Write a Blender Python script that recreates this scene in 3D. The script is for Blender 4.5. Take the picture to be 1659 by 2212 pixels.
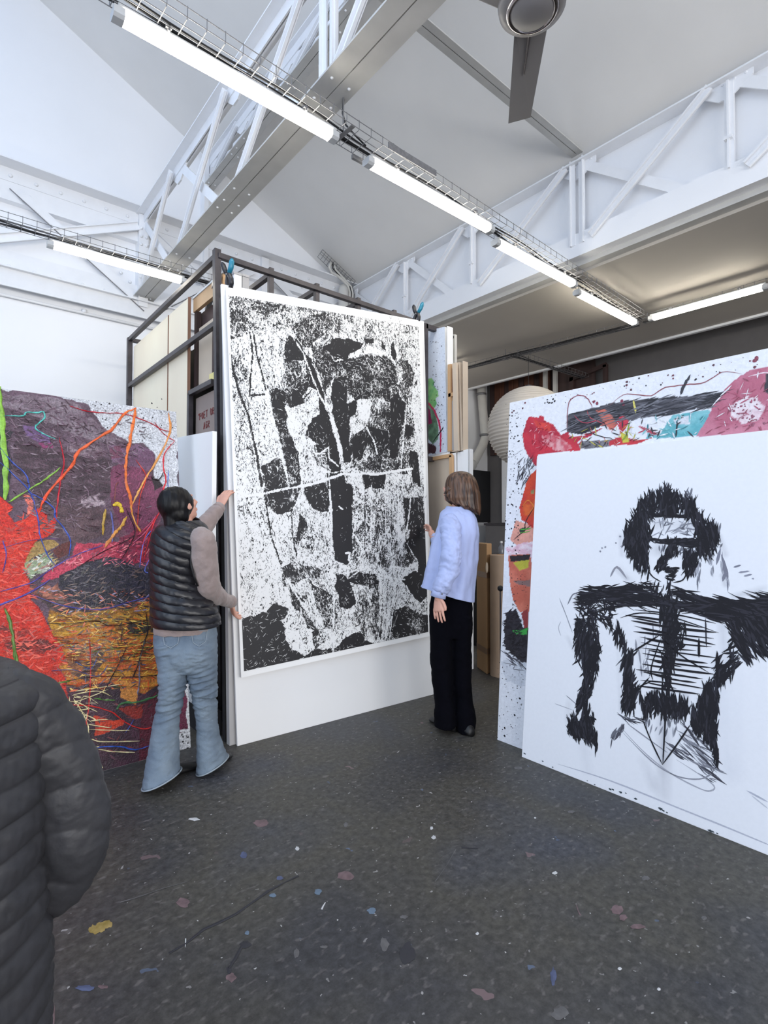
import bpy, math, random
import numpy as np
from mathutils import Vector, Matrix

random.seed(7); np.random.seed(7)
for _o in list(bpy.data.objects): bpy.data.objects.remove(_o)
scene = bpy.context.scene
COL = scene.collection

# ------------------------------------------------------------------ camera
CAM_H, FPX, YAW, PITCH, ROLL = 1.38, 1150.4, 50.077, 1.297, 0.074
_y, _p, _r = [math.radians(a) for a in (YAW, PITCH, ROLL)]
FW = np.array([math.cos(_y)*math.cos(_p), math.sin(_y)*math.cos(_p), math.sin(_p)])
_rt = np.array([math.sin(_y), -math.cos(_y), 0.0]); _up = np.cross(_rt, FW)
RT = math.cos(_r)*_rt + math.sin(_r)*_up
UP = -math.sin(_r)*_rt + math.cos(_r)*_up
EYE = np.array([0.0, 0.0, CAM_H])
cam = bpy.data.cameras.new('camera'); cam_ob = bpy.data.objects.new('camera', cam)
COL.objects.link(cam_ob); scene.camera = cam_ob
cam.sensor_fit = 'VERTICAL'; cam.sensor_height = 36.0; cam.lens = 36.0*FPX/2212.0
cam.clip_start = 0.02; cam.clip_end = 200
cam_ob.matrix_world = Matrix(((RT[0], UP[0], -FW[0], 0), (RT[1], UP[1], -FW[1], 0), (RT[2], UP[2], -FW[2], CAM_H), (0, 0, 0, 1)))

# ------------------------------------------------------------------ world, daylight, exposure
world = bpy.data.worlds.new('overcast sky'); scene.world = world; world.use_nodes = True
_bg = world.node_tree.nodes['Background']; _bg.inputs[0].default_value = (0.50, 0.69, 1.0, 1); _bg.inputs[1].default_value = 0.95
scene.view_settings.view_transform = 'Standard'; scene.view_settings.look = 'None'
scene.view_settings.gamma = 1.0; scene.view_settings.use_curve_mapping = False
scene.view_settings.exposure = 0.12

def area(name, loc, direction, sx, sy, power, color):
    d = bpy.data.lights.new(name, 'AREA'); d.shape = 'RECTANGLE'; d.size = sx; d.size_y = sy; d.energy = power; d.color = color
    o = bpy.data.objects.new(name, d); COL.objects.link(o); o.location = loc
    o.rotation_euler = Vector(direction).to_track_quat('-Z', 'Y').to_euler(); return o
# daylight through the roof glazing (left slope of the roof) and through the tall window wall behind the camera
area('skylight_daylight', (-2.3, 1.5, 6.0), (0.55, 0.05, -1.0), 4.2, 8.5, 75, (0.62, 0.78, 1.0))
area('window_daylight', (-4.3, 0.8, 2.9), (1.0, 0.12, -0.02), 3.0, 8.0, 158, (0.90, 0.94, 1.0))
area('added_rear_light', (0.6, -6.2, 2.3), (0.02, 1.0, 0.0), 9.0, 3.0, 500, (1.0, 0.98, 0.96))  # unseen rear window light, added to brighten the boards facing the camera

# ------------------------------------------------------------------ pixel <-> world helpers (true perspective, real depths)
def ray(px, py): return FW + RT*(px-829.5)/FPX - UP*(py-1106)/FPX
def dep(px, py, d): return EYE + ray(px, py)*d                       # point at distance d in front of the lens plane
def on(px, py, ax, val):
    d = ray(px, py); i = 'xyz'.index(ax); return EYE + d*((val-EYE[i])/d[i])
HR = np.array([math.sin(_y), -math.cos(_y), 0.0]); HF = np.array([math.cos(_y), math.sin(_y), 0.0])   # level right / level away
ZZ = np.array([0, 0, 1.0])

# ------------------------------------------------------------------ colour and material helpers
def lin(c):
    if isinstance(c, (tuple, list)) and max(c) > 1.001: c = [v/255.0 for v in c]
    return tuple((v/12.92 if v <= 0.04045 else ((v+0.055)/1.055)**2.4) for v in c[:3])
MATS = {}
def newmat(name):
    m = bpy.data.materials.new(name); m.use_nodes = True; nt = m.node_tree
    b = nt.nodes['Principled BSDF']; MATS[name] = m; return m, nt, b
def N(nt, t, **k):
    n = nt.nodes.new(t)
    for a, v in k.items():
        if a.startswith('i_'): n.inputs[a[2:].replace('_', ' ')].default_value = v
        else: setattr(n, a, v)
    return n
def coords(nt, scale=(1, 1, 1), kind='Object'):
    tc = N(nt, 'ShaderNodeTexCoord'); mp = N(nt, 'ShaderNodeMapping'); nt.links.new(tc.outputs[kind], mp.inputs[0])
    mp.inputs['Scale'].default_value = scale; return mp.outputs[0]
def ramp(nt, src, stops):
    r = N(nt, 'ShaderNodeValToRGB'); nt.links.new(src, r.inputs[0]); e = r.color_ramp.elements
    while len(e) < len(stops): e.new(0.5)
    for el, (p, c) in zip(e, stops): el.position = p; el.color = (*c, 1) if len(c) == 3 else c
    return r
def mix(nt, fac, a, b, mode='MIX'):
    m = N(nt, 'ShaderNodeMix', data_type='RGBA', blend_type=mode)
    for s, v in ((0, fac), (6, a), (7, b)):
        if hasattr(v, 'is_output') or isinstance(v, bpy.types.NodeSocket): nt.links.new(v, m.inputs[s])
        elif s == 0: m.inputs[0].default_value = v
        else: m.inputs[s].default_value = (*v, 1)
    return m.outputs[2]
def bump(nt, b, h, strength=0.3, dist=0.01):
    n = N(nt, 'ShaderNodeBump'); n.inputs['Strength'].default_value = strength; n.inputs['Distance'].default_value = dist
    nt.links.new(h, n.inputs['Height']); nt.links.new(n.outputs[0], b.inputs['Normal'])
def mat(name, c, rough=0.6, metal=0.0, var=0.08, scale=6.0, bmp=0.0, bscale=60.0, c2=None, stretch=(1, 1, 1), spec=None, sheen=0):
    m, nt, b = newmat(name); c = lin(c)
    no = N(nt, 'ShaderNodeTexNoise'); no.inputs['Scale'].default_value = scale; no.inputs['Detail'].default_value = 4
    nt.links.new(coords(nt, stretch), no.inputs['Vector'])
    lo = tuple(v*(1-var) for v in c); hi = tuple(min(1, v*(1+var)) for v in c) if c2 is None else lin(c2)
    r = ramp(nt, no.outputs[0], [(0.3, lo), (0.7, hi)]); nt.links.new(r.outputs[0], b.inputs['Base Color'])
    b.inputs['Roughness'].default_value = rough; b.inputs['Metallic'].default_value = metal
    if spec is not None: b.inputs['Specular IOR Level'].default_value = spec
    if sheen: b.inputs['Sheen Weight'].default_value = sheen
    if bmp:
        n2 = N(nt, 'ShaderNodeTexNoise'); n2.inputs['Scale'].default_value = bscale; n2.inputs['Detail'].default_value = 3
        nt.links.new(coords(nt, stretch), n2.inputs['Vector']); bump(nt, b, n2.outputs[0], bmp, 0.004)
    return m
def emit(name, c, s):
    m, nt, b = newmat(name); b.inputs['Base Color'].default_value = (0.9, 0.9, 0.9, 1)
    b.inputs['Emission Color'].default_value = (*lin(c), 1); b.inputs['Emission Strength'].default_value = s; return m

# ------------------------------------------------------------------ mesh builder
class MB:
    def __init__(s): s.v = []; s.f = []; s.c = None
    def add(s, vs, fs, col=None):
        k = len(s.v); s.v += [tuple(map(float, p)) for p in vs]; s.f += [tuple(i+k for i in f) for f in fs]
        if col is not None:
            if s.c is None: s.c = []
            if isinstance(col[0], (int, float, np.floating)): s.c += [tuple(col)]*len(vs)
            else: s.c += list(col)
        return s
    def box(s, a, b):                       # axis aligned, two opposite corners
        x0, y0, z0 = [min(p, q) for p, q in zip(a, b)]; x1, y1, z1 = [max(p, q) for p, q in zip(a, b)]
        return s.add([(x0,y0,z0),(x1,y0,z0),(x1,y1,z0),(x0,y1,z0),(x0,y0,z1),(x1,y0,z1),(x1,y1,z1),(x0,y1,z1)],
                     [(0,3,2,1),(4,5,6,7),(0,1,5,4),(1,2,6,5),(2,3,7,6),(3,0,4,7)])
    def slab(s, q, off):                    # quad q (4 points) extruded by vector off
        q = [np.array(p, float) for p in q]; w = [p+np.array(off, float) for p in q]
        return s.add(q+w, [(0,1,2,3),(7,6,5,4),(0,4,5,1),(1,5,6,2),(2,6,7,3),(3,7,4,0)])
    def bar(s, p, q, w, h, up=(0, 0, 1), off=(0, 0)):    # rectangular bar from p to q; w along side, h along up
        p = np.array(p, float); q = np.array(q, float); d = (q-p)/np.linalg.norm(q-p); up = np.array(up, float)
        sd = np.cross(d, up); sd /= np.linalg.norm(sd); u = np.cross(sd, d)
        p = p+sd*off[0]+u*off[1]; q = q+sd*off[0]+u*off[1]
        c = [(-w/2, -h/2), (w/2, -h/2), (w/2, h/2), (-w/2, h/2)]
        return s.add([p+sd*a+u*b for a, b in c]+[q+sd*a+u*b for a, b in c],
                     [(0,3,2,1),(4,5,6,7),(0,1,5,4),(1,2,6,5),(2,3,7,6),(3,0,4,7)])
    def angle(s, p, q, w, t, up=(0, 0, 1), flip=1):      # L profile: a flat leg and an upright leg
        s.bar(p, q, w, t, up); s.bar(p, q, t, w, up, off=(flip*(w/2-t/2), w/2)); return s
    def channel(s, p, q, w, t, up, lip=0.03):            # U profile
        s.bar(p, q, w, t, up); s.bar(p, q, t, lip, up, off=(w/2-t/2, lip/2)); s.bar(p, q, t, lip, up, off=(-w/2+t/2, lip/2)); return s
    def tube(s, pts, r, n=10, cap=True, flat=None):      # round tube along a path; r one number or one per point
        P = [np.array(p, float) for p in pts]; m = len(P); R = [r]*m if isinstance(r, (int, float)) else list(r)
        T = [P[min(i+1, m-1)]-P[max(i-1, 0)] for i in range(m)]; T = [t/max(np.linalg.norm(t), 1e-9) for t in T]
        a = np.cross(T[0], (0, 0, 1.0)); a = np.cross(T[0], (1.0, 0, 0)) if np.linalg.norm(a) < 1e-3 else a; a /= np.linalg.norm(a)
        vs = []
        for i in range(m):
            a = a-T[i]*np.dot(a, T[i]); a /= np.linalg.norm(a); b = np.cross(T[i], a)
            fl = (1, 1)
            if flat is not None:                         # flat = (normal, ratio): squash along a normal
                nn = np.array(flat[0], float); nn = nn-T[i]*np.dot(nn, T[i]); nn /= np.linalg.norm(nn); a = np.cross(nn, T[i]); b = nn; fl = (1, flat[1])
            for k in range(n):
                th = 2*math.pi*k/n; vs.append(P[i]+R[i]*(a*math.cos(th)*fl[0]+b*math.sin(th)*fl[1]))
        fs = [(i*n+k, i*n+(k+1) % n, (i+1)*n+(k+1) % n, (i+1)*n+k) for i in range(m-1) for k in range(n)]
        if cap: fs += [tuple(reversed(range(n))), tuple(range((m-1)*n, m*n))]
        return s.add(vs, fs)
    def ell(s, c, r, axes=None, n=20, m=12):             # ellipsoid, axes = 3 unit vectors
        A = np.eye(3) if axes is None else np.array(axes, float); c = np.array(c, float); vs = [c+A[2]*r[2]]
        for i in range(1, m):
            ph = math.pi*i/m
            for k in range(n):
                th = 2*math.pi*k/n; vs.append(c+A[0]*r[0]*math.sin(ph)*math.cos(th)+A[1]*r[1]*math.sin(ph)*math.sin(th)+A[2]*r[2]*math.cos(ph))
        vs.append(c-A[2]*r[2]); L = len(vs)-1
        fs = [(0, 1+k, 1+(k+1) % n) for k in range(n)]+[(L, L-n+(k+1) % n, L-n+k) for k in range(n)]
        fs += [(1+i*n+k, 1+(i+1)*n+k, 1+(i+1)*n+(k+1) % n, 1+i*n+(k+1) % n) for i in range(m-2) for k in range(n)]
        return s.add(vs, fs)
    def rings(s, R, closed=True, cap=True):              # list of equally long point rings
        n = len(R[0]); vs = [p for r in R for p in r]; m = len(R)
        fs = [(i*n+k, i*n+(k+1) % n, (i+1)*n+(k+1) % n, (i+1)*n+k) for i in range(m-1) for k in range(n if closed else n-1)]
        if cap: fs += [tuple(reversed(range(n))), tuple(range((m-1)*n, m*n))]
        return s.add(vs, fs)
    def lathe(s, c, prof, n=24, ax=None):                # profile (radius, height) about z (or given axes)
        A = np.eye(3) if ax is None else np.array(ax, float); c = np.array(c, float)
        return s.rings([[c+A[0]*r*math.cos(2*math.pi*k/n)+A[1]*r*math.sin(2*math.pi*k/n)+A[2]*h for k in range(n)] for r, h in prof])
    def mesh(s, name, smooth=False):
        me = bpy.data.meshes.new(name); me.from_pydata(s.v, [], s.f); me.update()
        if smooth: me.polygons.foreach_set('use_smooth', [True]*len(me.polygons))
        if s.c is not None:
            at = me.color_attributes.new('Col', 'FLOAT_COLOR', 'POINT')
            at.data.foreach_set('color', np.array([(c[0], c[1], c[2], c[3] if len(c) > 3 else 1) for c in s.c], dtype=np.float32).ravel())
        return me
    def build(s, name, m, parent=None, smooth=False, bevel=0, kind=None):
        return link(name, s.mesh(name, smooth), m, parent, bevel, kind)
def link(name, me, m, parent=None, bevel=0, kind=None):
    o = bpy.data.objects.new(name, me); COL.objects.link(o)
    if m is not None: me.materials.append(MATS[m] if isinstance(m, str) else m)
    if parent is not None: o.parent = parent; o.matrix_parent_inverse = Matrix.Translation(-parent.location)
    if bevel:
        b = o.modifiers.new('bevel', 'BEVEL'); b.width = bevel; b.segments = 2; b.limit_method = 'ANGLE'
    if kind: o['kind'] = kind
    return o
def remesh(mb, voxel, smooth=3, factor=0.5, name='t'):
    me = mb.mesh(name); o = bpy.data.objects.new('tmp', me); COL.objects.link(o)
    r = o.modifiers.new('r', 'REMESH'); r.mode = 'VOXEL'; r.voxel_size = voxel
    if smooth: q = o.modifiers.new('s', 'SMOOTH'); q.iterations = smooth; q.factor = factor
    dg = bpy.context.evaluated_depsgraph_get(); ev = o.evaluated_get(dg)
    out = bpy.data.meshes.new_from_object(ev); out.name = name
    bpy.data.objects.remove(o); out.polygons.foreach_set('use_smooth', [True]*len(out.polygons)); return out
def thing(name, label, cat, loc=(0, 0, 0), group=None, kind=None):
    o = bpy.data.objects.new(name, None); COL.objects.link(o); o.location = tuple(float(v) for v in loc); o.empty_display_size = 0.1
    if kind: o['kind'] = kind
    else: o['label'] = label; o['category'] = cat
    if group: o['group'] = group
    return o
def tag(o, label, cat, group=None):
    o['label'] = label; o['category'] = cat
    if group: o['group'] = group
    return o
def struct(o): o['kind'] = 'structure'; return o
def lab(o, t): o['label'] = t; return o
# ================================================================== materials
mat('wall_white', (243, 244, 247), 0.75, var=0.02, scale=1.2, bmp=0.06, bscale=25)
mat('ceiling_white', (232, 230, 227), 0.85, var=0.03, scale=1.5, bmp=0.05, bscale=30)
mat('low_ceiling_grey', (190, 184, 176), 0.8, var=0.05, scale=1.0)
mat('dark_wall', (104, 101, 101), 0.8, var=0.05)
mat('steel_white', (240, 241, 244), 0.42, var=0.02, scale=9)
mat('steel_grey_paint', (196, 195, 192), 0.5, var=0.05, scale=8)
mat('black_steel', (66, 62, 66), 0.42, metal=0.3, var=0.25, scale=14)
mat('galvanised', (128, 128, 131), 0.5, metal=0.5, var=0.15, scale=40)
mat('black_rubber', (22, 22, 25), 0.55)
mat('lamp_body', (196, 198, 200), 0.4)
emit('lamp_diffuser', (255, 248, 232), 21.0)
mat('fan_metal', (132, 130, 132), 0.42, metal=0.15, var=0.04)
mat('fan_chrome', (190, 184, 184), 0.15, metal=1.0, var=0.03)
mat('plywood', (254, 238, 212), 0.6, var=0.07, scale=1.5, stretch=(1, 1, 0.35))
mat('plywood_edge', (140, 104, 84), 0.7, var=0.2, scale=20, stretch=(1, 1, 0.1))
mat('dark_wood', (62, 44, 42), 0.6, var=0.3, scale=9, stretch=(1, 1, 0.15))
mat('rust_wood', (96, 58, 42), 0.7, var=0.35, scale=7, stretch=(3, 3, 0.15))
mat('card_brown', (158, 142, 134), 0.8, var=0.06, scale=3)
mat('canvas_back', (205, 188, 168), 0.8, var=0.06, scale=4, bmp=0.1, bscale=300)
mat('stretcher_wood', (205, 165, 122), 0.55, var=0.12, scale=5, stretch=(1, 1, 0.3))
mat('board_white', (240, 240, 240), 0.5, var=0.02, scale=1.5)
mat('board_grey', (170, 168, 168), 0.6, var=0.05, scale=3)
mat('paper_white', (247, 247, 246), 0.6, var=0.01)
mat('cardboard', (186, 148, 108), 0.75, var=0.08, scale=4, bmp=0.1, bscale=80, stretch=(1, 1, 0.3))
mat('kraft_paper', (176, 152, 130), 0.65, var=0.05, scale=10)
mat('tape_brown', (150, 116, 86), 0.3)
mat('void_black', (24, 24, 28), 0.6, var=0.2)
mat('lantern_paper', (214, 206, 196), 0.8, var=0.03)
mat('pipe_white', (205, 203, 198), 0.5, var=0.05)
mat('clamp_teal', (30, 122, 150), 0.35)
mat('clamp_black', (34, 33, 40), 0.4, var=0.2)
mat('pencil_red', (125, 60, 58), 0.8)
mat('foam_yellow', (236, 222, 150), 0.8)

# floor: dark worn paint with scattered specks
def floor_material():
    m, nt, b = newmat('floor_paint'); v = coords(nt)
    n1 = N(nt, 'ShaderNodeTexNoise'); n1.inputs['Scale'].default_value = 1.1; n1.inputs['Detail'].default_value = 5; nt.links.new(v, n1.inputs[0])
    n2 = N(nt, 'ShaderNodeTexNoise'); n2.inputs['Scale'].default_value = 34; n2.inputs['Detail'].default_value = 6; n2.inputs['Roughness'].default_value = 0.7; nt.links.new(v, n2.inputs[0])
    base = ramp(nt, n1.outputs[0], [(0.35, lin((68, 68, 71))), (0.52, lin((84, 81, 74))), (0.72, lin((78, 80, 88)))]).outputs[0]
    fine = ramp(nt, n2.outputs[0], [(0.34, lin((120, 120, 124))), (0.5, lin((206, 206, 206))), (0.62, lin((255, 255, 255)))]).outputs[0]
    c = mix(nt, 0.65, base, fine, 'MULTIPLY')
    nb = N(nt, 'ShaderNodeTexNoise'); nb.inputs['Scale'].default_value = 24; nb.inputs['Detail'].default_value = 2; nt.links.new(coords(nt, (1, 1.7, 1)), nb.inputs[0])
    c = mix(nt, ramp(nt, nb.outputs[0], [(0.60, (0, 0, 0)), (0.72, (0.38, 0.38, 0.38))]).outputs[0], c, lin((128, 122, 120)))
    # the pale specks: cells of two sizes, only some of them filled
    for sc, th, rad, colr in ((21, 0.86, 0.13, (165, 162, 160)), (48, 0.88, 0.15, (190, 188, 186)), (9, 0.90, 0.15, (120, 100, 102)), (12, 0.93, 0.12, (90, 104, 128))):
        vo = N(nt, 'ShaderNodeTexVoronoi'); vo.inputs['Scale'].default_value = sc
        wp = N(nt, 'ShaderNodeTexNoise'); wp.inputs['Scale'].default_value = sc*1.3; nt.links.new(v, wp.inputs[0])
        mv = N(nt, 'ShaderNodeVectorMath', operation='MULTIPLY_ADD'); nt.links.new(wp.outputs[1], mv.inputs[0]); mv.inputs[1].default_value = (1.2/sc,)*3; nt.links.new(v, mv.inputs[2])
        nt.links.new(mv.outputs[0], vo.inputs['Vector'])
        g = N(nt, 'ShaderNodeMath', operation='GREATER_THAN'); sp = N(nt, 'ShaderNodeSeparateColor'); nt.links.new(vo.outputs['Color'], sp.inputs[0]); nt.links.new(sp.outputs[0], g.inputs[0]); g.inputs[1].default_value = th
        l = N(nt, 'ShaderNodeMath', operation='LESS_THAN'); nt.links.new(vo.outputs['Distance'], l.inputs[0]); l.inputs[1].default_value = rad
        k = N(nt, 'ShaderNodeMath', operation='MULTIPLY'); nt.links.new(g.outputs[0], k.inputs[0]); nt.links.new(l.outputs[0], k.inputs[1])
        k2 = N(nt, 'ShaderNodeMath', operation='MULTIPLY'); nt.links.new(k.outputs[0], k2.inputs[0]); nt.links.new(sp.outputs[1], k2.inputs[1])
        c = mix(nt, k2.outputs[0], c, lin(colr))
    nt.links.new(c, b.inputs['Base Color'])
    rr = ramp(nt, n1.outputs[0], [(0.3, (0.42,)*3), (0.7, (0.62,)*3)]); nt.links.new(rr.outputs[0], b.inputs['Roughness'])
    b.inputs['Specular IOR Level'].default_value = 0.35
    bump(nt, b, n2.outputs[0], 0.25, 0.004)
floor_material()

# ================================================================== the room shell
YW, X2, ZB, ZT = 6.9, 5.0, 4.11, 5.142         # back-left wall, line of the right truss, chord heights
SL = 0.4864                                    # roof slope, rising away from the right truss
RX = 0.3; RZ = ZT+SL*(X2-RX)                   # ridge
XL, YF = -5.0, -6.5                            # window side and rear wall
XE, YE = 8.5, YW
def S(mb, name, m): return struct(mb.build(name, m))
fl = S(MB().box((XL-.2, YF-.2, -0.12), (XE+.2, YW+.2, 0)), 'floor', 'floor_paint')
wl = S(MB().slab([(XL-.2, YW, 0), (XE+.2, YW, 0), (XE+.2, YW, 9.2), (XL-.2, YW, 9.2)], (0, 0.2, 0)), 'wall_left', 'wall_white')
S(MB().slab([(XL-.2, YF, 0), (XE+.2, YF, 0), (XE+.2, YF, 9.2), (XL-.2, YF, 9.2)], (0, -0.2, 0)), 'wall_rear', 'wall_white')
# window side: low wall, piers, open glazing between
wm = MB().box((XL-.2, YF, 0), (XL, YW, 0.9)).box((XL-.2, YF, 4.9), (XL, YW, 5.3))
for y0 in (YF, -3.2, 0.2, 3.6, 6.4): wm.box((XL-.2, y0, 0.9), (XL, y0+0.5, 4.9))
S(wm, 'wall_window_side', 'wall_white')
# roof: white sloping ceiling from ridge down to the right truss
S(MB().slab([(RX, YF, RZ), (X2+.12, YF, ZT-SL*.12), (X2+.12, YW, ZT-SL*.12), (RX, YW, RZ)], (0, 0, 0.2)), 'ceiling', 'ceiling_white')
SL2 = (RZ-5.2)/(RX-XL)
gl = MB()
for y0 in np.arange(YF, YW+.01, 1.34): gl.bar((XL, y0, 5.2), (RX, y0, RZ), 0.07, 0.12)
for t in (0.0, .33, .66, 1.0): gl.bar((XL+(RX-XL)*t, YF, 5.2+(RZ-5.2)*t), (XL+(RX-XL)*t, YW, 5.2+(RZ-5.2)*t), 0.08, 0.12)
S(gl, 'window_1', 'steel_white')
gm = MB()
for x0 in np.arange(-3.9, 5.2, 1.5): gm.box((x0-.03, YF, .8), (x0+.03, YF+.05, 3.8))
for z0 in (.8, 1.8, 2.8, 3.8): gm.box((-3.9, YF, z0-.03), (5.1, YF+.05, z0+.03))
S(gm, 'added_rear_bars', 'black_steel')  # unseen window bars on the solid rear wall, added to go with the rear light
# wall above the right truss' bottom chord, carried by the beam
S(MB().box((X2+.06, YF, ZB+.04), (X2+.2, YW, ZT)), 'wall_right', 'wall_white')
S(MB().box((X2-.05, YF, ZB), (X2+.06, YW, ZB+.235)), 'trim_1', 'wall_white')
S(MB().box((X2+.06, YF, ZB-.05), (X2+.16, YW, ZB+.04)), 'trim_2', 'steel_grey_paint')
# low ceiling of the annexe beyond the truss
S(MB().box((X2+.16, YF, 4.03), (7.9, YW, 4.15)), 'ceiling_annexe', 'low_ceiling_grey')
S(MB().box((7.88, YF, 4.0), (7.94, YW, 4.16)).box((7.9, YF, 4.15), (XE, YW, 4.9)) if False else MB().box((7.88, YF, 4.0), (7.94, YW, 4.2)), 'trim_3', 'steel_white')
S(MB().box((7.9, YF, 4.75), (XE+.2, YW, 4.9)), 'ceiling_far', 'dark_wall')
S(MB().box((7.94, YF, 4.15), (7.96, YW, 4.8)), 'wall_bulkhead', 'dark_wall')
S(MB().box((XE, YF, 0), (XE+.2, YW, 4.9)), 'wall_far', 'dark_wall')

# stains on the floor, thin layers of dried paint
mat('stain_yellow', (150, 128, 56), 0.6, var=0.3, scale=30, c2=(166, 142, 88))
mat('stain_blue', (78, 86, 116), 0.6, var=0.3, scale=30)
mat('stain_paleblue', (98, 116, 134), 0.6, var=0.2)
mat('stain_pink', (108, 88, 90), 0.6, var=0.3, scale=30)
mat('stain_white', (196, 196, 196), 0.6, var=0.15)
mat('stain_dark', (42, 42, 48), 0.5, var=0.2)
mat('stain_grey', (92, 90, 90), 0.6, var=0.3, scale=30)
def stain(px, py, rx, ry, m, rot=0.0, n=16, jag=0.35):
    c = on(px, py, 'z', 0); a = on(px+rx, py, 'z', 0)-c; b = on(px, py-ry, 'z', 0)-c
    vs = []
    for k in range(n):
        th = 2*math.pi*k/n; rr = 1-jag*random.random(); p = c+a*rr*math.cos(th)+b*rr*math.sin(th); p[2] = 0.0008; vs.append(p)
    mb = MB(); vs.append(c+np.array([0, 0, 0.0022])); mb.add(vs, [(k, (k+1) % n, n) for k in range(n)])
    return mb.build('paint_stain', m, fl)
def scratch(pts, w, m):
    P = [on(x, y, 'z', 0)+np.array([0, 0, .0012]) for x, y in pts]
    mb = MB(); mb.tube(P, [w*(0.35+random.random()*0.8) for _ in P], n=4, flat=((0, 0, 1), 0.12)); return mb.build('paint_drip', m, fl)
for a in ((232, 1997, 12, 10, 'stain_yellow'), (205, 2008, 15, 12, 'stain_yellow'), (218, 2003, 14, 13, 'stain_yellow'), (185, 2135, 24, 8, 'stain_blue'), (222, 2132, 14, 5, 'stain_pink'),
          (526, 1848, 8, 9, 'stain_blue'), (605, 1897, 9, 5, 'stain_blue'), (589, 1934, 9, 5, 'stain_paleblue'), (687, 1927, 9, 7, 'stain_paleblue'), (803, 1968, 11, 8, 'stain_paleblue'), (534, 2016, 6, 6, 'stain_paleblue'),
          (745, 1893, 22, 11, 'stain_pink'), (395, 1950, 16, 14, 'stain_pink'), (500, 2112, 13, 12, 'stain_pink'), (563, 1778, 20, 9, 'stain_pink'), (1332, 1965, 16, 12, 'stain_pink'), (1346, 1982, 10, 8, 'stain_pink'), (1378, 2002, 20, 7, 'stain_pink'),
          (420, 1770, 14, 4, 'stain_white'), (937, 1809, 6, 5, 'stain_white'), (932, 1789, 4, 4, 'stain_white'), (1199, 1886, 7, 4, 'stain_white'), (642, 1833, 5, 5, 'stain_white'), (1339, 2093, 5, 4, 'stain_white'), (1423, 2137, 5, 4, 'stain_white'), (1031, 2017, 4, 4, 'stain_white'), (1120, 1659, 11, 4, 'stain_grey'), (1233, 1754, 9, 4, 'stain_grey'),
          (1156, 1767, 3, 2.5, 'stain_white'), (640, 2060, 7, 12, 'stain_grey'), (747, 1782, 6, 6, 'stain_grey'), (700, 2046, 9, 4, 'stain_grey'), (495, 2096, 7, 9, 'stain_dark'), (530, 2040, 15, 9, 'stain_dark'), (1195, 2110, 8, 22, 'stain_blue'), (1210, 2190, 22, 16, 'stain_grey'), (1395, 1897, 11, 6, 'stain_grey'), (873, 1981, 10, 5, 'stain_grey'), (1521, 1984, 7, 5, 'stain_grey'), (880, 2060, 18, 30, 'stain_dark'), (830, 2040, 12, 16, 'stain_grey'), (115, 2190, 5, 30, 'stain_pink')):
    stain(*a)
scratch([(365, 2060), (400, 2040), (440, 2008), (470, 1995), (510, 1975), (545, 1950), (580, 1925), (612, 1908), (645, 1892)], 0.008, 'stain_dark')
scratch([(495, 2092), (510, 2068), (522, 2045)], 0.005, 'stain_dark')
scratch([(258, 1950), (300, 1938), (350, 1920), (405, 1905)], 0.003, 'stain_grey')
scratch([(695, 1965), (698, 1958), (703, 1950)], 0.003, 'stain_white'); scratch([(400, 2047), (401, 2037), (401, 2028)], 0.002, 'stain_white')
scratch([(940, 1905), (965, 1870), (985, 1835)], 0.0022, 'stain_grey'); scratch([(997, 1831), (1015, 1833), (1033, 1833)], 0.006, 'stain_dark')
scratch([(1245, 1955), (1249, 1968), (1254, 1978)], 0.003, 'stain_pink')

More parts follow.
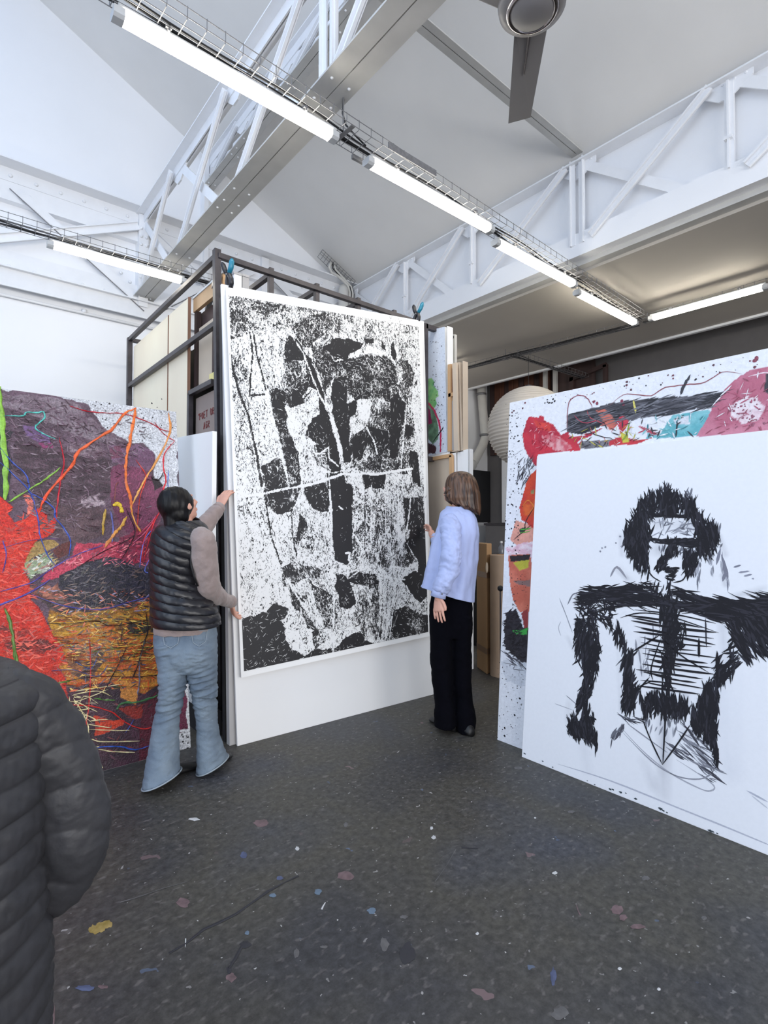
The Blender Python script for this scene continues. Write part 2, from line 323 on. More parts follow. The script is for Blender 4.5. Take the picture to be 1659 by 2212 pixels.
# ================================================================== steelwork
def rivets(mb, pts, nrm, r=0.013):
    nrm = np.array(nrm, float); nrm /= np.linalg.norm(nrm)
    a = np.cross(nrm, (0.3, 0.5, 0.8)); a /= np.linalg.norm(a); b = np.cross(nrm, a)
    for p in pts: mb.lathe(p, [(r, 0), (r*.85, r*.5), (r*.4, r*.8)], n=7, ax=(a, b, nrm))
def lattice(label, X, nodes, zb, zt, wt=0.13, ybase=None, near=False, dirx=(-1, 0, 0), name='roof_truss', y0=None, y1=None, thick=1.0, chords=True, verticals=(), flat_face=-0.02):
    t = thing(name, label, 'truss', (X, (nodes[0]+nodes[-1])/2, zb)); ya, yb = (y0, y1)
    if chords:
        # bottom chord: two angles with a slot between, gusset plates clamped in the slot
        for sgn in (-1, 1):
            m = MB(); m.box((X+sgn*0.004, ya, zb), (X+sgn*wt, yb, zb+0.013)); m.box((X+sgn*0.006, ya, zb+0.013), (X+sgn*0.018, yb, zb+0.10)); m.build('bottom_chord', 'steel_grey_paint' if near else 'steel_white', t)
            m = MB(); m.box((X+sgn*0.004, ya, zt-.013), (X+sgn*wt*.8, yb, zt)); m.box((X+sgn*0.006, ya, zt-.11), (X+sgn*0.018, yb, zt-.013)); m.build('top_chord', 'steel_white', t)
        rv = MB(); rivets(rv, [(X+s*wt*.55, y+q, zb) for y in nodes for q in (-.12, .08, .22) for s in (-1, 1)], (0, 0, -1), 0.011)
        rv.build('rivets', 'steel_white', t, smooth=True, kind='stuff')
    N_ = len(nodes)
    for i in range(N_-1):
        a, b = nodes[i], nodes[i+1]                       # a smaller y
        m = MB(); m.channel((X-.045*thick, a+.10, zt-.07), (X-.045*thick, b-.16, zb+.05), 0.075, 0.012, (-1, 0, 0), lip=0.028); m.build('diagonal_channel', 'steel_white', t)
        m = MB(); m.bar((X+.0, b-.08, zt-.10), (X+.0, a+.30, zb+.08), 0.085, 0.014, (-1, 0, 0)); m.build('diagonal_flat', 'steel_white', t)
    for y in nodes:
        g5 = [(y-.20, zt-.12), (y-.04, zt-.21), (y+.05, zt-.21), (y+.16, zt-.12), (y+.16, zt-.03), (y-.20, zt-.03)]
        m = MB(); m.rings([[(X-.008, a_, b_) for a_, b_ in g5], [(X+.008, a_, b_) for a_, b_ in g5]])
        rivets(m, [(X-.006, y+q, zt-.08) for q in (-.15, -.07, .02, .1)], (-1, 0, 0)); m.build('top_gusset', 'steel_white', t)
        m = MB(); m.slab([(X-.006, y-.24, zb+.01), (X-.006, y+.34, zb+.01), (X-.006, y+.26, zb+.17), (X-.006, y-.10, zb+.13)], (0.012, 0, 0))
        rivets(m, [(X-.006, y+q, zb+.1) for q in (-.05, .05, .2)], (-1, 0, 0)); m.build('bottom_gusset', 'steel_white', t)
    for y in verticals:
        m = MB()
        for o in (-.05, .05): m.bar((X-.03, y+o, zb+.02), (X-.03, y+o, zt-.02), 0.06, 0.012, (-1, 0, 0)); m.bar((X-.03, y+o*1.35, zb+.02), (X-.03, y+o*1.35, zt-.02), 0.012, 0.05, (-1, 0, 0))
        m.build('vertical_strut', 'steel_white', t)
    return t
lattice('long white riveted roof truss crossing over the caged lamp row, nearest the camera', 1.87, [-.95, 0.2, 1.5, 2.78, 4.18, 5.55, 6.86], ZB, 5.14, 0.118, near=True, y0=-3.5, y1=6.88, verticals=(2.75,))
lattice('small high white lattice girder seen through the long roof truss, close under the sloping ceiling', 2.68, [1.0, 1.9, 2.85, 3.8, 4.8, 5.8, 6.84], 5.83, 6.2, 0.075, y0=-3.5, y1=6.86, near=True, thick=.5)
t2 = lattice('white truss standing against the upper wall on the right, above the low ceiling edge', X2-.02, [-1.2, 0.15, 1.52, 2.86, 4.28, 5.5, 6.8], ZB+.10, ZT-.01, 0.05, chords=False, verticals=(2.85,))
MB().box((X2-.09, -5, ZT-.075), (X2+.06, YW, ZT-.06)).build('top_chord', 'steel_white', t2)
for y in (1.52, 4.28, 5.5, 0.15):
    m = MB().bar((X2-.03, y-.03, ZB+.2), (X2-.03, y-.03, ZT-.1), 0.07, 0.03, (-1, 0, 0)); m.bar((X2-.06, y-.03, ZB+.2), (X2-.06, y-.03, ZT-.1), 0.016, 0.03, (-1, 0, 0)); m.box((X2-.08, y-.06, 4.55), (X2-.02, y, 4.575)); m.build('vertical_strut', 'steel_white', t2)
# horizontal tie between the trusses
tie = thing('tie_beam', 'slim painted tie beam passing behind the fan blade to the right truss', 'beam', (3.4, 2.85, 5.17))
for s in (-1, 1): MB().box((1.9, 2.85+s*.004, 5.16), (X2-.02, 2.85+s*.062, 5.172)).box((1.9, 2.85+s*.004, 5.172), (X2-.02, 2.85+s*.016, 5.23)).build('angle_bar', 'steel_grey_paint', tie)
# riveted girder along the left wall
gd = thing('wall_girder', 'white riveted lattice girder running along the back left wall', 'girder', (1.8, YW-.06, ZB-.2))
yg = YW-.08
MB().box((XL, yg-.20, 5.14), (X2, YW, 5.155)).box((XL, yg-.02, 5.0), (X2, yg, 5.14)).build('top_flange', 'steel_white', gd)
MB().box((XL, yg-.012, 4.80), (X2, YW, 5.02)).build('top_plate', 'steel_white', gd)
MB().box((XL, yg-.012, 4.02), (X2, YW, 4.26)).build('bottom_plate', 'steel_white', gd)
MB().box((XL, yg-.10, 4.055), (X2, YW, 4.07)).box((XL, yg-.05, 3.87), (X2, yg-.03, 4.06)).build('bottom_flange', 'steel_white', gd)
MB().tube([(XL, YW-.03, 3.80), (X2, YW-.03, 3.80)], 0.016, 8).tube([(1.25, YW-.03, 3.80), (1.25, YW-.03, 3.84)], .03, 8).build('conduit', 'steel_white', gd, smooth=True)
for x0, x1 in ((1.80, -.35), (1.90, 3.45), (5.0, 3.5), (-.5, -2.4)):
    MB().channel((x0, yg-.05, 4.97), (x1, yg-.05, 3.98), 0.10, 0.012, (0, -1, 0), lip=.03).build('brace', 'steel_white', gd)
for x0, x1 in ((.62, 1.85), (3.3, 2.0), (3.6, 4.9), (-.4, -2.0)):
    MB().bar((x0, yg-.03, 4.90), (x1, yg-.03, 4.05), 0.10, 0.01, (0, -1, 0)).build('flat_brace', 'steel_white', gd)
    MB().tube([(x0-.1, yg-.06, 4.90), (x1+.02, yg-.06, 3.95)], 0.006, 6).build('tie_rod', 'galvanised', gd)
for x in (-.45, 1.855, 3.47):
    MB().box((x-.055, yg-.07, 4.0), (x+.055, YW, 5.12)).build('stanchion', 'steel_white', gd)
MB().box((2.60, yg-.05, 4.4), (2.66, YW, 6.2)).build('stanchion', 'steel_white', gd)
rv = MB(); rivets(rv, [(x, yg-.075, 5.145) for x in []] + [(x, yg-.02, 5.06) for x in np.arange(-2, 5, .23)] + [(x, yg-.012, 4.10) for x in np.arange(-2, 5, .23)] + [(x, yg-.012, 4.9) for x in (.1, .42, .70, 2.3, 4.1)]
       + [(1.62+.1*k, yg-.012, 4.36-.08*k) for k in range(-1, 2)] + [(1.855+q, yg-.07, z) for q in (-.03, .03) for z in (4.15, 4.25, 4.35, 4.75, 4.85, 4.95)], (0, -1, 0), 0.021)
rv.build('rivets', 'steel_white', gd, smooth=True, kind='stuff')

# ================================================================== ceiling fan
FH = np.array([2.262, 1.542, 4.02]); fan = thing('ceiling_fan', 'grey metal ceiling fan with one long blade hanging into view at the top', 'fan', FH)
MB().lathe(FH-np.array([0, 0, .03]), [(.02, -.035), (.10, -.03), (.115, -.015), (.135, -.012), (.165, .0), (.17, .03), (.15, .06), (.05, .09)], n=40).build('motor_housing', 'fan_metal', fan, smooth=True)
MB().rings([[FH+np.array([(R+r*math.cos(p))*math.cos(a), (R+r*math.cos(p))*math.sin(a), -.043+r*math.sin(p)]) for p in np.linspace(0, 2*math.pi, 9)[:-1]] for a in np.linspace(0, 2*math.pi, 41) for R, r in ((.115, .016),)], cap=False).build('trim_ring', 'fan_chrome', fan, smooth=True)
MB().tube([FH+np.array([0, 0, .03]), FH+np.array([0, 0, 2.1])], 0.016, 12).build('down_rod', 'fan_metal', fan, smooth=True)
tipa, tipb = on(1098, 267, 'z', 4.0), on(1146, 254, 'z', 4.03)
for k in range(3):
    a = 2*math.pi*k/3; Rm = np.array([[math.cos(a), -math.sin(a), 0], [math.sin(a), math.cos(a), 0], [0, 0, 1]])
    base = [on(1112, 58, 'z', 4.0), on(1128, 42, 'z', 4.003), on(1132, 30, 'z', 4.005), on(1172, 27, 'z', 4.022), on(1186, 30, 'z', 4.026), on(1187, 34, 'z', 4.028), tipb, tipa]
    base[6][2] = 4.03
    P = [FH+Rm@(p-FH) for p in base]; n = len(P)
    MB().add(P+[p+np.array([0, 0, .005]) for p in P], [tuple(range(n))[::-1], tuple(range(n, 2*n))]+[(i, (i+1) % n, n+(i+1) % n, n+i) for i in range(n)]).build('blade', 'fan_metal', fan)
    r0 = FH+Rm@(on(1148, 38, 'z', 4.01)-FH); r1 = FH+Rm@(on(1132, 160, 'z', 4.01)-FH)
    MB().tube([r0-np.array([0, 0, .004]), r1-np.array([0, 0, .0])], [.012, .004], 8).build('blade_rib', 'black_steel', fan)

# ================================================================== lamps and cable trays
def lamp(p, q, label, group='caged batten lamps'):
    p = np.array(p, float); q = np.array(q, float); d = (q-p)/np.linalg.norm(q-p); t = thing('batten_lamp', label, 'lamp', (p+q)/2, group)
    side = np.cross(d, ZZ)
    def prof(w, h, z0): return [(-w, z0+h), (-w, z0+.012), (-w*.6, z0), (w*.6, z0), (w, z0+.012), (w, z0+h)]
    def ext(pr, a, b): return [[x+side*u+ZZ*v for u, v in pr] for x in (a, b)]
    MB().rings(ext(prof(.036, .045, 0), p+d*.05, q-d*.05)).build('diffuser', 'lamp_diffuser', t)
    MB().rings(ext(prof(.034, .02, .045), p+d*.02, q-d*.02)).build('housing', 'lamp_body', t)
    for a, b in ((p, p+d*.05), (q-d*.05, q)): MB().rings(ext(prof(.038, .048, -.002), a, b)).build('end_cap', 'lamp_body', t)
    for a in (p+d*.25, q-d*.25): MB().bar(a+ZZ*.075-side*.05, a+ZZ*.075+side*.05, .03, .012).bar(a+side*.045+ZZ*.05, a+side*.045+ZZ*.08, .02, .01, up=d).build('mounting_clip', 'galvanised', t)
    return t
def tray(p, q, label, w=0.17, h=0.055, pitch=0.1, z=None, hang=(), cables=3, top=None):
    p = np.array(p, float); q = np.array(q, float); L = np.linalg.norm(q-p); d = (q-p)/L; side = np.cross(d, ZZ); side /= np.linalg.norm(side); up = np.cross(side, d)
    t = thing('cable_tray', label, 'cable tray', (p+q)/2); m = MB()
    for u, v in ((-w/2, h), (-w/2, h*.1), (-w/4, 0), (0, 0), (w/4, 0), (w/2, h*.1), (w/2, h)): m.tube([p+side*u+up*v, q+side*u+up*v], .0026, 5)
    for k in range(int(L/pitch)+1):
        c = p+d*k*pitch; m.tube([c-side*w/2+up*h*1.12, c-side*w/2+up*.006, c-side*(w/2-.008), c+side*(w/2-.008), c+side*w/2+up*.006, c+side*w/2+up*h*1.12], .0024, 5)
    m.build('wire_basket', 'galvanised', t, kind='stuff')
    for k in range(cables):
        ph = random.random()*6; of = (k-(cables-1)/2)*.03-.02; n = max(4, int(L/.15))
        m = MB(); m.tube([p+d*L*i/n+side*(of+.013*math.sin(i*.8+ph))+up*(.012+.006*math.sin(i*.5+ph*2)) for i in range(n+1)], .0065 if k else .009, 6); m.build('cable', 'black_rubber', t)
    for a in hang:
        c = p+d*a; m = MB(); m.tube([c+up*.0, c+up*.0+ZZ*(top if top else .3)], .005, 6); m.bar(c-side*w/2, c+side*w/2, .03, .004); m.build('hanger', 'galvanised', t)
    return t
YT, ZL = 2.83, 3.80
rows = [(.60, 1.90, 'long bright tube lamp nearest the camera, top left of the lamp row'), (2.17, 3.50, 'bright tube lamp in the middle of the row, second from the top left'),
        (3.66, 4.96, 'bright tube lamp passing under the white beam, third in the row'), (5.12, 6.48, 'bright tube lamp at the far end of the row, under the low ceiling')]
for (x0, x1, lb), dy in zip(rows, (-.08, -.04, 0.06, 0.14)): lamp((x0, YT+dy, ZL), (x1, YT+dy, ZL), lb, 'lamps of the main row')
# main tray bends slightly along its run like the row itself
ta = tray((-.2, YT-.185, ZL+.07), (6.55, YT+.11, ZL+.07), 'long wire basket cable tray above the main lamp row', hang=(2.15,), top=.25, cables=3, w=.20)
pl = MB().box((2.12, YT+.035, ZL+.065), (2.62, YT+.055, ZL+.095)); pl.build('splice_plate', 'galvanised', ta)
MB().box((2.25, YT-.185, ZL+.07), (2.70, YT-.178, ZL+.115)).build('splice_plate', 'galvanised', ta)
MB().tube([on(742, 215, 'z', ZB), on(740, 245, 'z', 4.05), on(747, 270, 'z', 3.97), on(765, 290, 'z', 3.92), on(790, 315, 'z', 3.90)], .006, 8).build('supply_cable', 'black_rubber', ta, smooth=True)
lamp((.69, 5.42, ZL), (1.88, 5.38, ZL), 'bright tube lamp at the far left below the wall girder', None)
tray((-3.5, 5.40, ZL+.07), (2.5, 5.34, ZL+.07), 'wire basket cable tray above the far left lamp', cables=3)
lamp((6.46, 2.80, ZL), (6.50, 1.62, ZL), 'bright tube lamp on the right, running back along the low ceiling', None)
tray((6.62, 2.95, ZL+.07), (6.62, -2.5, ZL+.07), 'wire basket cable tray above the right side lamp', cables=2)
tray((6.62, 3.0, ZL+.05), (6.30, 6.7, ZL+.05), 'cable tray with pipes running back from the lamp corner under the low ceiling', cables=4, w=.12, hang=(1.9,), top=.14)
tray((6.40, 4.7, ZL+.04), (8.3, 4.66, ZL+.04), 'branch cable tray passing above the paper lantern', cables=3, w=.14, hang=(.9,), top=.14)
lamp((6.33, 5.62, ZL), (6.30, 6.5, ZL), 'short glimpse of a lit tube lamp beside the stored canvases', None)

# cables dropping from the ceiling tray in the back corner
cd = thing('cable_riser', 'pale flexible conduits and black cables dropping from a ceiling tray in the back corner', 'cable', (4.9, 6.7, 5.0))
def cp(x0, z): return (X2-x0, )
nrm = np.array([SL, 0, 1.0]); nrm /= np.linalg.norm(nrm)
def onslope(px, py, off=.06):
    d = ray(px, py); P0 = np.array([X2, 0, ZT])-nrm*off; return EYE+d*(((P0-EYE)@nrm)/(d@nrm))
m = MB()
for a, b in (((697, 539), (768, 607)), ((691, 547), (762, 613)), ((686, 555), (716, 584)), ((693, 543), (765, 610))): m.tube([onslope(*a), onslope(*b)], .004, 5)
for k in range(12):
    t_ = k/11; m.tube([onslope(697+71*t_, 539+68*t_), onslope(686+71*t_, 555+66*t_)], .0035, 5)
m.build('wire_basket', 'galvanised', cd)
def drop(pts, r, mt, nm): MB().tube([on(x, y, 'y', 6.62) for x, y in pts], r, 8).build(nm, mt, cd, smooth=True)
drop([(716, 564), (711, 578), (716, 589), (728, 595), (742, 607), (751, 617), (755, 632), (755, 660)], .022, 'pipe_white', 'conduit')
drop([(722, 568), (724, 582), (734, 593), (748, 608), (758, 619), (762, 634), (761, 655)], .018, 'pipe_white', 'conduit')
drop([(719, 566), (719, 580), (728, 590), (745, 604), (755, 616), (759, 630), (758, 655)], .008, 'black_rubber', 'cable')
drop([(724, 568), (722, 582), (732, 590), (750, 607), (761, 620), (765, 636), (764, 655)], .007, 'black_rubber', 'cable')
vp = thing('wall_pipe', 'white round capped pipe standing by the back corner, behind the rack top', 'pipe', (4.74, 6.8, 4.0))
MB().tube([(4.72, 6.62, 3.2), (4.72, 6.62, 4.98), (4.72, 6.64, 5.03), (4.72, 6.66, 5.05)], [.075, .075, .055, .01], 18).build('pipe_body', 'pipe_white', vp, smooth=True)
# ================================================================== storage rack and what it holds
rk = thing('storage_rack', 'tall black steel picture rack behind the black and white print', 'rack', (1.57, 3.8, 0))
RZT = 3.385
def rb(a, b, nm='rail', w=.04): MB().bar(a, b, w, w, (0, 0, 1) if abs(a[2]-b[2]) < .5 else (0, 1, 0)).build(nm, 'black_steel', rk, bevel=.003)
rb((1.555, 3.62, 0), (1.555, 3.62+.19, 3.36) if False else (1.555, 3.80, RZT+.03), 'post', .05)
rb((1.555, 6.14, 0), (1.555, 6.14, RZT), 'post', .05)
rb((1.555, 3.80, RZT-.02), (1.555, 6.14, RZT-.02)); rb((1.555, 3.80, 2.86), (1.555, 6.14, 2.86))
rb((1.555, 3.78, RZT-.02), (3.60, 3.78, RZT-.02)); rb((1.555, 6.14, RZT-.02), (3.60, 6.14, RZT-.02))
rb((1.57, 3.80, 3.25), (1.80, 4.6, 3.27))
for x in (2.0, 2.43, 2.87, 3.3):
    rb((x, 3.80, 0.0), (x, 3.80, RZT+.03), 'post'); rb((x, 3.80, RZT-.02), (x, 4.16, RZT-.02), 'stub_rail')
rb((3.60, 3.80, 0), (3.60, 3.80, RZT), 'post'); rb((3.60, 6.14, 0), (3.60, 6.14, RZT), 'post'); rb((3.60, 3.8, RZT-.02), (3.60, 6.14, RZT-.02))
rb((1.60, 3.95, 2.47), (1.60, 4.44, 2.47), 'shelf_bar'); rb((1.60, 4.44, 1.0), (1.60, 4.44, 2.47), 'shelf_post')
rb((1.6, 3.85, .1), (3.6, 3.85, .1), 'base_rail')

def panel(name, label, cat, a, b, m, edge=None, group=None, parts=()):
    t = thing(name, label, cat, ((a[0]+b[0])/2, (a[1]+b[1])/2, a[2]), group); MB().box(a, b).build('sheet', m, t, bevel=.002)
    return t
# boards slid into the open side of the rack
for y0, y1, zt, lb in ((4.98, 6.09, 3.285, 'wide pale plywood board at the back of the rack side'), (4.47, 4.955, 3.283, 'narrow pale plywood board in the rack side, next to the open bay')):
    t = panel('plywood_board', lb, 'board', (1.585, y0, .05), (1.60, y1, zt), 'plywood')
    MB().box((1.583, y0-.012, .05), (1.606, y0-.001, zt+.004)).build('edge', 'plywood_edge', t)
t = thing('canvas_stretcher', 'large dark-framed canvas seen from behind at the top of the open rack bay', 'canvas', (1.7, 4.2, 2.5))
MB().slab([(1.63, 3.86, 3.28), (1.63, 4.47, 3.28), (1.63, 4.47, 3.17), (1.63, 3.86, 3.17)], (.03, 0, 0)).build('top_bar', 'stretcher_wood', t)
MB().slab([(1.625, 3.84, 3.30), (1.625, 4.48, 3.30), (1.625, 4.48, 3.285), (1.625, 3.84, 3.285)], (.06, 0, 0)).build('canvas_edge', 'paper_white', t)
MB().slab([(1.64, 4.42, 3.17), (1.64, 4.47, 3.17), (1.64, 4.47, 2.50), (1.64, 4.42, 2.50)], (.04, 0, 0)).build('side_bar', 'dark_wood', t)
MB().slab([(1.69, 3.84, 3.17), (1.69, 4.45, 3.17), (1.69, 4.45, 2.50), (1.69, 3.84, 2.50)], (.01, 0, 0)).build('canvas', 'dark_wood', t)
t = thing('stored_canvas', 'pale canvas back with dark side strip standing inside the open rack bay', 'canvas', (1.66, 4.2, 2.5))
MB().slab([(1.655, 4.10, 3.02), (1.655, 4.40, 3.02), (1.655, 4.40, 2.50), (1.655, 4.10, 2.50)], (.02, 0, 0)).build('canvas', 'canvas_back', t)
MB().slab([(1.648, 4.07, 2.98), (1.648, 4.10, 2.98), (1.648, 4.10, 2.50), (1.648, 4.07, 2.50)], (.03, 0, 0)).build('side_bar', 'dark_wood', t)
t = thing('wood_offcut', 'pale yellow wood offcut lying on the shelf bar behind the rack post', 'wood', (1.62, 4.0, 2.49)); MB().box((1.61, 3.86, 2.491), (1.64, 4.06, 2.55)).build('block', 'foam_yellow', t)
t = thing('marked_board', 'brown board with red handwriting below the shelf bar of the rack', 'board', (1.64, 4.2, 2.0))
MB().slab([(1.645, 3.70, 2.43), (1.645, 4.43, 2.43), (1.645, 4.43, 1.0), (1.645, 3.70, 1.0)], (.012, 0, 0)).build('sheet', 'card_brown', t)
# handwriting: strokes in the plane of the board
LET = {'P': [[(0, 0), (0, 1), (.6, .95), (.65, .6), (0, .5)]], 'O': [[(.3, 0), (0, .4), (.2, 1), (.6, .8), (.6, .2), (.3, 0)]], 'E': [[(.6, 1), (0, 1), (0, 0), (.6, 0)], [(0, .5), (.5, .5)]],
       'T': [[(0, 1), (.7, 1)], [(.35, 1), (.35, 0)]], 'R': [[(0, 0), (0, 1), (.6, .9), (.55, .55), (0, .5), (.6, 0)]], 'A': [[(0, 0), (.35, 1), (.65, 0)], [(.1, .4), (.6, .4)]], 'G': [[(.6, .9), (.2, 1), (0, .5), (.3, 0), (.6, .2), (.6, .5), (.3, .5)]], '"': [[(0, 1), (0, .75)], [(.15, 1), (.15, .75)]]}
def write(txt, y, z, s, dx=.9):
    m = MB()
    for ch in txt:
        if ch in LET:
            for st in LET[ch]: m.tube([(1.643, y-px*s*.8, z+pz*s+(4.40-y)*.02) for px, pz in st], .0035, 4)
        y -= s*dx*(.5 if ch == '"' else 1)
    m.build('handwriting', 'pencil_red', t)
write('"POET OR', 4.36, 2.235, .055, .82); write('AGR', 4.25, 2.145, .055, .85)
# white board leaning in front of the rack side
XW = 1.34
ya, yb2 = on(383, 945, 'x', XW), on(459, 931, 'x', XW)
t = thing('white_board', 'tall blank white board standing at the rack side behind the woman in the vest', 'board', (XW, 3.6, 0))
MB().slab([(XW, yb2[1], yb2[2]), (XW, ya[1], ya[2]), (XW, ya[1], .16), (XW, yb2[1], .16)], (.03, 0, 0)).build('sheet', 'board_white', t, bevel=.002)
bx = thing('low_drawer_unit', 'low dark plinth unit on the floor under the white board', 'cabinet', (XW+.1, 3.6, 0)); MB().box((XW+.0, yb2[1]+.05, 0), (XW+.1, ya[1], .155)).build('body', 'void_black', bx)
# stored canvases standing inside the rack
k = 0
for x, y0, y1, z0, z1, m in ((1.74, 3.92, 5.6, .13, 2.95, 'void_black'), (1.86, 3.94, 5.4, .13, 3.0, 'board_grey'), (2.08, 4.0, 5.2, .12, 2.9, 'board_grey'), (2.2, 3.9, 5.7, .12, 2.9, 'plywood'), (2.62, 3.9, 5.7, .12, 2.95, 'board_grey'), (3.0, 3.9, 5.7, .12, 2.9, 'board_white')):
    t = thing('stored_canvas', 'stored canvas standing edge-on inside the rack behind the print', 'canvas', (x, (y0+y1)/2, z0), 'stored canvases inside the rack')
    MB().box((x, y0, z0), (x+.035, y1, z1)).build('sheet', m, t)
for px0, px1, py0, py1, lb, c in ((501, 517, 592, 622, 'grey-streaked white canvas top poking up behind the print beside the left clamp', 'board_white'), (519, 533, 597, 626, 'lilac-grey canvas top poking up behind the print, right of the white one', 'board_grey')):
    a, b = on(px0, py0, 'y', 3.70), on(px1, py0+4, 'y', 3.70); t = thing('stored_canvas', lb, 'canvas', (a[0], 3.7, 0))
    MB().box((a[0], 3.66, .1), (b[0], 3.70, a[2])).build('sheet', c, t); MB().box((a[0]-.006, 3.655, a[2]-.012), (b[0], 3.705, a[2]+.004)).build('edge', 'board_grey', t)

# ------------------------------------------------------------------ backing boards behind the print
BL, BR_ = on(513, 1612, 'z', 0), on(937, 1500, 'z', 0); dB = (BR_-BL)/np.linalg.norm(BR_-BL)
LEAN = .062
upB = np.array([-dB[1]*LEAN, dB[0]*LEAN, 1.0]); nB = np.cross(dB, upB); nB /= np.linalg.norm(nB)   # nB points to the camera side
if nB[1] > 0: nB = -nB
def onp(px, py, P, n):
    d = ray(px, py); return EYE+d*(((np.array(P)-EYE)@n)/(d@n))
bb = thing('backing_board', 'large plain white board standing on the floor directly behind the print', 'board', (BL+BR_)/2)
q = [onp(478, 613, BL, nB), onp(916, 694, BL, nB), onp(937, 1500, BL, nB), onp(513, 1612, BL, nB)]
MB().slab(q, -nB*.018).build('sheet', 'board_white', bb, bevel=.002)
cb = thing('deep_canvas', 'thick grey canvas standing behind the plain white board, showing its left edge', 'canvas', BL+(0, .1, 0))
P2 = BL-nB*.03; q = [onp(484, 632, P2, nB), onp(900, 720, P2, nB), onp(930, 1495, P2, nB), onp(496, 1600, P2, nB)]
q[2][2] = q[3][2] = 0.0
MB().slab(q, -nB*.05).build('sheet', 'board_grey', cb, bevel=.003)
P3 = BL-nB*.10; q = [onp(478, 640, P3, nB), onp(880, 740, P3, nB), onp(920, 1480, P3, nB), onp(486, 1585, P3, nB)]
q[2][2] = q[3][2] = 0.0
cc = thing('dark_gap_sheet', 'dark sheet added for the shaded gap inside the rack, deepest behind the print', 'canvas', BL+(0, .2, 0)); MB().slab(q, -nB*.04).build('sheet', 'void_black', cc)  # black sheet added to stand for the shade inside the rack

# spring clamps holding the print at its two top corners
def clamp(c, label, tilt):
    t = thing('spring_clamp', label, 'clamp', c, None); u = np.array([dB[0], dB[1], 0]); w = nB; c = np.array(c, float)
    def P(a, b, cz): return c+u*(a+tilt*cz)+w*b+ZZ*cz
    for s, hm, nm in ((1, 'clamp_teal', 'handle'), (-1, 'clamp_black', 'handle')):
        MB().tube([P(0, s*.012, -.055), P(0, s*.030, -.03), P(0, s*.030, .0), P(0, s*.014, .03), P(0, -s*.004 if False else s*.010, .045)], [.011, .013, .014, .013, .012], 10, flat=(u, 1.25)).build('jaw', 'clamp_black', t, smooth=True)
        MB().tube([P(0, s*.012, .04), P(s*.010, s*.028, .075), P(s*.016, s*.036, .11), P(s*.018, s*.040, .128)], [.013, .015, .0155, .006], 10, flat=(u, 1.15)).build(nm, hm, t, smooth=True)
        MB().bar(P(0, s*.006, -.075), P(0, s*.010, -.05), .034, .010, w).build('pad', 'clamp_black', t, bevel=.003)
    MB().tube([P(-.02, 0, .035), P(.02, 0, .035)], .007, 8).build('pivot', 'galvanised', t, smooth=True)
clamp(onp(495, 612, BL, nB)+ZZ*.02, 'teal and black spring clamp at the upper left corner of the print', -.12)
clamp(onp(900, 692, BL, nB)+ZZ*.02, 'teal and black spring clamp at the upper right corner of the print', .14)

# ------------------------------------------------------------------ canvases stacked to the right of the print
rp = thing('rack_upright', 'dark steel upright with short arms right of the print', 'post', (3.17, 3.3, 0))
a = on(918, 700, 'y', 3.3); MB().box((a[0]-.02, 3.28, 0), (a[0]+.02, 3.32, a[2])).build('post', 'black_steel', rp); MB().box((a[0], 3.28, a[2]-.04), (a[0]+.25, 3.32, a[2])).build('arm', 'black_steel', rp)
MB().box((a[0]-.02, 3.30, 1.93), (a[0]+.60, 3.34, 1.97)).build('arm', 'black_steel', rp)
XC = 3.35
def onx(px, py, X=XC): return on(px, py, 'x', X)
def stand(name, label, q, thick, m, em='board_white'):
    t = thing(name, label, 'canvas', (q[0]+q[2])/2); o = MB().slab(q, (thick, 0, 0)).build('sheet', m, t); 
    y0 = min(p[1] for p in q); z0 = min(p[2] for p in q); z1 = q[1][2]
    MB().box((XC-.001, y0-.004, z0), (XC+thick+.001, y0-.0005, z1)).build('edge', em, t); return t
tg = stand('green_canvas', 'tall narrow painting with green and magenta shape on pale blue-white ground, right of the print', [onx(924, 714), onx(961, 706), onx(966, 976), onx(924, 986)], .07, 'board_white')
tw = stand('stretcher_canvas', 'back of a canvas with pale wooden stretcher bars, upper right of the print', [onx(972, 788), onx(992, 782), onx(1000, 975), onx(972, 980)], .06, 'canvas_back', 'canvas_back')
p0, p1, p2, p3 = onx(972, 788), onx(1000, 780), onx(1010, 975), onx(972, 982)
def wbar(pa, pb, w, nm, m, t, off=-.012): MB().bar(np.array(pa)+(off, 0, 0), np.array(pb)+(off, 0, 0), w, .02, (1, 0, 0)).build(nm, m, t)
MB().slab([onx(976, 796, XC-.006), onx(987, 792, XC-.006), onx(988, 850, XC-.006), onx(976, 854, XC-.006)], (.004, 0, 0)).build('canvas_back_panel', 'rust_wood', tw); MB().slab([onx(976, 866, XC-.006), onx(986, 864, XC-.006), onx(987, 972, XC-.006), onx(976, 972, XC-.006)], (.004, 0, 0)).build('canvas_back_panel', 'board_grey', tw)
wbar(onx(974, 788), onx(974, 975), .035, 'stretcher_bar', 'stretcher_wood', tw); wbar(onx(988, 786), onx(992, 975), .045, 'stretcher_bar', 'canvas_back', tw, -.03); wbar(onx(972, 855), onx(990, 850), .03, 'cross_bar', 'stretcher_wood', tw)
tl = stand('big_stretcher_canvas', 'large canvas seen from behind with tan wooden frame, behind the woman in the blue shirt', [onx(924, 980, XC), onx(985, 976), onx(990, 1440), onx(924, 1440)], .05, 'paper_white')
for q in (tl,):
    MB().slab([onx(925, 995, XC-.012), onx(978, 984, XC-.012), onx(982, 1400, XC-.012), onx(925, 1400, XC-.012)], (.008, 0, 0)).build('canvas', 'canvas_back', q)
    wbar(onx(925, 994), onx(980, 984), .03, 'stretcher_bar', 'stretcher_wood', q, -.022); wbar(onx(979, 984), onx(983, 1400), .035, 'stretcher_bar', 'stretcher_wood', q, -.022)
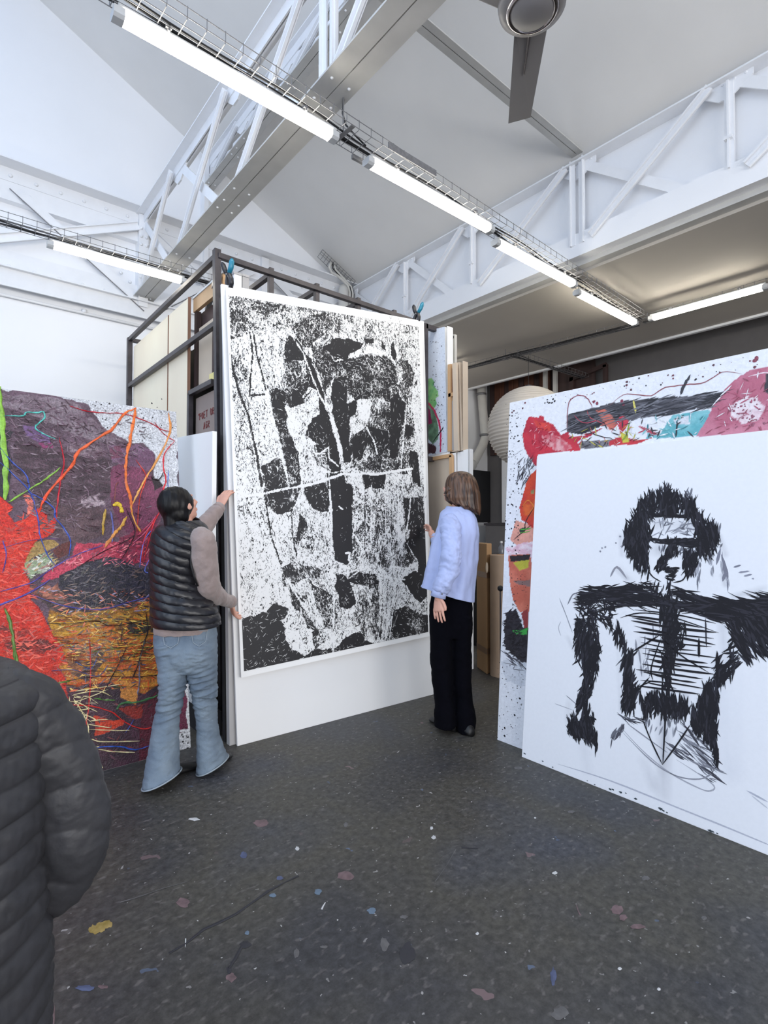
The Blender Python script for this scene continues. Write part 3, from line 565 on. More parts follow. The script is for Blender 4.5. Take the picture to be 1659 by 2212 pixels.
te = stand('white_canvas', 'plain white canvas edge standing at the far right of the stack, beside the dark screen', [onx(988, 976), onx(1011, 970), onx(1015, 1430), onx(992, 1440)], .04, 'paper_white')
te2 = thing('canvas_in_gap', 'thin black-framed panel standing between the tall canvas and the stretcher canvas', 'canvas', onx(975, 750)); MB().slab([onx(972, 722, 3.5), onx(982, 722, 3.5), onx(982, 790, 3.5), onx(972, 790, 3.5)], (.03, 0, 0)).build('sheet', 'pipe_white', te2); MB().slab([onx(973, 727, 3.49), onx(979, 725, 3.49), onx(979, 730, 3.49), onx(973, 733, 3.49)], (.01, 0, 0)).build('hook', 'black_steel', te2)

# ------------------------------------------------------------------ annexe: pipe, screen, boards, lantern, cardboard
pp = thing('drain_pipe', 'pale drain pipe with two collars and an elbow in the far corner', 'pipe', (8.2, 6.75, 2.5))
pts = [on(1039, 835, 'y', 6.7), on(1046, 920, 'y', 6.7), on(1048, 945, 'y', 6.7), on(1043, 962, 'y', 6.7), on(1025, 996, 'y', 6.7), on(1018, 1004, 'y', 6.7)]
MB().tube(pts, [.085]*6, 18).build('pipe_body', 'pipe_white', pp, smooth=True)
for p_ in ((1040, 852), (1047, 940)): c = on(*p_, 'y', 6.7); MB().tube([c-ZZ*.02, c+ZZ*.02], .097, 18).build('collar', 'galvanised', pp, smooth=True)
MB().ell(pts[-1], (.11, .11, .11)).build('elbow_end', 'pipe_white', pp, smooth=True)
t = thing('wall_screen', 'black flat panel mounted on the far white wall beside the pipe', 'panel', (8.1, 6.8, 1.42)); MB().box((7.72, 6.82, 1.42), (8.49, 6.88, 2.44)).build('sheet', 'void_black', t, bevel=.003)
t = thing('pale_panel', 'pale grey board behind the paper lantern in the far corner', 'board', (8.45, 6.2, 1.4)); MB().box((8.44, 4.2, 1.41), (8.48, 6.5, 2.72)).build('sheet', 'wall_white', t, bevel=.003)
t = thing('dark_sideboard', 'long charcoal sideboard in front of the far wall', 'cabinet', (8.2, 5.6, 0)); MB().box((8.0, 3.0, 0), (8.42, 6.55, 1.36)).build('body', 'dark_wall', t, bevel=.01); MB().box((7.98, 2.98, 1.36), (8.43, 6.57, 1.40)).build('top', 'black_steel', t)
t = thing('wood_cladding', 'dark reddish-brown upright wood boards on the far wall behind the lantern', 'cladding', (8.45, 6.3, 2.8))
for i in range(19):
    y = 6.78-i*.115; MB().box((8.43+random.random()*.02, y-.107, 2.75 if i < 9 else 3.0), (8.49, y, 4.72)).build('plank', 'rust_wood' if i % 3 else 'dark_wood', t)
t = thing('wall_frame', 'open wooden frame standing high on the dark far wall above the tall painting', 'frame', (8.3, 4.6, 3.4))
for a, b in (((8.3, 5.42, 2.9), (8.3, 5.42, 4.6)), ((8.3, 5.22, 2.9), (8.3, 5.22, 4.6)), ((8.3, 4.30, 3.2), (8.3, 4.30, 3.98)), ((8.3, 4.95, 3.86), (8.3, 4.28, 3.98)), ((8.3, 4.9, 3.0), (8.3, 4.9, 3.9))): MB().bar(a, b, .07, .05, (1, 0, 0)).build('bar', 'pipe_white' if a[1] > 5 else 'dark_wood', t)
MB().box((8.34, 4.5, 2.9), (8.36, 5.2, 4.7)).build('board', 'dark_wood', t)
MB().box((8.2, 6.0, 3.62), (8.3, 5.4, 3.66)).build('shelf_edge', 'dark_wood', t)
lc = dep(1142, 924, 7.75); R0 = .595
ln = thing('paper_lantern', 'big round ribbed paper lantern hanging from the cable tray', 'lantern', lc)
prof = []
nr = 34
for i in range(nr*4+1):
    ph = math.pi*(.03+.94*i/(nr*4)); rib = abs(math.sin(math.pi*i/4)); r = R0*(math.sin(ph))-.022*rib; prof.append((r, R0*math.cos(ph)))
MB().lathe(lc, prof[::-1], 48).build('shade', 'lantern_paper', ln, smooth=True)
MB().tube([lc+ZZ*R0*1.02, lc+ZZ*(ZL+.04-lc[2])], .004, 6).build('cord', 'black_rubber', ln); MB().lathe(lc+ZZ*R0*1.02, [(.05, -.01), (.05, .012), (.01, .02)], 20).build('ring', 'black_steel', ln)
t = thing('cardboard_box', 'tall narrow taped cardboard box standing beyond the woman in the blue shirt', 'box', (3.95, 3.2, 0))
a0, a1, a2 = on(1030, 1441, 'z', 0), on(1052, 1457, 'z', 0), on(1063, 1452, 'z', 0); q = [a0, a1, a2, a0+(a2-a1)]
MB().add(q+[p+ZZ*1.20 for p in q], [(0, 1, 2, 3), (4, 7, 6, 5), (0, 4, 5, 1), (1, 5, 6, 2), (2, 6, 7, 3), (3, 7, 4, 0)]).build('box', 'cardboard', t, bevel=.006)
for z in (.88, .18):
    cc_ = sum(q)/4; e = [cc_+(p-cc_)*1.02 for p in q]; MB().rings([[p+ZZ*z for p in e], [p+ZZ*(z+.055) for p in e]], cap=False).build('tape', 'tape_brown', t)
MB().ell(a1+ZZ*.98+(-.01, -.01, 0), (.015, .012, .05)).build('torn_tape', 'canvas_back', t, smooth=True)
t = thing('paper_roll', 'upright brown kraft paper roll standing beside the tall cardboard box', 'roll', (4.09, 2.96, 0))
c = on(1087, 1464, 'z', 0)+HF*.085; c[2] = 0; MB().lathe(c, [(.098, 0), (.098, 1.095), (.094, 1.10), (.035, 1.10), (.033, 1.0)], 36).build('paper', 'kraft_paper', t, smooth=False)
MB().lathe(c, [(.033, .99), (.035, 1.104), (.026, 1.104), (.024, .99)], 20).build('core', 'cardboard', t)
t = thing('door_stop', 'small black round knob on a thin stand beside the paper roll', 'knob', (3.6, 2.55, 0)); c = dep(1081, 1271, 3.9); t.location = (c[0], c[1], 0)
MB().ell(c, (.022, .022, .022)).build('knob', 'black_rubber', t, smooth=True); MB().tube([c, (c[0], c[1], 0)], .006, 8).build('rod', 'black_steel', t)
t = thing('water_bottle', 'small clear plastic bottle standing on a shelf box behind the paper roll', 'bottle', dep(1083, 1200, 5.9)); c = dep(1083, 1200, 5.9)
mat('clear_plastic', (120, 122, 128), .15); MB().lathe(c, [(.03, 0), (.032, .02), (.032, .09), (.013, .12), (.013, .14)], 18).build('bottle', 'clear_plastic', t, smooth=True)
MB().lathe(c, [(.015, .138), (.015, .16)], 14).build('cap', 'board_white', t)
bxx = thing('black_crate', 'black crate standing behind the cardboard box and paper roll', 'crate', (c[0], c[1], 0)); MB().box((c[0]-.1, c[1]-.15, 0), (c[0]+.35, c[1]+.35, c[2])).build('body', 'void_black', bxx, bevel=.005)
# ================================================================== painted surfaces
class Plane:
    def __init__(s, P, eu, ev):
        s.P = np.array(P, float); s.u = np.array(eu, float); s.v = np.array(ev, float); s.n = np.cross(s.u, s.v); s.n /= np.linalg.norm(s.n)
        if s.n @ (EYE-s.P) < 0: s.n = -s.n
        s.M = np.linalg.pinv(np.stack([s.u, s.v], 1))
    def st(s, px, py): return s.M @ (onp(px, py, s.P, s.n)-s.P)
    def pt(s, a, b, h=0.0): return s.P+s.u*a+s.v*b+s.n*h
def vnoise(x, y, seed=0, octs=4):
    out = np.zeros_like(x); amp = 1.0; tot = 0
    for o in range(octs):
        rs = np.random.RandomState(seed+o*17); G = rs.rand(64, 64); xi = np.floor(x).astype(int); yi = np.floor(y).astype(int)
        fx = x-xi; fy = y-yi; fx = fx*fx*(3-2*fx); fy = fy*fy*(3-2*fy)
        g = lambda i, j: G[i % 64, j % 64]
        out += amp*((g(xi, yi)*(1-fx)+g(xi+1, yi)*fx)*(1-fy)+(g(xi, yi+1)*(1-fx)+g(xi+1, yi+1)*fx)*fy); tot += amp; amp *= .5; x = x*2.03+5.1; y = y*2.03+1.7
    return out/tot-.5
def inside(S, T, poly):
    r = np.zeros(S.shape, bool); n = len(poly)
    for i in range(n):
        x0, y0 = poly[i]; x1, y1 = poly[(i+1) % n]
        if y0 == y1: continue
        c = ((T > min(y0, y1)) & (T <= max(y0, y1))) & (S < (x1-x0)*(T-y0)/(y1-y0)+x0); r ^= c
    return r
def segdist(S, T, pts):
    d = np.full(S.shape, 9.0)
    for (x0, y0), (x1, y1) in zip(pts[:-1], pts[1:]):
        L = (x1-x0)**2+(y1-y0)**2+1e-12; t = np.clip(((S-x0)*(x1-x0)+(T-y0)*(y1-y0))/L, 0, 1); d = np.minimum(d, np.hypot(S-x0-t*(x1-x0), T-y0-t*(y1-y0)))
    return d
class Canvas:                                  # grid of vertices carrying paint colour, corners in plane coordinates
    def __init__(s, plane, corners, nx, ny, base):
        s.pl = plane; s.nx, s.ny = nx, ny; a = np.linspace(0, 1, nx)[None, :]; b = np.linspace(0, 1, ny)[:, None]; c = [np.array(q) for q in corners]   # TL TR BR BL
        s.S = (c[0][0]*(1-a)+c[1][0]*a)*(1-b)+(c[3][0]*(1-a)+c[2][0]*a)*b; s.T = (c[0][1]*(1-a)+c[1][1]*a)*(1-b)+(c[3][1]*(1-a)+c[2][1]*a)*b
        s.C = np.zeros((ny, nx, 4)); s.C[..., :3] = lin(base) if len(base) == 3 else base[:3]; s.C[..., 3] = 0; s.H = np.zeros((ny, nx)); s.k = 0
    def jit(s, amp, sc):
        s.k += 1; return s.S+amp*2*vnoise(s.S*sc, s.T*sc, s.k*3), s.T+amp*2*vnoise(s.S*sc+9, s.T*sc+4, s.k*3+50)
    def poly(s, pts, col, f, amp=.012, sc=14, streak=.12, ssc=(30, 30), a=0.0, h=.0, col2=None):
        P = [s.pl.st(*f(x, y)) for x, y in pts]; S, T = s.jit(amp, sc); m = inside(S, T, P); c = np.array(lin(col)); n = vnoise(s.S*ssc[0], s.T*ssc[1], s.k*7)[..., None]*2
        c2 = np.array(lin(col2)) if col2 is not None else None
        v = c*(1+streak*n*2) if c2 is None else c*(1-np.clip(.5+n*1.6, 0, 1))+c2*np.clip(.5+n*1.6, 0, 1)
        s.C[m, :3] = np.clip(v, 0, 1)[m]; s.C[m, 3] = a; s.H[m] = h
    def line(s, pts, w, col, f, a=0.0, amp=.003, h=.0):
        P = [s.pl.st(*f(x, y)) for x, y in pts]; S, T = s.jit(amp, 30); m = segdist(S, T, P) < w*(.75+vnoise(s.S*20, s.T*20, s.k))
        s.C[m, :3] = lin(col); s.C[m, 3] = a; s.H[m] += h
    def build(s, name, m, parent, h=.0015, rel=0.0):
        pts = s.pl.P+s.S[..., None]*s.pl.u+s.T[..., None]*s.pl.v+(h+s.H*rel)[..., None]*s.pl.n if rel else s.pl.P+s.S[..., None]*s.pl.u+s.T[..., None]*s.pl.v+h*s.pl.n
        me = bpy.data.meshes.new(name); idx = np.arange(s.nx*s.ny).reshape(s.ny, s.nx); q = np.stack([idx[1:, :-1], idx[1:, 1:], idx[:-1, 1:], idx[:-1, :-1]], -1).reshape(-1, 4)
        me.vertices.add(s.nx*s.ny); me.vertices.foreach_set('co', pts.reshape(-1).astype(np.float32)); me.loops.add(q.size); me.loops.foreach_set('vertex_index', q.ravel().astype(np.int32))
        me.polygons.add(len(q)); me.polygons.foreach_set('loop_start', np.arange(0, q.size, 4, dtype=np.int32)); me.update(calc_edges=True)
        at = me.color_attributes.new('Col', 'FLOAT_COLOR', 'POINT'); at.data.foreach_set('color', s.C.reshape(-1).astype(np.float32)); me.validate()
        me.polygons.foreach_set('use_smooth', [True]*len(me.polygons)); return link(name, me, m, parent)
class Strokes:                                 # thin strips of paint or charcoal lying on a plane
    def __init__(s, plane): s.pl = plane; s.mb = MB(); s.mb.c = []
    def strip(s, P, w, col, h=.002, taper=True, wob=.15):
        P = [np.array(p) for p in P]; m = len(P); L = []
        for i in range(m):
            d = P[min(i+1, m-1)]-P[max(i-1, 0)]; d = d/max(1e-9, np.hypot(*d)); nn = np.array([-d[1], d[0]]); t = i/(m-1)
            ww = w/2*(1 if not taper else (.15+.85*min(1, 5*t, 5*(1-t)+.0)))*(1+wob*(random.random()*2-1)); L += [s.pl.pt(*(P[i]+nn*ww), h), s.pl.pt(*(P[i]-nn*ww), h)]
        s.mb.add(L, [(2*i, 2*i+1, 2*i+3, 2*i+2) for i in range(m-1)], (*lin(col), 0))
    def path(s, pts, w, col, f, h=.002, sub=4, taper=True, jit=0, wob=.15):
        P = [s.pl.st(*f(x, y)) for x, y in pts]; Q = []
        n = len(P)
        for i in range(n-1):
            p0, p1, p2, p3 = P[max(i-1, 0)], P[i], P[i+1], P[min(i+2, n-1)]
            for k in range(sub):
                t = k/sub; Q.append(.5*((2*p1)+(-p0+p2)*t+(2*p0-5*p1+4*p2-p3)*t*t+(-p0+3*p1-3*p2+p3)*t**3)+np.array([random.gauss(0, 1), random.gauss(0, 1)])*jit)
        Q.append(P[-1]); s.strip(Q, w, col, h, taper, wob)
    def hatch(s, poly, ang, n, ln, w, col, f, h=(.001, .002), spread=12, curve=.08, clip=True):
        P = [s.pl.st(*f(x, y)) for x, y in poly]; X = np.array([p[0] for p in P]); Y = np.array([p[1] for p in P]); c = 0; tries = 0
        while c < n and tries < n*12:
            tries += 1; x = random.uniform(X.min(), X.max()); y = random.uniform(Y.min(), Y.max())
            if not inside(np.array([x]), np.array([y]), P)[0]: continue
            a = math.radians(ang+random.gauss(0, spread)); l = ln*random.uniform(.4, 1.2)/2; dx, dy = math.cos(a)*l, math.sin(a)*l; k = random.uniform(-curve, curve)*l
            cc = col if isinstance(col[0], (int, float)) else random.choice(col)
            s.strip([(x-dx, y-dy), (x-dx*.33-dy*k*6, y-dy*.33+dx*k*6), (x+dx*.33-dy*k*6, y+dy*.33+dx*k*6), (x+dx, y+dy)], w*random.uniform(.5, 1.3), cc, random.uniform(*h)); c += 1
    def blob(s, x, y, r, col, f, h=.0018, n=8, el=1.0, px=False):
        c = s.pl.st(*f(x, y)); a0 = random.random()*3; L = [s.pl.pt(*c, h+.0008)]
        for k in range(n):
            th = 2*math.pi*k/n; rr = r*random.uniform(.65, 1.15); L.append(s.pl.pt(c[0]+rr*math.cos(th), c[1]+rr*math.sin(th)*el, h))
        s.mb.add(L, [(0, 1+k, 1+(k+1) % n) for k in range(n)], (*lin(col), 0))
    def rope(s, pts, w, col, f, col2=None, h=.004, sub=5):      # raised trail of thick paint
        P = [s.pl.st(*f(x, y)) for x, y in pts]; Q = []; n = len(P)
        for i in range(n-1):
            p0, p1, p2, p3 = P[max(i-1, 0)], P[i], P[i+1], P[min(i+2, n-1)]
            for k in range(sub): t = k/sub; Q.append(.5*((2*p1)+(-p0+p2)*t+(2*p0-5*p1+4*p2-p3)*t*t+(-p0+3*p1-3*p2+p3)*t**3)+np.array([random.gauss(0, 1), random.gauss(0, 1)])*w*.10)
        Q.append(P[-1]); m = len(Q); L = []; C = []
        for i in range(m):
            d = Q[min(i+1, m-1)]-Q[max(i-1, 0)]; d = d/max(1e-9, np.hypot(*d)); nn = np.array([-d[1], d[0]]); ww = w/2*random.uniform(.6, 1.25)*min(1, .3+6*i/m, .3+6*(m-1-i)/m)
            for a, hh in ((1, 0.0040), (.5, h+.0045), (-.5, h+.0045), (-1, .0040)): L.append(s.pl.pt(*(Q[i]+nn*ww*a), hh*random.uniform(.7, 1.1)))
            t = i/(m-1); c = np.array(lin(col)) if col2 is None else np.array(lin(col))*(1-t)+np.array(lin(col2))*t; c = c*random.uniform(.8, 1.15); C += [(*np.clip(c, 0, 1), 0)]*4
        s.mb.add(L, [(4*i+k, 4*i+k+1, 4*i+k+5, 4*i+k+4) for i in range(m-1) for k in range(3)], C)
    def build(s, name, m, parent, kind='stuff'): return s.mb.build(name, m, parent, kind=kind)

def paint_material(name, rough=.45, fine=70, amt=.35, bst=.5, bdist=.006, warm=0.0, speck=False, str_=(1, 1, 1)):
    m, nt, b = newmat(name); at = N(nt, 'ShaderNodeAttribute', attribute_name='Col'); v = coords(nt, str_)
    n1 = N(nt, 'ShaderNodeTexNoise'); n1.inputs['Scale'].default_value = fine; n1.inputs['Detail'].default_value = 5; n1.inputs['Distortion'].default_value = .5; nt.links.new(v, n1.inputs[0])
    r = ramp(nt, n1.outputs[0], [(0.32, (1-amt,)*3), (0.55, (1, 1, 1)), (0.70, (1+amt*.6,)*3)])
    c = mix(nt, 1.0, at.outputs['Color'], r.outputs[0], 'MULTIPLY')
    # dark specks where the painter's alpha asks for them
    n2 = N(nt, 'ShaderNodeTexNoise'); n2.inputs['Scale'].default_value = fine*.55; n2.inputs['Detail'].default_value = 2; n2.inputs['Distortion'].default_value = 2.5; nt.links.new(v, n2.inputs[0])
    g = ramp(nt, n2.outputs[0], [(.60, (0, 0, 0)), (.64, (1, 1, 1))]); k = N(nt, 'ShaderNodeMath', operation='MULTIPLY'); nt.links.new(g.outputs[0], k.inputs[0]); nt.links.new(at.outputs['Alpha'], k.inputs[1])
    c = mix(nt, k.outputs[0], c, (.03, .028, .035)); nt.links.new(c, b.inputs['Base Color']); b.inputs['Roughness'].default_value = rough
    if bst: bump(nt, b, n1.outputs[0], bst, bdist)
    return m
def print_material():                          # ink density from the Col attribute, cut by fine curly noise into pure black and white
    m, nt, b = newmat('ink_print'); at = N(nt, 'ShaderNodeAttribute', attribute_name='Col'); sp = N(nt, 'ShaderNodeSeparateColor'); nt.links.new(at.outputs['Color'], sp.inputs[0])
    v = coords(nt, (1, 1, .6))
    n1 = N(nt, 'ShaderNodeTexNoise'); n1.inputs['Scale'].default_value = 60; n1.inputs['Detail'].default_value = 3.0; n1.inputs['Roughness'].default_value = .6; n1.inputs['Distortion'].default_value = 2.6; nt.links.new(v, n1.inputs[0])
    n2 = N(nt, 'ShaderNodeTexNoise'); n2.inputs['Scale'].default_value = 19; n2.inputs['Detail'].default_value = 5; n2.inputs['Distortion'].default_value = 3.5; nt.links.new(v, n2.inputs[0])
    n3 = N(nt, 'ShaderNodeTexNoise'); n3.inputs['Scale'].default_value = 7; n3.inputs['Detail'].default_value = 4; n3.inputs['Distortion'].default_value = 2.0; nt.links.new(v, n3.inputs[0])
    a = N(nt, 'ShaderNodeMath', operation='MULTIPLY_ADD'); nt.links.new(n1.outputs[0], a.inputs[0]); a.inputs[1].default_value = 1.5; nt.links.new(sp.outputs[0], a.inputs[2])
    a2 = N(nt, 'ShaderNodeMath', operation='MULTIPLY_ADD'); nt.links.new(n3.outputs[0], a2.inputs[0]); a2.inputs[1].default_value = .55; nt.links.new(a.outputs[0], a2.inputs[2])
    a3 = N(nt, 'ShaderNodeMath', operation='MULTIPLY_ADD'); nt.links.new(n2.outputs[0], a3.inputs[0]); a3.inputs[1].default_value = 1.0; nt.links.new(a2.outputs[0], a3.inputs[2]); a2 = a3
    r = ramp(nt, a2.outputs[0], [(0.0, lin((238, 238, 238))), (0.5, lin((238, 238, 238)))]); 
    s = N(nt, 'ShaderNodeMapRange'); s.inputs['From Min'].default_value = 2.02; s.inputs['From Max'].default_value = 2.09; nt.links.new(a2.outputs[0], s.inputs[0])
    c = mix(nt, s.outputs[0], lin((240, 240, 240)), lin((34, 33, 36))); nt.links.new(c, b.inputs['Base Color']); b.inputs['Roughness'].default_value = .55
print_material()
paint_material('oil_left', .42, 100, .45, .7, .008)
paint_material('oil_right', .40, 60, .07, .4, .005)
paint_material('paint_trails', .35, 90, .25, .3, .003)
paint_material('charcoal', .85, 160, .12, 0)
paint_material('drawing_paper', .7, 60, .015, 0)
fA = lambda x, y: (x/3.456+470, y/3.456+590)
fB = lambda x, y: (x/3.456+470, y/3.456+1050)
fC = lambda x, y: (x/3.686, y/3.686+820)
fD = lambda x, y: (x/2.66, y/2.66+1380)
fE = lambda x, y: (x/2.8166+1070, y/2.8166+740)
fF = lambda x, y: (x/2.8166+1070, y/2.8166+1200)

# ------------------------------------------------------------------ the black and white print
PP = BL+nB*.035
pl = Plane(PP, dB, upB/np.linalg.norm(upB))
pr = thing('large_print', 'very large black and white print held up by the two women, white border all round', 'print', onp(725, 1420, PP, nB))
q = [onp(488, 620, PP, nB), onp(911, 693, PP, nB), onp(929, 1374, PP, nB), onp(521, 1464, PP, nB)]
MB().slab(q, -nB*.006).build('paper_sheet', 'paper_white', pr)
cv = Canvas(pl, [pl.st(494, 637), pl.st(904, 706), pl.st(925, 1365), pl.st(527, 1450)], 300, 560, (.44, .44, .44)); cv.C[..., :3] = .42+.10*vnoise(cv.S*3, cv.T*3, 5)[..., None]
def D(pts, d, f, amp=.020, sc=16, rough=.0):
    d = d if d < .9 else .86+(d-.9)*.8
    P = [pl.st(*f(x, y)) for x, y in pts]; S, T = cv.jit(amp, sc); m = inside(S, T, P); n = vnoise(cv.S*12, cv.T*12, cv.k)
    cv.C[m, :3] = (d+rough*n*2)[m][:, None]
def DL(pts, w, d, f): 
    P = [pl.st(*f(x, y)) for x, y in pts]; S, T = cv.jit(.004, 25); m = segdist(S, T, P) < w*(.8+vnoise(cv.S*25, cv.T*25, cv.k)); cv.C[m, :3] = d
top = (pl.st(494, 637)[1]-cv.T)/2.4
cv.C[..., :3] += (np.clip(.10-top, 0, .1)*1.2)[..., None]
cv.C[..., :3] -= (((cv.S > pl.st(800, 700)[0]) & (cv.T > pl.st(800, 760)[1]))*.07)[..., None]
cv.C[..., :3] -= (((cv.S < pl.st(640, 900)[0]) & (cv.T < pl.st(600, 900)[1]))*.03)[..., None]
for pts, d, f, r in (
    ([(100, 170), (520, 250), (500, 300), (330, 300), (200, 260), (100, 240)], .60, fA, .1), ([(90, 600), (170, 620), (250, 800), (160, 850), (100, 760)], .55, fA, .1), ([(100, 260), (230, 280), (200, 460), (90, 500)], .56, fA, .1),
    ([(535, 390), (680, 320), (790, 290), (830, 330), (850, 420), (760, 480), (700, 560), (640, 560)], .66, fA, .10),
    ([(690, 540), (760, 520), (840, 590), (870, 655), (960, 650), (1100, 605), (1250, 620), (1330, 700), (1350, 790), (1290, 870), (1180, 930), (1040, 950), (870, 780), (800, 900), (760, 760), (700, 640)], .70, fA, .22),
    ([(1130, 950), (1290, 870), (1400, 960), (1470, 1060), (1480, 1180), (1440, 1240), (1420, 1500), (1100, 1500), (980, 1450), (1000, 1200), (1110, 1150)], .60, fA, .25),
    ([(1350, 670), (1410, 650), (1480, 750), (1440, 850), (1380, 800)], .66, fA, .1), ([(1270, 860), (1400, 800), (1460, 900), (1440, 1000), (1330, 900)], .58, fA, .1),
    ([(500, 640), (600, 660), (700, 800), (670, 880), (620, 960), (540, 1010), (500, 960), (480, 860)], .66, fA, .35),
    ([(385, 880), (440, 840), (510, 900), (500, 1000), (540, 1090), (530, 1180), (570, 1260), (610, 1400), (620, 1590), (520, 1590), (480, 1300), (430, 1150), (400, 980)], .80, fA, .30),
    ([(330, 1440), (420, 1380), (520, 1370), (600, 1430), (600, 1590), (350, 1590)], .74, fA, .3),
    ([(660, 1280), (800, 1300), (920, 1440), (870, 1500), (740, 1420)], .56, fA, .2),
    ([(780, 560), (860, 490), (960, 490), (1085, 525), (1060, 565), (990, 590), (960, 650), (880, 655), (840, 590)], .98, fA, .08),
    ([(545, 470), (600, 500), (650, 570), (650, 640), (560, 660), (520, 690), (495, 600), (500, 540)], .88, fA, .22),
    ([(650, 600), (690, 640), (740, 760), (780, 880), (830, 1060), (880, 1250), (925, 1470), (850, 1480), (820, 1420), (800, 1300), (740, 1280), (660, 1200), (700, 1080), (770, 1060), (750, 880), (680, 840), (670, 760)], 1.0, fA, .06),
    ([(870, 790), (930, 790), (960, 850), (960, 970), (1040, 960), (1040, 1040), (980, 1090), (990, 1400), (930, 1420), (880, 1130), (840, 930)], .98, fA, .12),
    ([(1290, 960), (1340, 900), (1400, 980), (1390, 1080), (1340, 1380), (1280, 1390), (1290, 1150)], .98, fA, .14), ([(1000, 1240), (1100, 1180), (1130, 1130), (1270, 1190), (1270, 1290), (1200, 1380), (1120, 1260), (1060, 1400), (1010, 1380)], .96, fA, .2),
    ([(1435, 1320), (1480, 1340), (1500, 1460), (1520, 1590), (1460, 1590), (1430, 1420)], .96, fA, .1), ([(1400, 1130), (1470, 1150), (1450, 1230), (1400, 1200)], .85, fA, .1),
    ([(720, 1280), (800, 1265), (805, 1330), (730, 1345)], .98, fA, .1), ([(680, 1110), (760, 1110), (760, 1250), (690, 1230), (640, 1180)], .9, fA, .2), ([(560, 870), (620, 880), (640, 960), (560, 1000), (540, 930)], .95, fA, .1),
    ([(1100, 490), (1160, 485), (1165, 515), (1110, 520)], .9, fA, .1), ([(1230, 500), (1250, 540), (1245, 580), (1228, 560)], .95, fA, 0), ([(1310, 500), (1325, 560), (1330, 650), (1305, 640), (1300, 560)], .95, fA, 0), ([(1470, 800), (1485, 800), (1485, 830), (1470, 830)], .95, fA, 0),
    ([(530, 1030), (640, 990), (690, 1010), (650, 1110), (620, 1180), (530, 1180), (515, 1090)], .34, fA, .05), ([(1010, 1180), (1000, 1100), (1050, 1000), (1110, 940), (1150, 960), (1110, 1150), (1020, 1210)], .30, fA, .05), ([(1110, 540), (1250, 590), (1240, 610), (1090, 600)], .24, fA, 0), ([(620, 1200), (640, 1400), (760, 1500), (640, 1580), (610, 1500)], .36, fA, .05),
    ([(1450, 980), (1500, 900), (1540, 1500), (1500, 1430), (1480, 1250)], .36, fA, 0),
    ([(1020, 60), (1400, 60), (1400, 700), (1180, 600), (1000, 560), (1010, 430)], .52, fB, .22), ([(820, -100), (940, -100), (960, 20), (830, 30)], .95, fB, .1), ([(1080, -90), (1250, -90), (1250, 10), (1090, 20)], .93, fB, .15), ([(650, -20), (790, -30), (830, 40), (830, 180), (780, 200), (700, 150), (640, 60)], .92, fB, .15),
    ([(350, -60), (600, -90), (620, 20), (560, 180), (440, 200), (380, 150), (340, 40)], .82, fB, .3), ([(590, 200), (650, 240), (665, 340), (620, 440), (580, 330)], .75, fB, .3), ([(550, 380), (720, 380), (710, 470), (600, 450)], .70, fB, .3),
    ([(1390, 90), (1530, 80), (1550, 260), (1400, 330)], .80, fB, .25), ([(1440, 310), (1540, 260), (1560, 400), (1572, 600), (1578, 800), (1510, 880), (1440, 800), (1370, 700), (1500, 620), (1490, 540), (1390, 440), (1425, 380)], 1.02, fB, .06),
    ([(1300, 420), (1400, 420), (1490, 560), (1400, 620), (1340, 600)], .62, fB, .15), ([(1050, 780), (1200, 700), (1230, 1150), (1080, 1140), (1000, 1000), (1030, 880)], .56, fB, .15), ([(1340, 820), (1480, 870), (1575, 890), (1575, 970), (1400, 910)], .46, fB, .1),
    ([(1320, 930), (1400, 900), (1578, 970), (1578, 1110), (1250, 1165)], .78, fB, .3), ([(470, 600), (560, 560), (780, 620), (760, 680), (620, 700), (560, 760), (480, 740)], .68, fB, .3), ([(540, 730), (640, 860), (820, 1150), (720, 1230), (640, 1000), (560, 880)], .66, fB, .25), ([(660, 690), (860, 820), (900, 960), (880, 1080), (800, 1050)], .66, fB, .3),
    ([(840, -20), (1000, -20), (1010, 60), (1000, 180), (1012, 430), (1000, 520), (960, 600), (890, 560), (865, 480)], 1.02, fB, .04), ([(880, 640), (960, 680), (1020, 800), (1030, 880), (960, 920), (920, 900), (880, 760)], .98, fB, .08), ([(1000, 640), (1180, 650), (1195, 770), (1060, 740), (980, 700)], .84, fB, .3),
    ([(1010, 60), (1080, 40), (1100, 260), (1020, 330)], .45, fB, .2), ([(1400, -20), (1500, -20), (1500, 80), (1420, 90)], .5, fB, .2),
    ([(180, 1000), (300, 960), (420, 885), (520, 910), (520, 960), (460, 1000), (510, 1060), (500, 1160), (560, 1220), (660, 1280), (170, 1410)], .92, fB, .22), ([(320, 1000), (420, 950), (470, 1020), (500, 1080), (490, 1140), (340, 1150)], 1.02, fB, 0), ([(190, 1230), (330, 1180), (360, 1290), (640, 1290), (180, 1410)], .98, fB, .1),
    ([(880, 1210), (960, 1120), (1060, 1085), (1100, 1150), (1180, 1180), (800, 1265), (640, 1280), (700, 1235)], .96, fB, .1), ([(500, 1060), (620, 1100), (640, 1260), (560, 1220)], .30, fB, .05), ([(660, 1040), (700, 1080), (720, 1220), (680, 1200)], .25, fB, 0), ([(940, 1100), (1060, 1030), (1075, 1080), (960, 1120)], .32, fB, 0)):
    D(pts, d, f, rough=r)
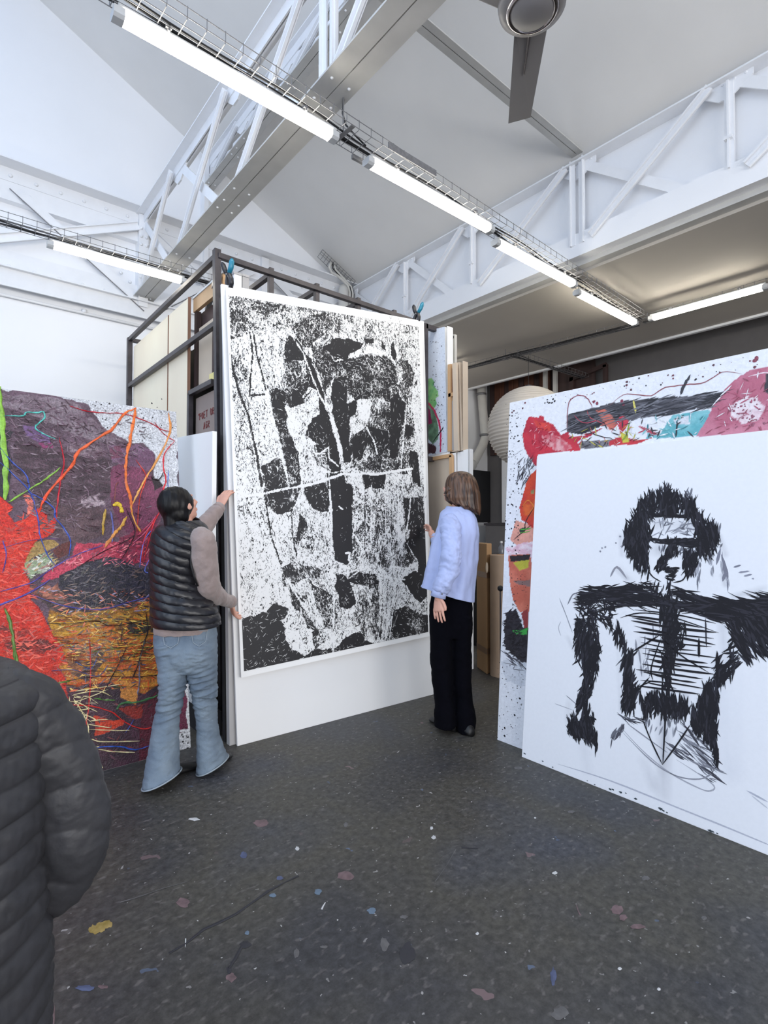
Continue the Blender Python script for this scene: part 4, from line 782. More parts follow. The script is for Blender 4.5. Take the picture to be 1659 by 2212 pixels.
for pts, w, d, f in (([(240, 440), (262, 600), (245, 780), (238, 920)], .006, .85, fA), ([(262, 440), (295, 620), (360, 870)], .006, .85, fA), ([(90, 600), (150, 860), (230, 1060), (290, 1350), (330, 1590)], .008, .9, fA), ([(370, 880), (420, 1120), (470, 1300), (530, 1590)], .012, .30, fA), ([(700, 870), (740, 890), (690, 1080), (650, 1180), (630, 1580)], .012, .38, fA), ([(640, 950), (700, 870)], .005, .8, fA), ([(560, 470), (640, 600), (740, 860), (860, 1110), (890, 1200), (940, 1440)], .010, .38, fA),
                     ([(860, 1110), (900, 1240), (940, 1450)], .02, .32, fA), ([(640, 1590), (760, 1560), (930, 1500), (1200, 1500), (1450, 1460)], .011, .18, fA), ([(170, 80), (330, 60), (500, 20), (640, 0), (760, -30)], .010, .22, fB), ([(720, 1340), (760, 1350), (830, 1300), (830, 1380), (900, 1440)], .007, .2, fA), ([(720, 1260), (740, 1340), (800, 1350)], .005, .2, fA), ([(1110, 1150), (1170, 1260), (1190, 1350)], .008, .3, fA), ([(1410, 980), (1390, 1200), (1370, 1450)], .005, .3, fA), ([(250, 910), (350, 905)], .006, .9, fA), ([(830, -100), (850, 200), (850, 560), (870, 860), (860, 1250)], .009, .32, fB), ([(630, 60), (600, 200), (590, 330)], .012, .36, fB), ([(640, 880), (740, 1040), (830, 1180)], .02, .42, fB), ([(520, 700), (640, 900)], .008, .3, fB), ([(690, 740), (760, 1020)], .008, .3, fB),
                     ([(550, 100), (560, 380), (590, 520)], .005, .8, fB), ([(360, 120), (400, 380), (470, 580)], .006, .8, fB), ([(1440, 100), (1420, 280), (1370, 460)], .010, .25, fB), ([(1400, 410), (1490, 560), (1490, 640)], .005, .3, fB), ([(1010, 350), (1060, 420), (1080, 480), (1060, 540)], .009, .2, fB), ([(950, 660), (1100, 600), (1250, 680), (1400, 700)], .007, .25, fB), ([(1290, 600), (1430, 620)], .007, .25, fB), ([(980, 690), (1060, 630), (1180, 600)], .006, .3, fB),
                     ([(905, 150), (935, 175)], .006, .1, fB), ([(960, 500), (990, 500), (980, 550)], .010, .15, fB), ([(890, 560), (950, 610), (1000, 560)], .007, .15, fB), ([(560, 1060), (630, 1180), (640, 1260)], .006, .25, fB), ([(620, 920), (630, 1150)], .008, .35, fB), ([(840, 1170), (930, 1080), (1010, 1050)], .008, .2, fB)):
    DL(pts, w, d, f)
for i in range(9): DL([(1195+i*19, 640+random.random()*60), (1200+i*16, 900), (1180+i*15, 1160-i*3)], .0035, .22 if i % 2 else .6, fB)
for i in range(7): DL([(1100+i*50, 60+random.random()*50), (1100+i*50+random.uniform(-10, 10), 480)], .004, .25 if i % 2 else .75, fB)
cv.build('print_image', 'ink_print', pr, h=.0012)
ik = Strokes(pl); KB, KW = (34, 33, 36), (240, 240, 240)
for poly, ang, n, ln, w, c, f, spd in (
    ([(690, 540), (870, 600), (1250, 620), (1350, 790), (1180, 930), (1040, 950), (870, 780), (760, 760)], -8, 170, .07, .0035, [KW, KW, KB], fA, 22), ([(535, 390), (680, 320), (830, 330), (760, 480), (640, 560)], 28, 90, .05, .003, [KB, KW], fA, 18),
    ([(500, 600), (700, 700), (680, 880), (500, 960)], 60, 60, .05, .004, [KW, KB], fA, 50), ([(400, 880), (520, 880), (600, 1400), (600, 1590), (500, 1590), (430, 1150)], -70, 110, .05, .0035, [KW, KW, KB], fA, 40), ([(1110, 950), (1290, 870), (1470, 1060), (1440, 1500), (1000, 1480), (1000, 1200)], 70, 170, .06, .0035, [KW, KB], fA, 35),
    ([(660, 1110), (770, 1100), (900, 1440), (760, 1400), (650, 1250)], -50, 50, .05, .0035, [KW], fA, 50), ([(870, 790), (1040, 960), (980, 1400), (900, 1400)], 85, 24, .04, .003, [KW], fA, 30), ([(1270, 300), (1500, 420), (1500, 700), (1300, 600)], 75, 110, .04, .0035, [KB], fA, 20), ([(90, 170), (520, 260), (500, 380), (100, 420)], 40, 150, .035, .0035, [KB, KB, KW], fA, 35), ([(90, 600), (400, 700), (420, 1500), (140, 1590)], -45, 200, .028, .003, [KB], fA, 30), ([(1450, 760), (1510, 760), (1540, 1500), (1500, 1500)], 80, 60, .04, .003, [KB], fA, 20),
    ([(350, -60), (600, -90), (620, 20), (560, 180), (440, 200), (350, 100)], 30, 70, .05, .0035, [KW, KW, KB], fB, 60), ([(640, -20), (830, -30), (830, 190), (700, 160)], 20, 26, .04, .003, [KW], fB, 60), ([(1020, 60), (1560, 60), (1560, 300), (1400, 600), (1000, 560)], 75, 230, .06, .0035, [KW, KB], fB, 30), ([(1440, 310), (1570, 300), (1578, 860), (1440, 800)], -60, 26, .05, .003, [KW], fB, 40), ([(1050, 780), (1400, 700), (1300, 1150), (1080, 1140)], 84, 190, .10, .003, [KW, KB], fB, 10), ([(1320, 830), (1575, 890), (1575, 1100), (1260, 1150)], -35, 80, .05, .0035, [KW, KB], fB, 30),
    ([(470, 600), (780, 600), (900, 960), (820, 1150), (640, 1000), (480, 740)], -58, 200, .06, .0035, [KW, KB], fB, 22), ([(560, 180), (830, 200), (850, 560), (480, 600)], 80, 160, .045, .0035, [KB, KB, KW], fB, 30), ([(860, 580), (1200, 580), (1200, 780), (900, 700)], 10, 110, .06, .0035, [KW, KB], fB, 40), ([(180, 1000), (520, 900), (500, 1160), (640, 1270), (190, 1390)], 20, 110, .05, .003, [KW], fB, 40), ([(640, 1270), (900, 1200), (1170, 1180), (800, 1260)], -15, 30, .05, .003, [KW], fB, 20), ([(880, 640), (1020, 800), (960, 920), (880, 800)], 60, 20, .03, .003, [KW], fB, 50), ([(1000, 780), (1080, 1090), (900, 1120), (860, 1000)], 40, 90, .05, .003, [KB, KW], fB, 40), ([(850, 0), (1000, 0), (1000, 520), (880, 540)], 85, 10, .03, .004, [KW], fB, 40)):
    ik.hatch(poly, ang, int(n*(1.1 if KB in c else .8)), ln*.62, w*.72, c, f, h=(.0018, .0026), spread=spd*1.3, curve=.5)
ik.build('ink_strokes', 'charcoal', pr)

# ------------------------------------------------------------------ left oil painting
a0 = on(412, 1615, 'z', 0); lt = thing('left_painting', 'large thickly painted abstract canvas in red, purple and ochre, at the left', 'painting', (.4, 3.3, 0))
yb_ = a0[1]; le = .154
pl2 = Plane((a0[0], yb_, 0), (1, 0, 0), np.array([0, le, 1])/math.hypot(1, le)); tr = pl2.st(380, 890); wL = 2.0
MB().slab([pl2.pt(0, 0), pl2.pt(0, tr[1]), pl2.pt(-wL, tr[1]), pl2.pt(-wL, 0)], -pl2.n*.035).build('stretched_canvas', 'paper_white', lt, bevel=.003)
cv = Canvas(pl2, [(-1.75, tr[1]), (0, tr[1]), (0, 0.002), (-1.75, 0.002)], 380, 470, (98, 78, 90)); cv.k = 100
W_ = (212, 214, 220)
n0 = vnoise(cv.S*6, cv.T*6, 3)[..., None]; cv.C[..., :3] = np.clip(np.array(lin((96, 74, 88)))*(1+n0*1.2), 0, 1)
for a in (([(-200, 0), (400, 60), (1400, 200), (1440, 1300), (1300, 900), (1225, 770), (1240, 600), (1150, 520), (1000, 480), (900, 440), (800, 340), (700, 200), (560, 150), (300, 110), (-200, 40)], W_, fC, .02, 14, .05, (30, 30), .75, 0),
          ([(0, 100), (300, 130), (560, 170), (760, 330), (880, 420), (1000, 500), (800, 510), (600, 430), (300, 300), (0, 200)], (140, 124, 134), fC, .03, 10, .2, (10, 30), .4, 1, (112, 92, 104)),
          ([(100, 480), (400, 560), (700, 520), (880, 640), (900, 900), (700, 1100), (400, 1100), (250, 900), (80, 700)], (98, 74, 86), fC, .03, 10, .2, (14, 40), .5, 1, (64, 44, 54)),
          ([(170, 360), (280, 370), (400, 460), (430, 540), (300, 500), (200, 440)], (118, 88, 132), fC, .01, 16, .1, (20, 20), 0, 1, (98, 60, 100)), ([(300, 500), (420, 500), (430, 540), (330, 540)], (150, 60, 110), fC),
          ([(-200, 350), (100, 420), (60, 540), (90, 650), (70, 960), (-200, 960)], (44, 40, 48), fC), ([(900, 980), (1300, 980), (1250, 1250), (900, 1250)], (120, 76, 92), fC),
          ([(890, 690), (1000, 650), (1130, 700), (1240, 800), (1310, 880), (1300, 1050), (1230, 1200), (1120, 1280), (1000, 1220), (880, 1000)], (132, 64, 94), fC, .01, 12, .12, (12, 20), 0, 0, (112, 52, 80)),
          ([(860, 520), (1100, 515), (1200, 560), (1245, 620), (1200, 740), (1100, 700), (900, 660)], (128, 96, 122), fC, .012, 16, .1, (12, 20), 0, 1, (106, 70, 96)), ([(870, 540), (960, 520), (990, 600), (880, 640)], (116, 66, 88), fC),
          ([(1200, 760), (1260, 790), (1300, 850), (1230, 880)], (42, 26, 34), fC, .01), ([(560, 520), (800, 500), (860, 600), (700, 640), (560, 580)], (150, 130, 140), fC, .04, 20, .2, (20, 50), .7, 0, (110, 84, 96)),
          ([(400, 1000), (800, 1000), (900, 1100), (800, 1250), (650, 1300), (430, 1290), (350, 1200)], (104, 78, 84), fC, .02, 10, .2, (16, 30), .2, 1, (72, 50, 58)), ([(640, 940), (800, 930), (820, 990), (680, 1040)], (170, 150, 158), fC, .04, 25, .2, (30, 30), .4),
          ([(280, 1290), (420, 1280), (470, 1310), (380, 1370), (200, 1450), (180, 1520), (150, 1480), (230, 1380)], (176, 142, 82), fC, .01, 20, .2, (30, 60), .2), ([(270, 1420), (380, 1370), (440, 1440), (400, 1500), (230, 1590), (170, 1500)], (200, 198, 186), fC, .03, 25, .2, (50, 50), .5, 1, (150, 168, 130)),
          ([(400, 1340), (560, 1290), (560, 1380), (460, 1420)], (100, 48, 44), fC, .02), ([(600, 1290), (760, 1310), (1000, 1290), (1240, 1230), (1240, 1480), (1050, 1430), (850, 1420), (700, 1460), (560, 1560), (440, 1580), (330, 1610), (400, 1500), (560, 1400)], (214, 72, 98), fC, .02, 20, .2, (20, 50), .15, 1, (176, 50, 74)),
          ([(950, 1260), (1100, 1190), (1250, 1160), (1250, 1460), (950, 1430)], (176, 52, 84), fC, .02, 18, .2, (20, 50), .2, 1, (120, 40, 66)), ([(240, 1640), (480, 1620), (520, 1700), (760, 1790), (500, 1810), (250, 1720)], (188, 120, 96), fC, .03, 22, .2, (24, 50), .4, 1, (110, 62, 56)),
          ([(300, 1740), (700, 1780), (1000, 1790), (1240, 1710), (1240, 1770), (1000, 1850), (700, 1860), (450, 1860)], (108, 84, 80), fC, .02, 22, .2, (20, 60), .6, 1, (60, 46, 52)), ([(480, 1570), (600, 1500), (720, 1440), (850, 1405), (1000, 1435), (1100, 1500), (1240, 1530), (1240, 1700), (1000, 1780), (800, 1820), (600, 1790), (480, 1680)], (36, 34, 46), fC, .02, 20, .3, (40, 40), .0, 1, (54, 48, 62)),
          ([(380, 1850), (700, 1860), (1000, 1830), (1240, 1740), (1450, 1700), (1460, 2260), (540, 2260), (400, 2000)], (206, 150, 46), fC, .02, 15, .2, (8, 60), .55, 1, (150, 96, 36)), ([(640, 1960), (900, 1940), (980, 2100), (800, 2160), (640, 2080)], (218, 88, 36), fC, .03, 18, .2, (8, 60), .1, 1, (206, 150, 50)), ([(1000, 1900), (1240, 1950), (1240, 2020), (1000, 2040)], (60, 50, 44), fC, .03),
          ([(320, -20), (1080, -20), (1080, 240), (930, 260), (800, 330), (600, 260), (400, 280), (320, 120)], (208, 142, 48), fD, .02, 15, .2, (8, 60), .5, 1, (196, 82, 40)), ([(380, 280), (620, 250), (820, 320), (930, 240), (1090, 200), (1086, 520), (860, 690), (470, 800), (440, 560)], (78, 44, 60), fD, .015, 12, .2, (10, 10), .1, 1, (56, 36, 48)),
          ([(690, 230), (800, 260), (780, 380), (690, 340)], (216, 140, 64), fD), ([(400, 60), (560, 20), (620, 120), (500, 240), (400, 180)], (84, 64, 62), fD, .03, 20, .2, (20, 60), .4, 1, (160, 100, 60)), ([(540, 440), (640, 470), (720, 460), (720, 500), (600, 540), (540, 560)], (206, 62, 34), fD, .02), ([(680, 400), (860, 360), (880, 440), (760, 460)], (150, 44, 36), fD, .02), ([(820, 380), (900, 300), (920, 700), (800, 710)], (92, 26, 44), fD, .02),
          ([(1000, 330), (1080, 300), (1085, 522), (1010, 560)], (102, 26, 60), fD), ([(1060, 170), (1100, 160), (1100, 640), (1000, 660), (1008, 560), (1035, 523), (1080, 520), (1070, 430), (1078, 350), (1062, 300)], (222, 222, 224), fD, .006, 16, .03, (20, 20), .5),
          ([(-200, 930), (0, 930), (110, 1020), (60, 1060), (110, 1140), (200, 1110), (260, 1060), (330, 1010), (370, 1080), (385, 1140), (455, 1085), (440, 1190), (380, 1250), (290, 1290), (230, 1370), (200, 1440), (190, 1500), (230, 1600), (240, 1750), (300, 1800), (350, 1880), (400, 2000), (480, 2100), (540, 2260), (-200, 2260)], (224, 54, 34), fC, .008, 14, .12, (14, 60), .0, 3, (205, 38, 28)),
          ([(-100, 1960), (200, 1980), (350, 2040), (430, 2130), (300, 2190), (-100, 2140)], (120, 42, 38), fC, .04, 18, .2, (16, 40), .4, 2, (200, 44, 34)), ([(-500, -20), (330, -20), (325, 120), (390, 300), (430, 480), (470, 640), (-500, 640)], (216, 52, 32), fD, .015, 15, .12, (14, 60), 0, 2, (196, 38, 26)), ([(0, 0), (260, 0), (330, 40), (250, 90), (60, 60)], (110, 38, 36), fD, .03, 18, .2, (16, 40), .4, 1, (190, 44, 32)),
          ([(175, 915), (230, 920), (270, 970), (255, 1060), (212, 1085), (225, 1000)], (234, 118, 100), fC, .003, 20, .1, (30, 30), 0, 2)):
    cv.poly(*a)
cv.build('painted_surface', 'oil_left', lt, h=.001, rel=.0008)
st = Strokes(pl2)
R = st.rope; g1, o1, rd, bl = (142, 192, 72), (236, 118, 50), (196, 38, 54), (66, 92, 184)
for a in (([(0, 60), (14, 300), (30, 560), (46, 760), (40, 960)], .026, g1, fC), ([(60, 980), (240, 870), (370, 790), (480, 700)], .010, g1, fC), ([(300, 1080), (370, 920), (560, 700), (640, 560), (880, 400), (980, 280), (1080, 225)], .016, (232, 70, 40), fC, o1), ([(1080, 225), (1060, 330), (1030, 500), (1000, 660), (1005, 820), (1040, 960), (1045, 1060)], .018, o1, fC), ([(1340, 265), (1352, 420), (1250, 640), (1150, 800), (1100, 900), (1050, 1000)], .013, (238, 150, 76), fC, (240, 176, 96)), ([(1040, 1000), (1060, 1100), (1118, 1215)], .013, (236, 160, 70), fC), ([(1010, 1090), (960, 1170), (900, 1240), (830, 1340)], .018, (224, 176, 70), fC, (226, 130, 70)),
          ([(550, 210), (680, 250), (850, 268), (990, 275), (1180, 340), (1290, 400), (1350, 412)], .007, rd, fC), ([(470, 460), (510, 650), (480, 800), (460, 960), (448, 1090)], .009, rd, fC), ([(1390, 488), (1310, 590), (1300, 700), (1320, 800), (1300, 880), (1270, 1050), (1220, 1150), (1140, 1460)], .009, (222, 50, 60), fC), ([(1228, 338), (1300, 430), (1390, 490)], .006, rd, fC), ([(1080, 640), (1150, 740), (1160, 800), (1110, 950), (1090, 1210)], .006, (230, 72, 50), fC),
          ([(-20, 520), (90, 650), (200, 750), (232, 850), (230, 895), (330, 950), (430, 1030), (440, 1100), (520, 1200), (562, 1300), (545, 1410)], .008, bl, fC), ([(-20, 640), (120, 770), (240, 900), (300, 1100), (320, 1250), (380, 1400), (440, 1480)], .007, bl, fC), ([(-20, 1690), (240, 1620), (420, 1500), (600, 1400), (820, 1320)], .007, (96, 84, 168), fC), ([(-40, 1810), (230, 1700), (400, 1590)], .010, (84, 74, 160), fC), ([(240, 1705), (500, 1800), (800, 1830), (1030, 1770), (1240, 1710)], .006, (90, 90, 176), fC), ([(1215, 1190), (1140, 1300), (1110, 1495)], .006, (110, 120, 210), fC), ([(1230, 1370), (1150, 1520), (1235, 1540)], .007, (104, 120, 208), fC), ([(30, 290), (180, 290), (212, 262), (300, 266), (345, 256), (350, 310), (280, 380), (340, 430), (440, 475)], .008, (96, 204, 192), fC), ([(1000, 1020), (1050, 1130), (1070, 1240), (960, 1440)], .006, (40, 20, 30), fC), ([(1070, 1240), (990, 1290), (820, 1370), (640, 1480)], .005, (50, 26, 36), fC), ([(1160, 1850), (1175, 2000), (1150, 2080), (1110, 2240)], .008, (36, 24, 28), fC), ([(380, 1940), (560, 1945), (760, 1920), (900, 1960), (1240, 1900)], .006, (52, 30, 28), fC), ([(975, 1980), (960, 2100)], .006, (52, 32, 30), fC), ([(1340, 720), (1336, 830), (1345, 880)], .005, (100, 130, 214), fC), ([(1200, 780), (1260, 800), (1300, 740)], .007, (30, 22, 28), fC), ([(910, 990), (920, 850), (945, 815)], .004, (150, 90, 70), fC), ([(900, 1010), (940, 990), (970, 1030), (960, 1060)], .022, (232, 196, 50), fC), ([(840, 1030), (820, 1150), (820, 1240)], .014, (196, 156, 60), fC), ([(880, 1050), (900, 1180), (890, 1300)], .010, (110, 112, 180), fC), ([(20, 1280), (50, 1400), (20, 1540)], .006, (90, 90, 180), fC), ([(0, 1350), (160, 1300), (330, 1270), (520, 1272)], .004, (130, 90, 150), fC), ([(40, 1820), (90, 1980), (120, 2240)], .018, (84, 120, 42), fC),
          ([(1250, 1080), (1190, 1150), (1100, 1240)], .007, (226, 90, 120), fC), ([(1240, 1080), (1170, 1200), (1060, 1300)], .005, (222, 110, 150), fC), ([(1240, 1100), (1150, 1260), (1130, 1450)], .008, (226, 60, 60), fC),
          ([(70, -10), (85, 60), (100, 150)], .014, (96, 130, 50), fD), ([(390, 380), (520, 385), (640, 420), (720, 480), (820, 517), (890, 500)], .007, (212, 46, 44), fD), ([(515, 0), (520, 200), (505, 420), (480, 560), (490, 640)], .008, (206, 50, 50), fD), ([(480, 640), (600, 620), (700, 620), (780, 637), (860, 612)], .008, (52, 92, 188), fD), ([(260, 262), (330, 255), (410, 238)], .010, (96, 124, 50), fD), ([(540, 340), (600, 350), (660, 352)], .009, (84, 130, 60), fD), ([(670, 405), (700, 370), (800, 362), (920, 318)], .013, (66, 120, 70), fD), ([(730, 40), (690, 130), (640, 220), (590, 330)], .006, (34, 24, 26), fD), ([(830, 0), (800, 120), (780, 180), (760, 230)], .006, (40, 26, 28), fD), ([(380, 240), (600, 215), (760, 220), (920, 205)], .006, (60, 34, 30), fD), ([(290, 185), (420, 178), (560, 215), (620, 150)], .007, (86, 84, 130), fD), ([(430, 130), (520, 170), (560, 100)], .006, (80, 96, 150), fD), ([(800, 130), (800, 240), (790, 320)], .009, (120, 112, 130), fD), ([(770, 460), (720, 540)], .004, (60, 80, 160), fD)):
    R(*a)
for p in ([(520, 470), (620, 462)], [(500, 490), (640, 512)], [(510, 520), (675, 526), (742, 524)], [(525, 575), (600, 592), (800, 586)], [(560, 632), (640, 646), (775, 652)], [(480, 480), (380, 390)], [(500, 540), (440, 470), (380, 410)], [(400, 330), (400, 440)], [(420, 340), (500, 480), (510, 600)], [(440, 360), (560, 420)], [(400, 420), (520, 400)], [(390, 400), (500, 440), (560, 470)], [(510, 600), (490, 680)], [(500, 670), (540, 625), (570, 620)], [(420, 320), (560, 300), (640, 330)], [(400, 360), (470, 350), (620, 290)], [(500, 700), (530, 740)], [(580, 725), (590, 742)], [(430, 300), (700, 260)]):
    R(p, .006, (238, 222, 170), fD)
for i in range(26): x = 400+random.random()*110; y = 320+random.random()*140; R([(x, y), (x+random.uniform(-60, 70), y+random.uniform(-20, 60))], .004, (240, 226, 180), fD)
for i in range(90): x = random.uniform(420, 1200); y = random.uniform(1880, 2240); l = random.uniform(30, 120); R([(x, y), (x+l, y+random.uniform(-14, 14))], .004, random.choice([(246, 214, 120), (226, 96, 40), (120, 60, 40), (240, 180, 60), (60, 40, 40), (90, 110, 60)]), fC)
for i in range(60): x = random.uniform(340, 900); y = random.uniform(0, 290); l = random.uniform(20, 110); R([(x, y), (x+l, y+random.uniform(-12, 12))], .004, random.choice([(246, 214, 120), (226, 96, 40), (150, 60, 40), (240, 180, 60), (60, 40, 40), (90, 110, 60)]), fD)
for i in range(60): st.blob(random.uniform(700, 1390), random.uniform(150, 560), random.uniform(.002, .006), (36, 34, 40), fC)
for i in range(18): st.blob(random.uniform(1015, 1090), random.uniform(545, 630), random.uniform(.003, .007), (30, 30, 36), fD)
for i in range(120):
    x = random.uniform(100, 1200); y = random.uniform(300, 1250); l = random.uniform(15, 60); R([(x, y), (x+l, y+random.uniform(-20, 30))], .004, random.choice([(150, 130, 142), (58, 40, 50), (120, 90, 104), (84, 58, 70)]), fC)
for poly, ang, n, cols, f in (
    ([(0, 120), (560, 180), (860, 420), (1000, 520), (1220, 560), (900, 700), (700, 1200), (430, 1290), (100, 900), (60, 500)], -14, 620, [(122, 100, 112), (62, 44, 54), (104, 78, 92), (112, 86, 102), (84, 58, 74), (74, 54, 64), (140, 122, 132)], fC),
    ([(900, 700), (1130, 700), (1300, 880), (1230, 1200), (1000, 1200)], 60, 60, [(150, 76, 108), (112, 50, 78), (132, 64, 94)], fC), ([(0, 1000), (330, 1150), (230, 1400), (300, 1800), (500, 2212), (0, 2212)], -6, 220, [(236, 72, 46), (196, 38, 28), (228, 60, 38), (176, 40, 32)], fC),
    ([(0, 0), (320, 0), (400, 400), (0, 400)], -6, 120, [(240, 84, 54), (186, 34, 26), (230, 60, 36), (130, 40, 34)], fD), ([(480, 1570), (850, 1415), (1230, 1540), (1230, 1700), (800, 1820)], 10, 220, [(60, 58, 74), (20, 20, 28), (92, 82, 92), (44, 42, 60), (110, 90, 84)], fC),
    ([(240, 1640), (1240, 1700), (1240, 1840), (500, 1850)], -8, 170, [(200, 130, 100), (90, 60, 56), (60, 46, 52), (150, 140, 170), (190, 90, 70)], fC), ([(400, 1500), (760, 1310), (1240, 1230), (1240, 1480), (700, 1460)], 24, 170, [(226, 96, 120), (170, 44, 70), (240, 130, 140), (120, 50, 80)], fC),
    ([(400, 1860), (1240, 1760), (1240, 2212), (560, 2212)], -4, 420, [(236, 190, 90), (222, 96, 40), (150, 96, 36), (110, 60, 40), (196, 130, 44), (70, 50, 44), (120, 120, 60)], fC), ([(330, 0), (920, 0), (900, 280), (400, 300)], -4, 330, [(236, 190, 90), (222, 96, 40), (150, 96, 36), (110, 60, 40), (196, 130, 44), (70, 50, 44), (90, 84, 110)], fD),
    ([(270, 1420), (440, 1370), (440, 1500), (200, 1580), (180, 1440)], 30, 70, [(220, 220, 206), (140, 160, 120), (176, 142, 82), (150, 90, 90)], fC), ([(420, 330), (1080, 320), (1080, 520), (500, 780)], -10, 90, [(96, 56, 72), (56, 34, 46), (120, 50, 56)], fD)):
    st.hatch(poly, ang, n, .045, .0062, cols, f, spread=34, h=(.0036, .0042), curve=.4)
st.build('paint_trails', 'paint_trails', lt)

# ------------------------------------------------------------------ right front charcoal drawing
b0 = on(1127, 1635, 'z', 0); tp = on(1160, 985, 'y', b0[1]); leR = (tp[0]-b0[0])/tp[2]
rf = thing('charcoal_drawing', 'big white panel with a black charcoal figure, in front at the right', 'drawing', (b0[0], .9, 0))
v3 = np.array([leR, 0, 1.0]); v3 /= np.linalg.norm(v3); pl3 = Plane(b0, (0, -1, 0), v3); tl3 = pl3.st(1160, 985); wR = 2.05
MB().slab([pl3.pt(0, 0), pl3.pt(wR, 0), pl3.pt(wR, tl3[1]), pl3.pt(0, tl3[1])], -pl3.n*.02).build('panel_board', 'paper_white', rf, bevel=.002)
cv = Canvas(pl3, [(0.002, tl3[1]-.002), (wR-.002, tl3[1]-.002), (wR-.002, .002), (.002, .002)], 300, 260, (240, 242, 247)); cv.k = 300
def wash(pts, w, c, al, f=fF):
    P = [pl3.st(*f(x, y)) for x, y in pts]; d = segdist(cv.S, cv.T, P); k = np.clip(1-d/w, 0, 1)[..., None]*al*(.6+vnoise(cv.S*10, cv.T*3, cv.k)[..., None]*1.4); cv.k += 1
    cv.C[..., :3] = cv.C[..., :3]*(1-np.clip(k, 0, 1))+np.array(lin(c))*np.clip(k, 0, 1)
for a in (([(1030, 1000), (1020, 1450)], .05, (150, 152, 162), .5), ([(900, 1250), (960, 1400)], .04, (170, 172, 182), .4), ([(740, 500), (760, 940)], .015, (160, 162, 172), .5), ([(440, 500), (480, 580)], .02, (170, 172, 180), .5), ([(740, 90), (800, 140)], .02, (150, 150, 160), .5), ([(1380, 120), (1400, 180)], .015, (140, 142, 154), .5), ([(1150, 850), (1160, 900)], .03, (170, 174, 184), .7), ([(1120, 380), (1120, 640)], .04, (150, 152, 162), .5), ([(880, 520), (900, 740)], .03, (160, 162, 172), .4), ([(1380, 420), (1400, 640)], .03, (170, 172, 182), .4), ([(1180, 1100), (1260, 1200)], .06, (160, 162, 172), .5), ([(450, 900), (440, 1000)], .03, (190, 192, 200), .4), ([(760, 80), (830, 160)], .03, (180, 182, 190), .4), ([(1450, 250), (1640, 200)], .02, (160, 162, 170), .4), ([(540, 1180), (560, 1300)], .05, (205, 208, 216), .4), ([(1400, 700), (1420, 1300)], .08, (212, 216, 226), .5)): wash(*a)
wash([(1000, 1100), (1180, 1120)], .05, (120, 122, 132), .5, fE); wash([(980, 1260), (1200, 1260)], .05, (110, 112, 122), .6, fE); wash([(760, 1180), (770, 1290)], .02, (190, 190, 200), .5, fE); wash([(1360, 1180), (1400, 1290)], .02, (150, 150, 162), .6, fE)
cv.build('paper_surface', 'drawing_paper', rf, h=.0006)
ch = Strokes(pl3); K = (27, 26, 33); K2 = (48, 47, 56); G = (120, 122, 132); GL = (176, 178, 188)
def fill(poly, f): 
    P = [pl3.st(*f(x, y)) for x, y in poly]; ch.mb.add([pl3.pt(p[0], p[1], .0015) for p in P], [tuple(range(len(P)))], (*lin(K), 0))
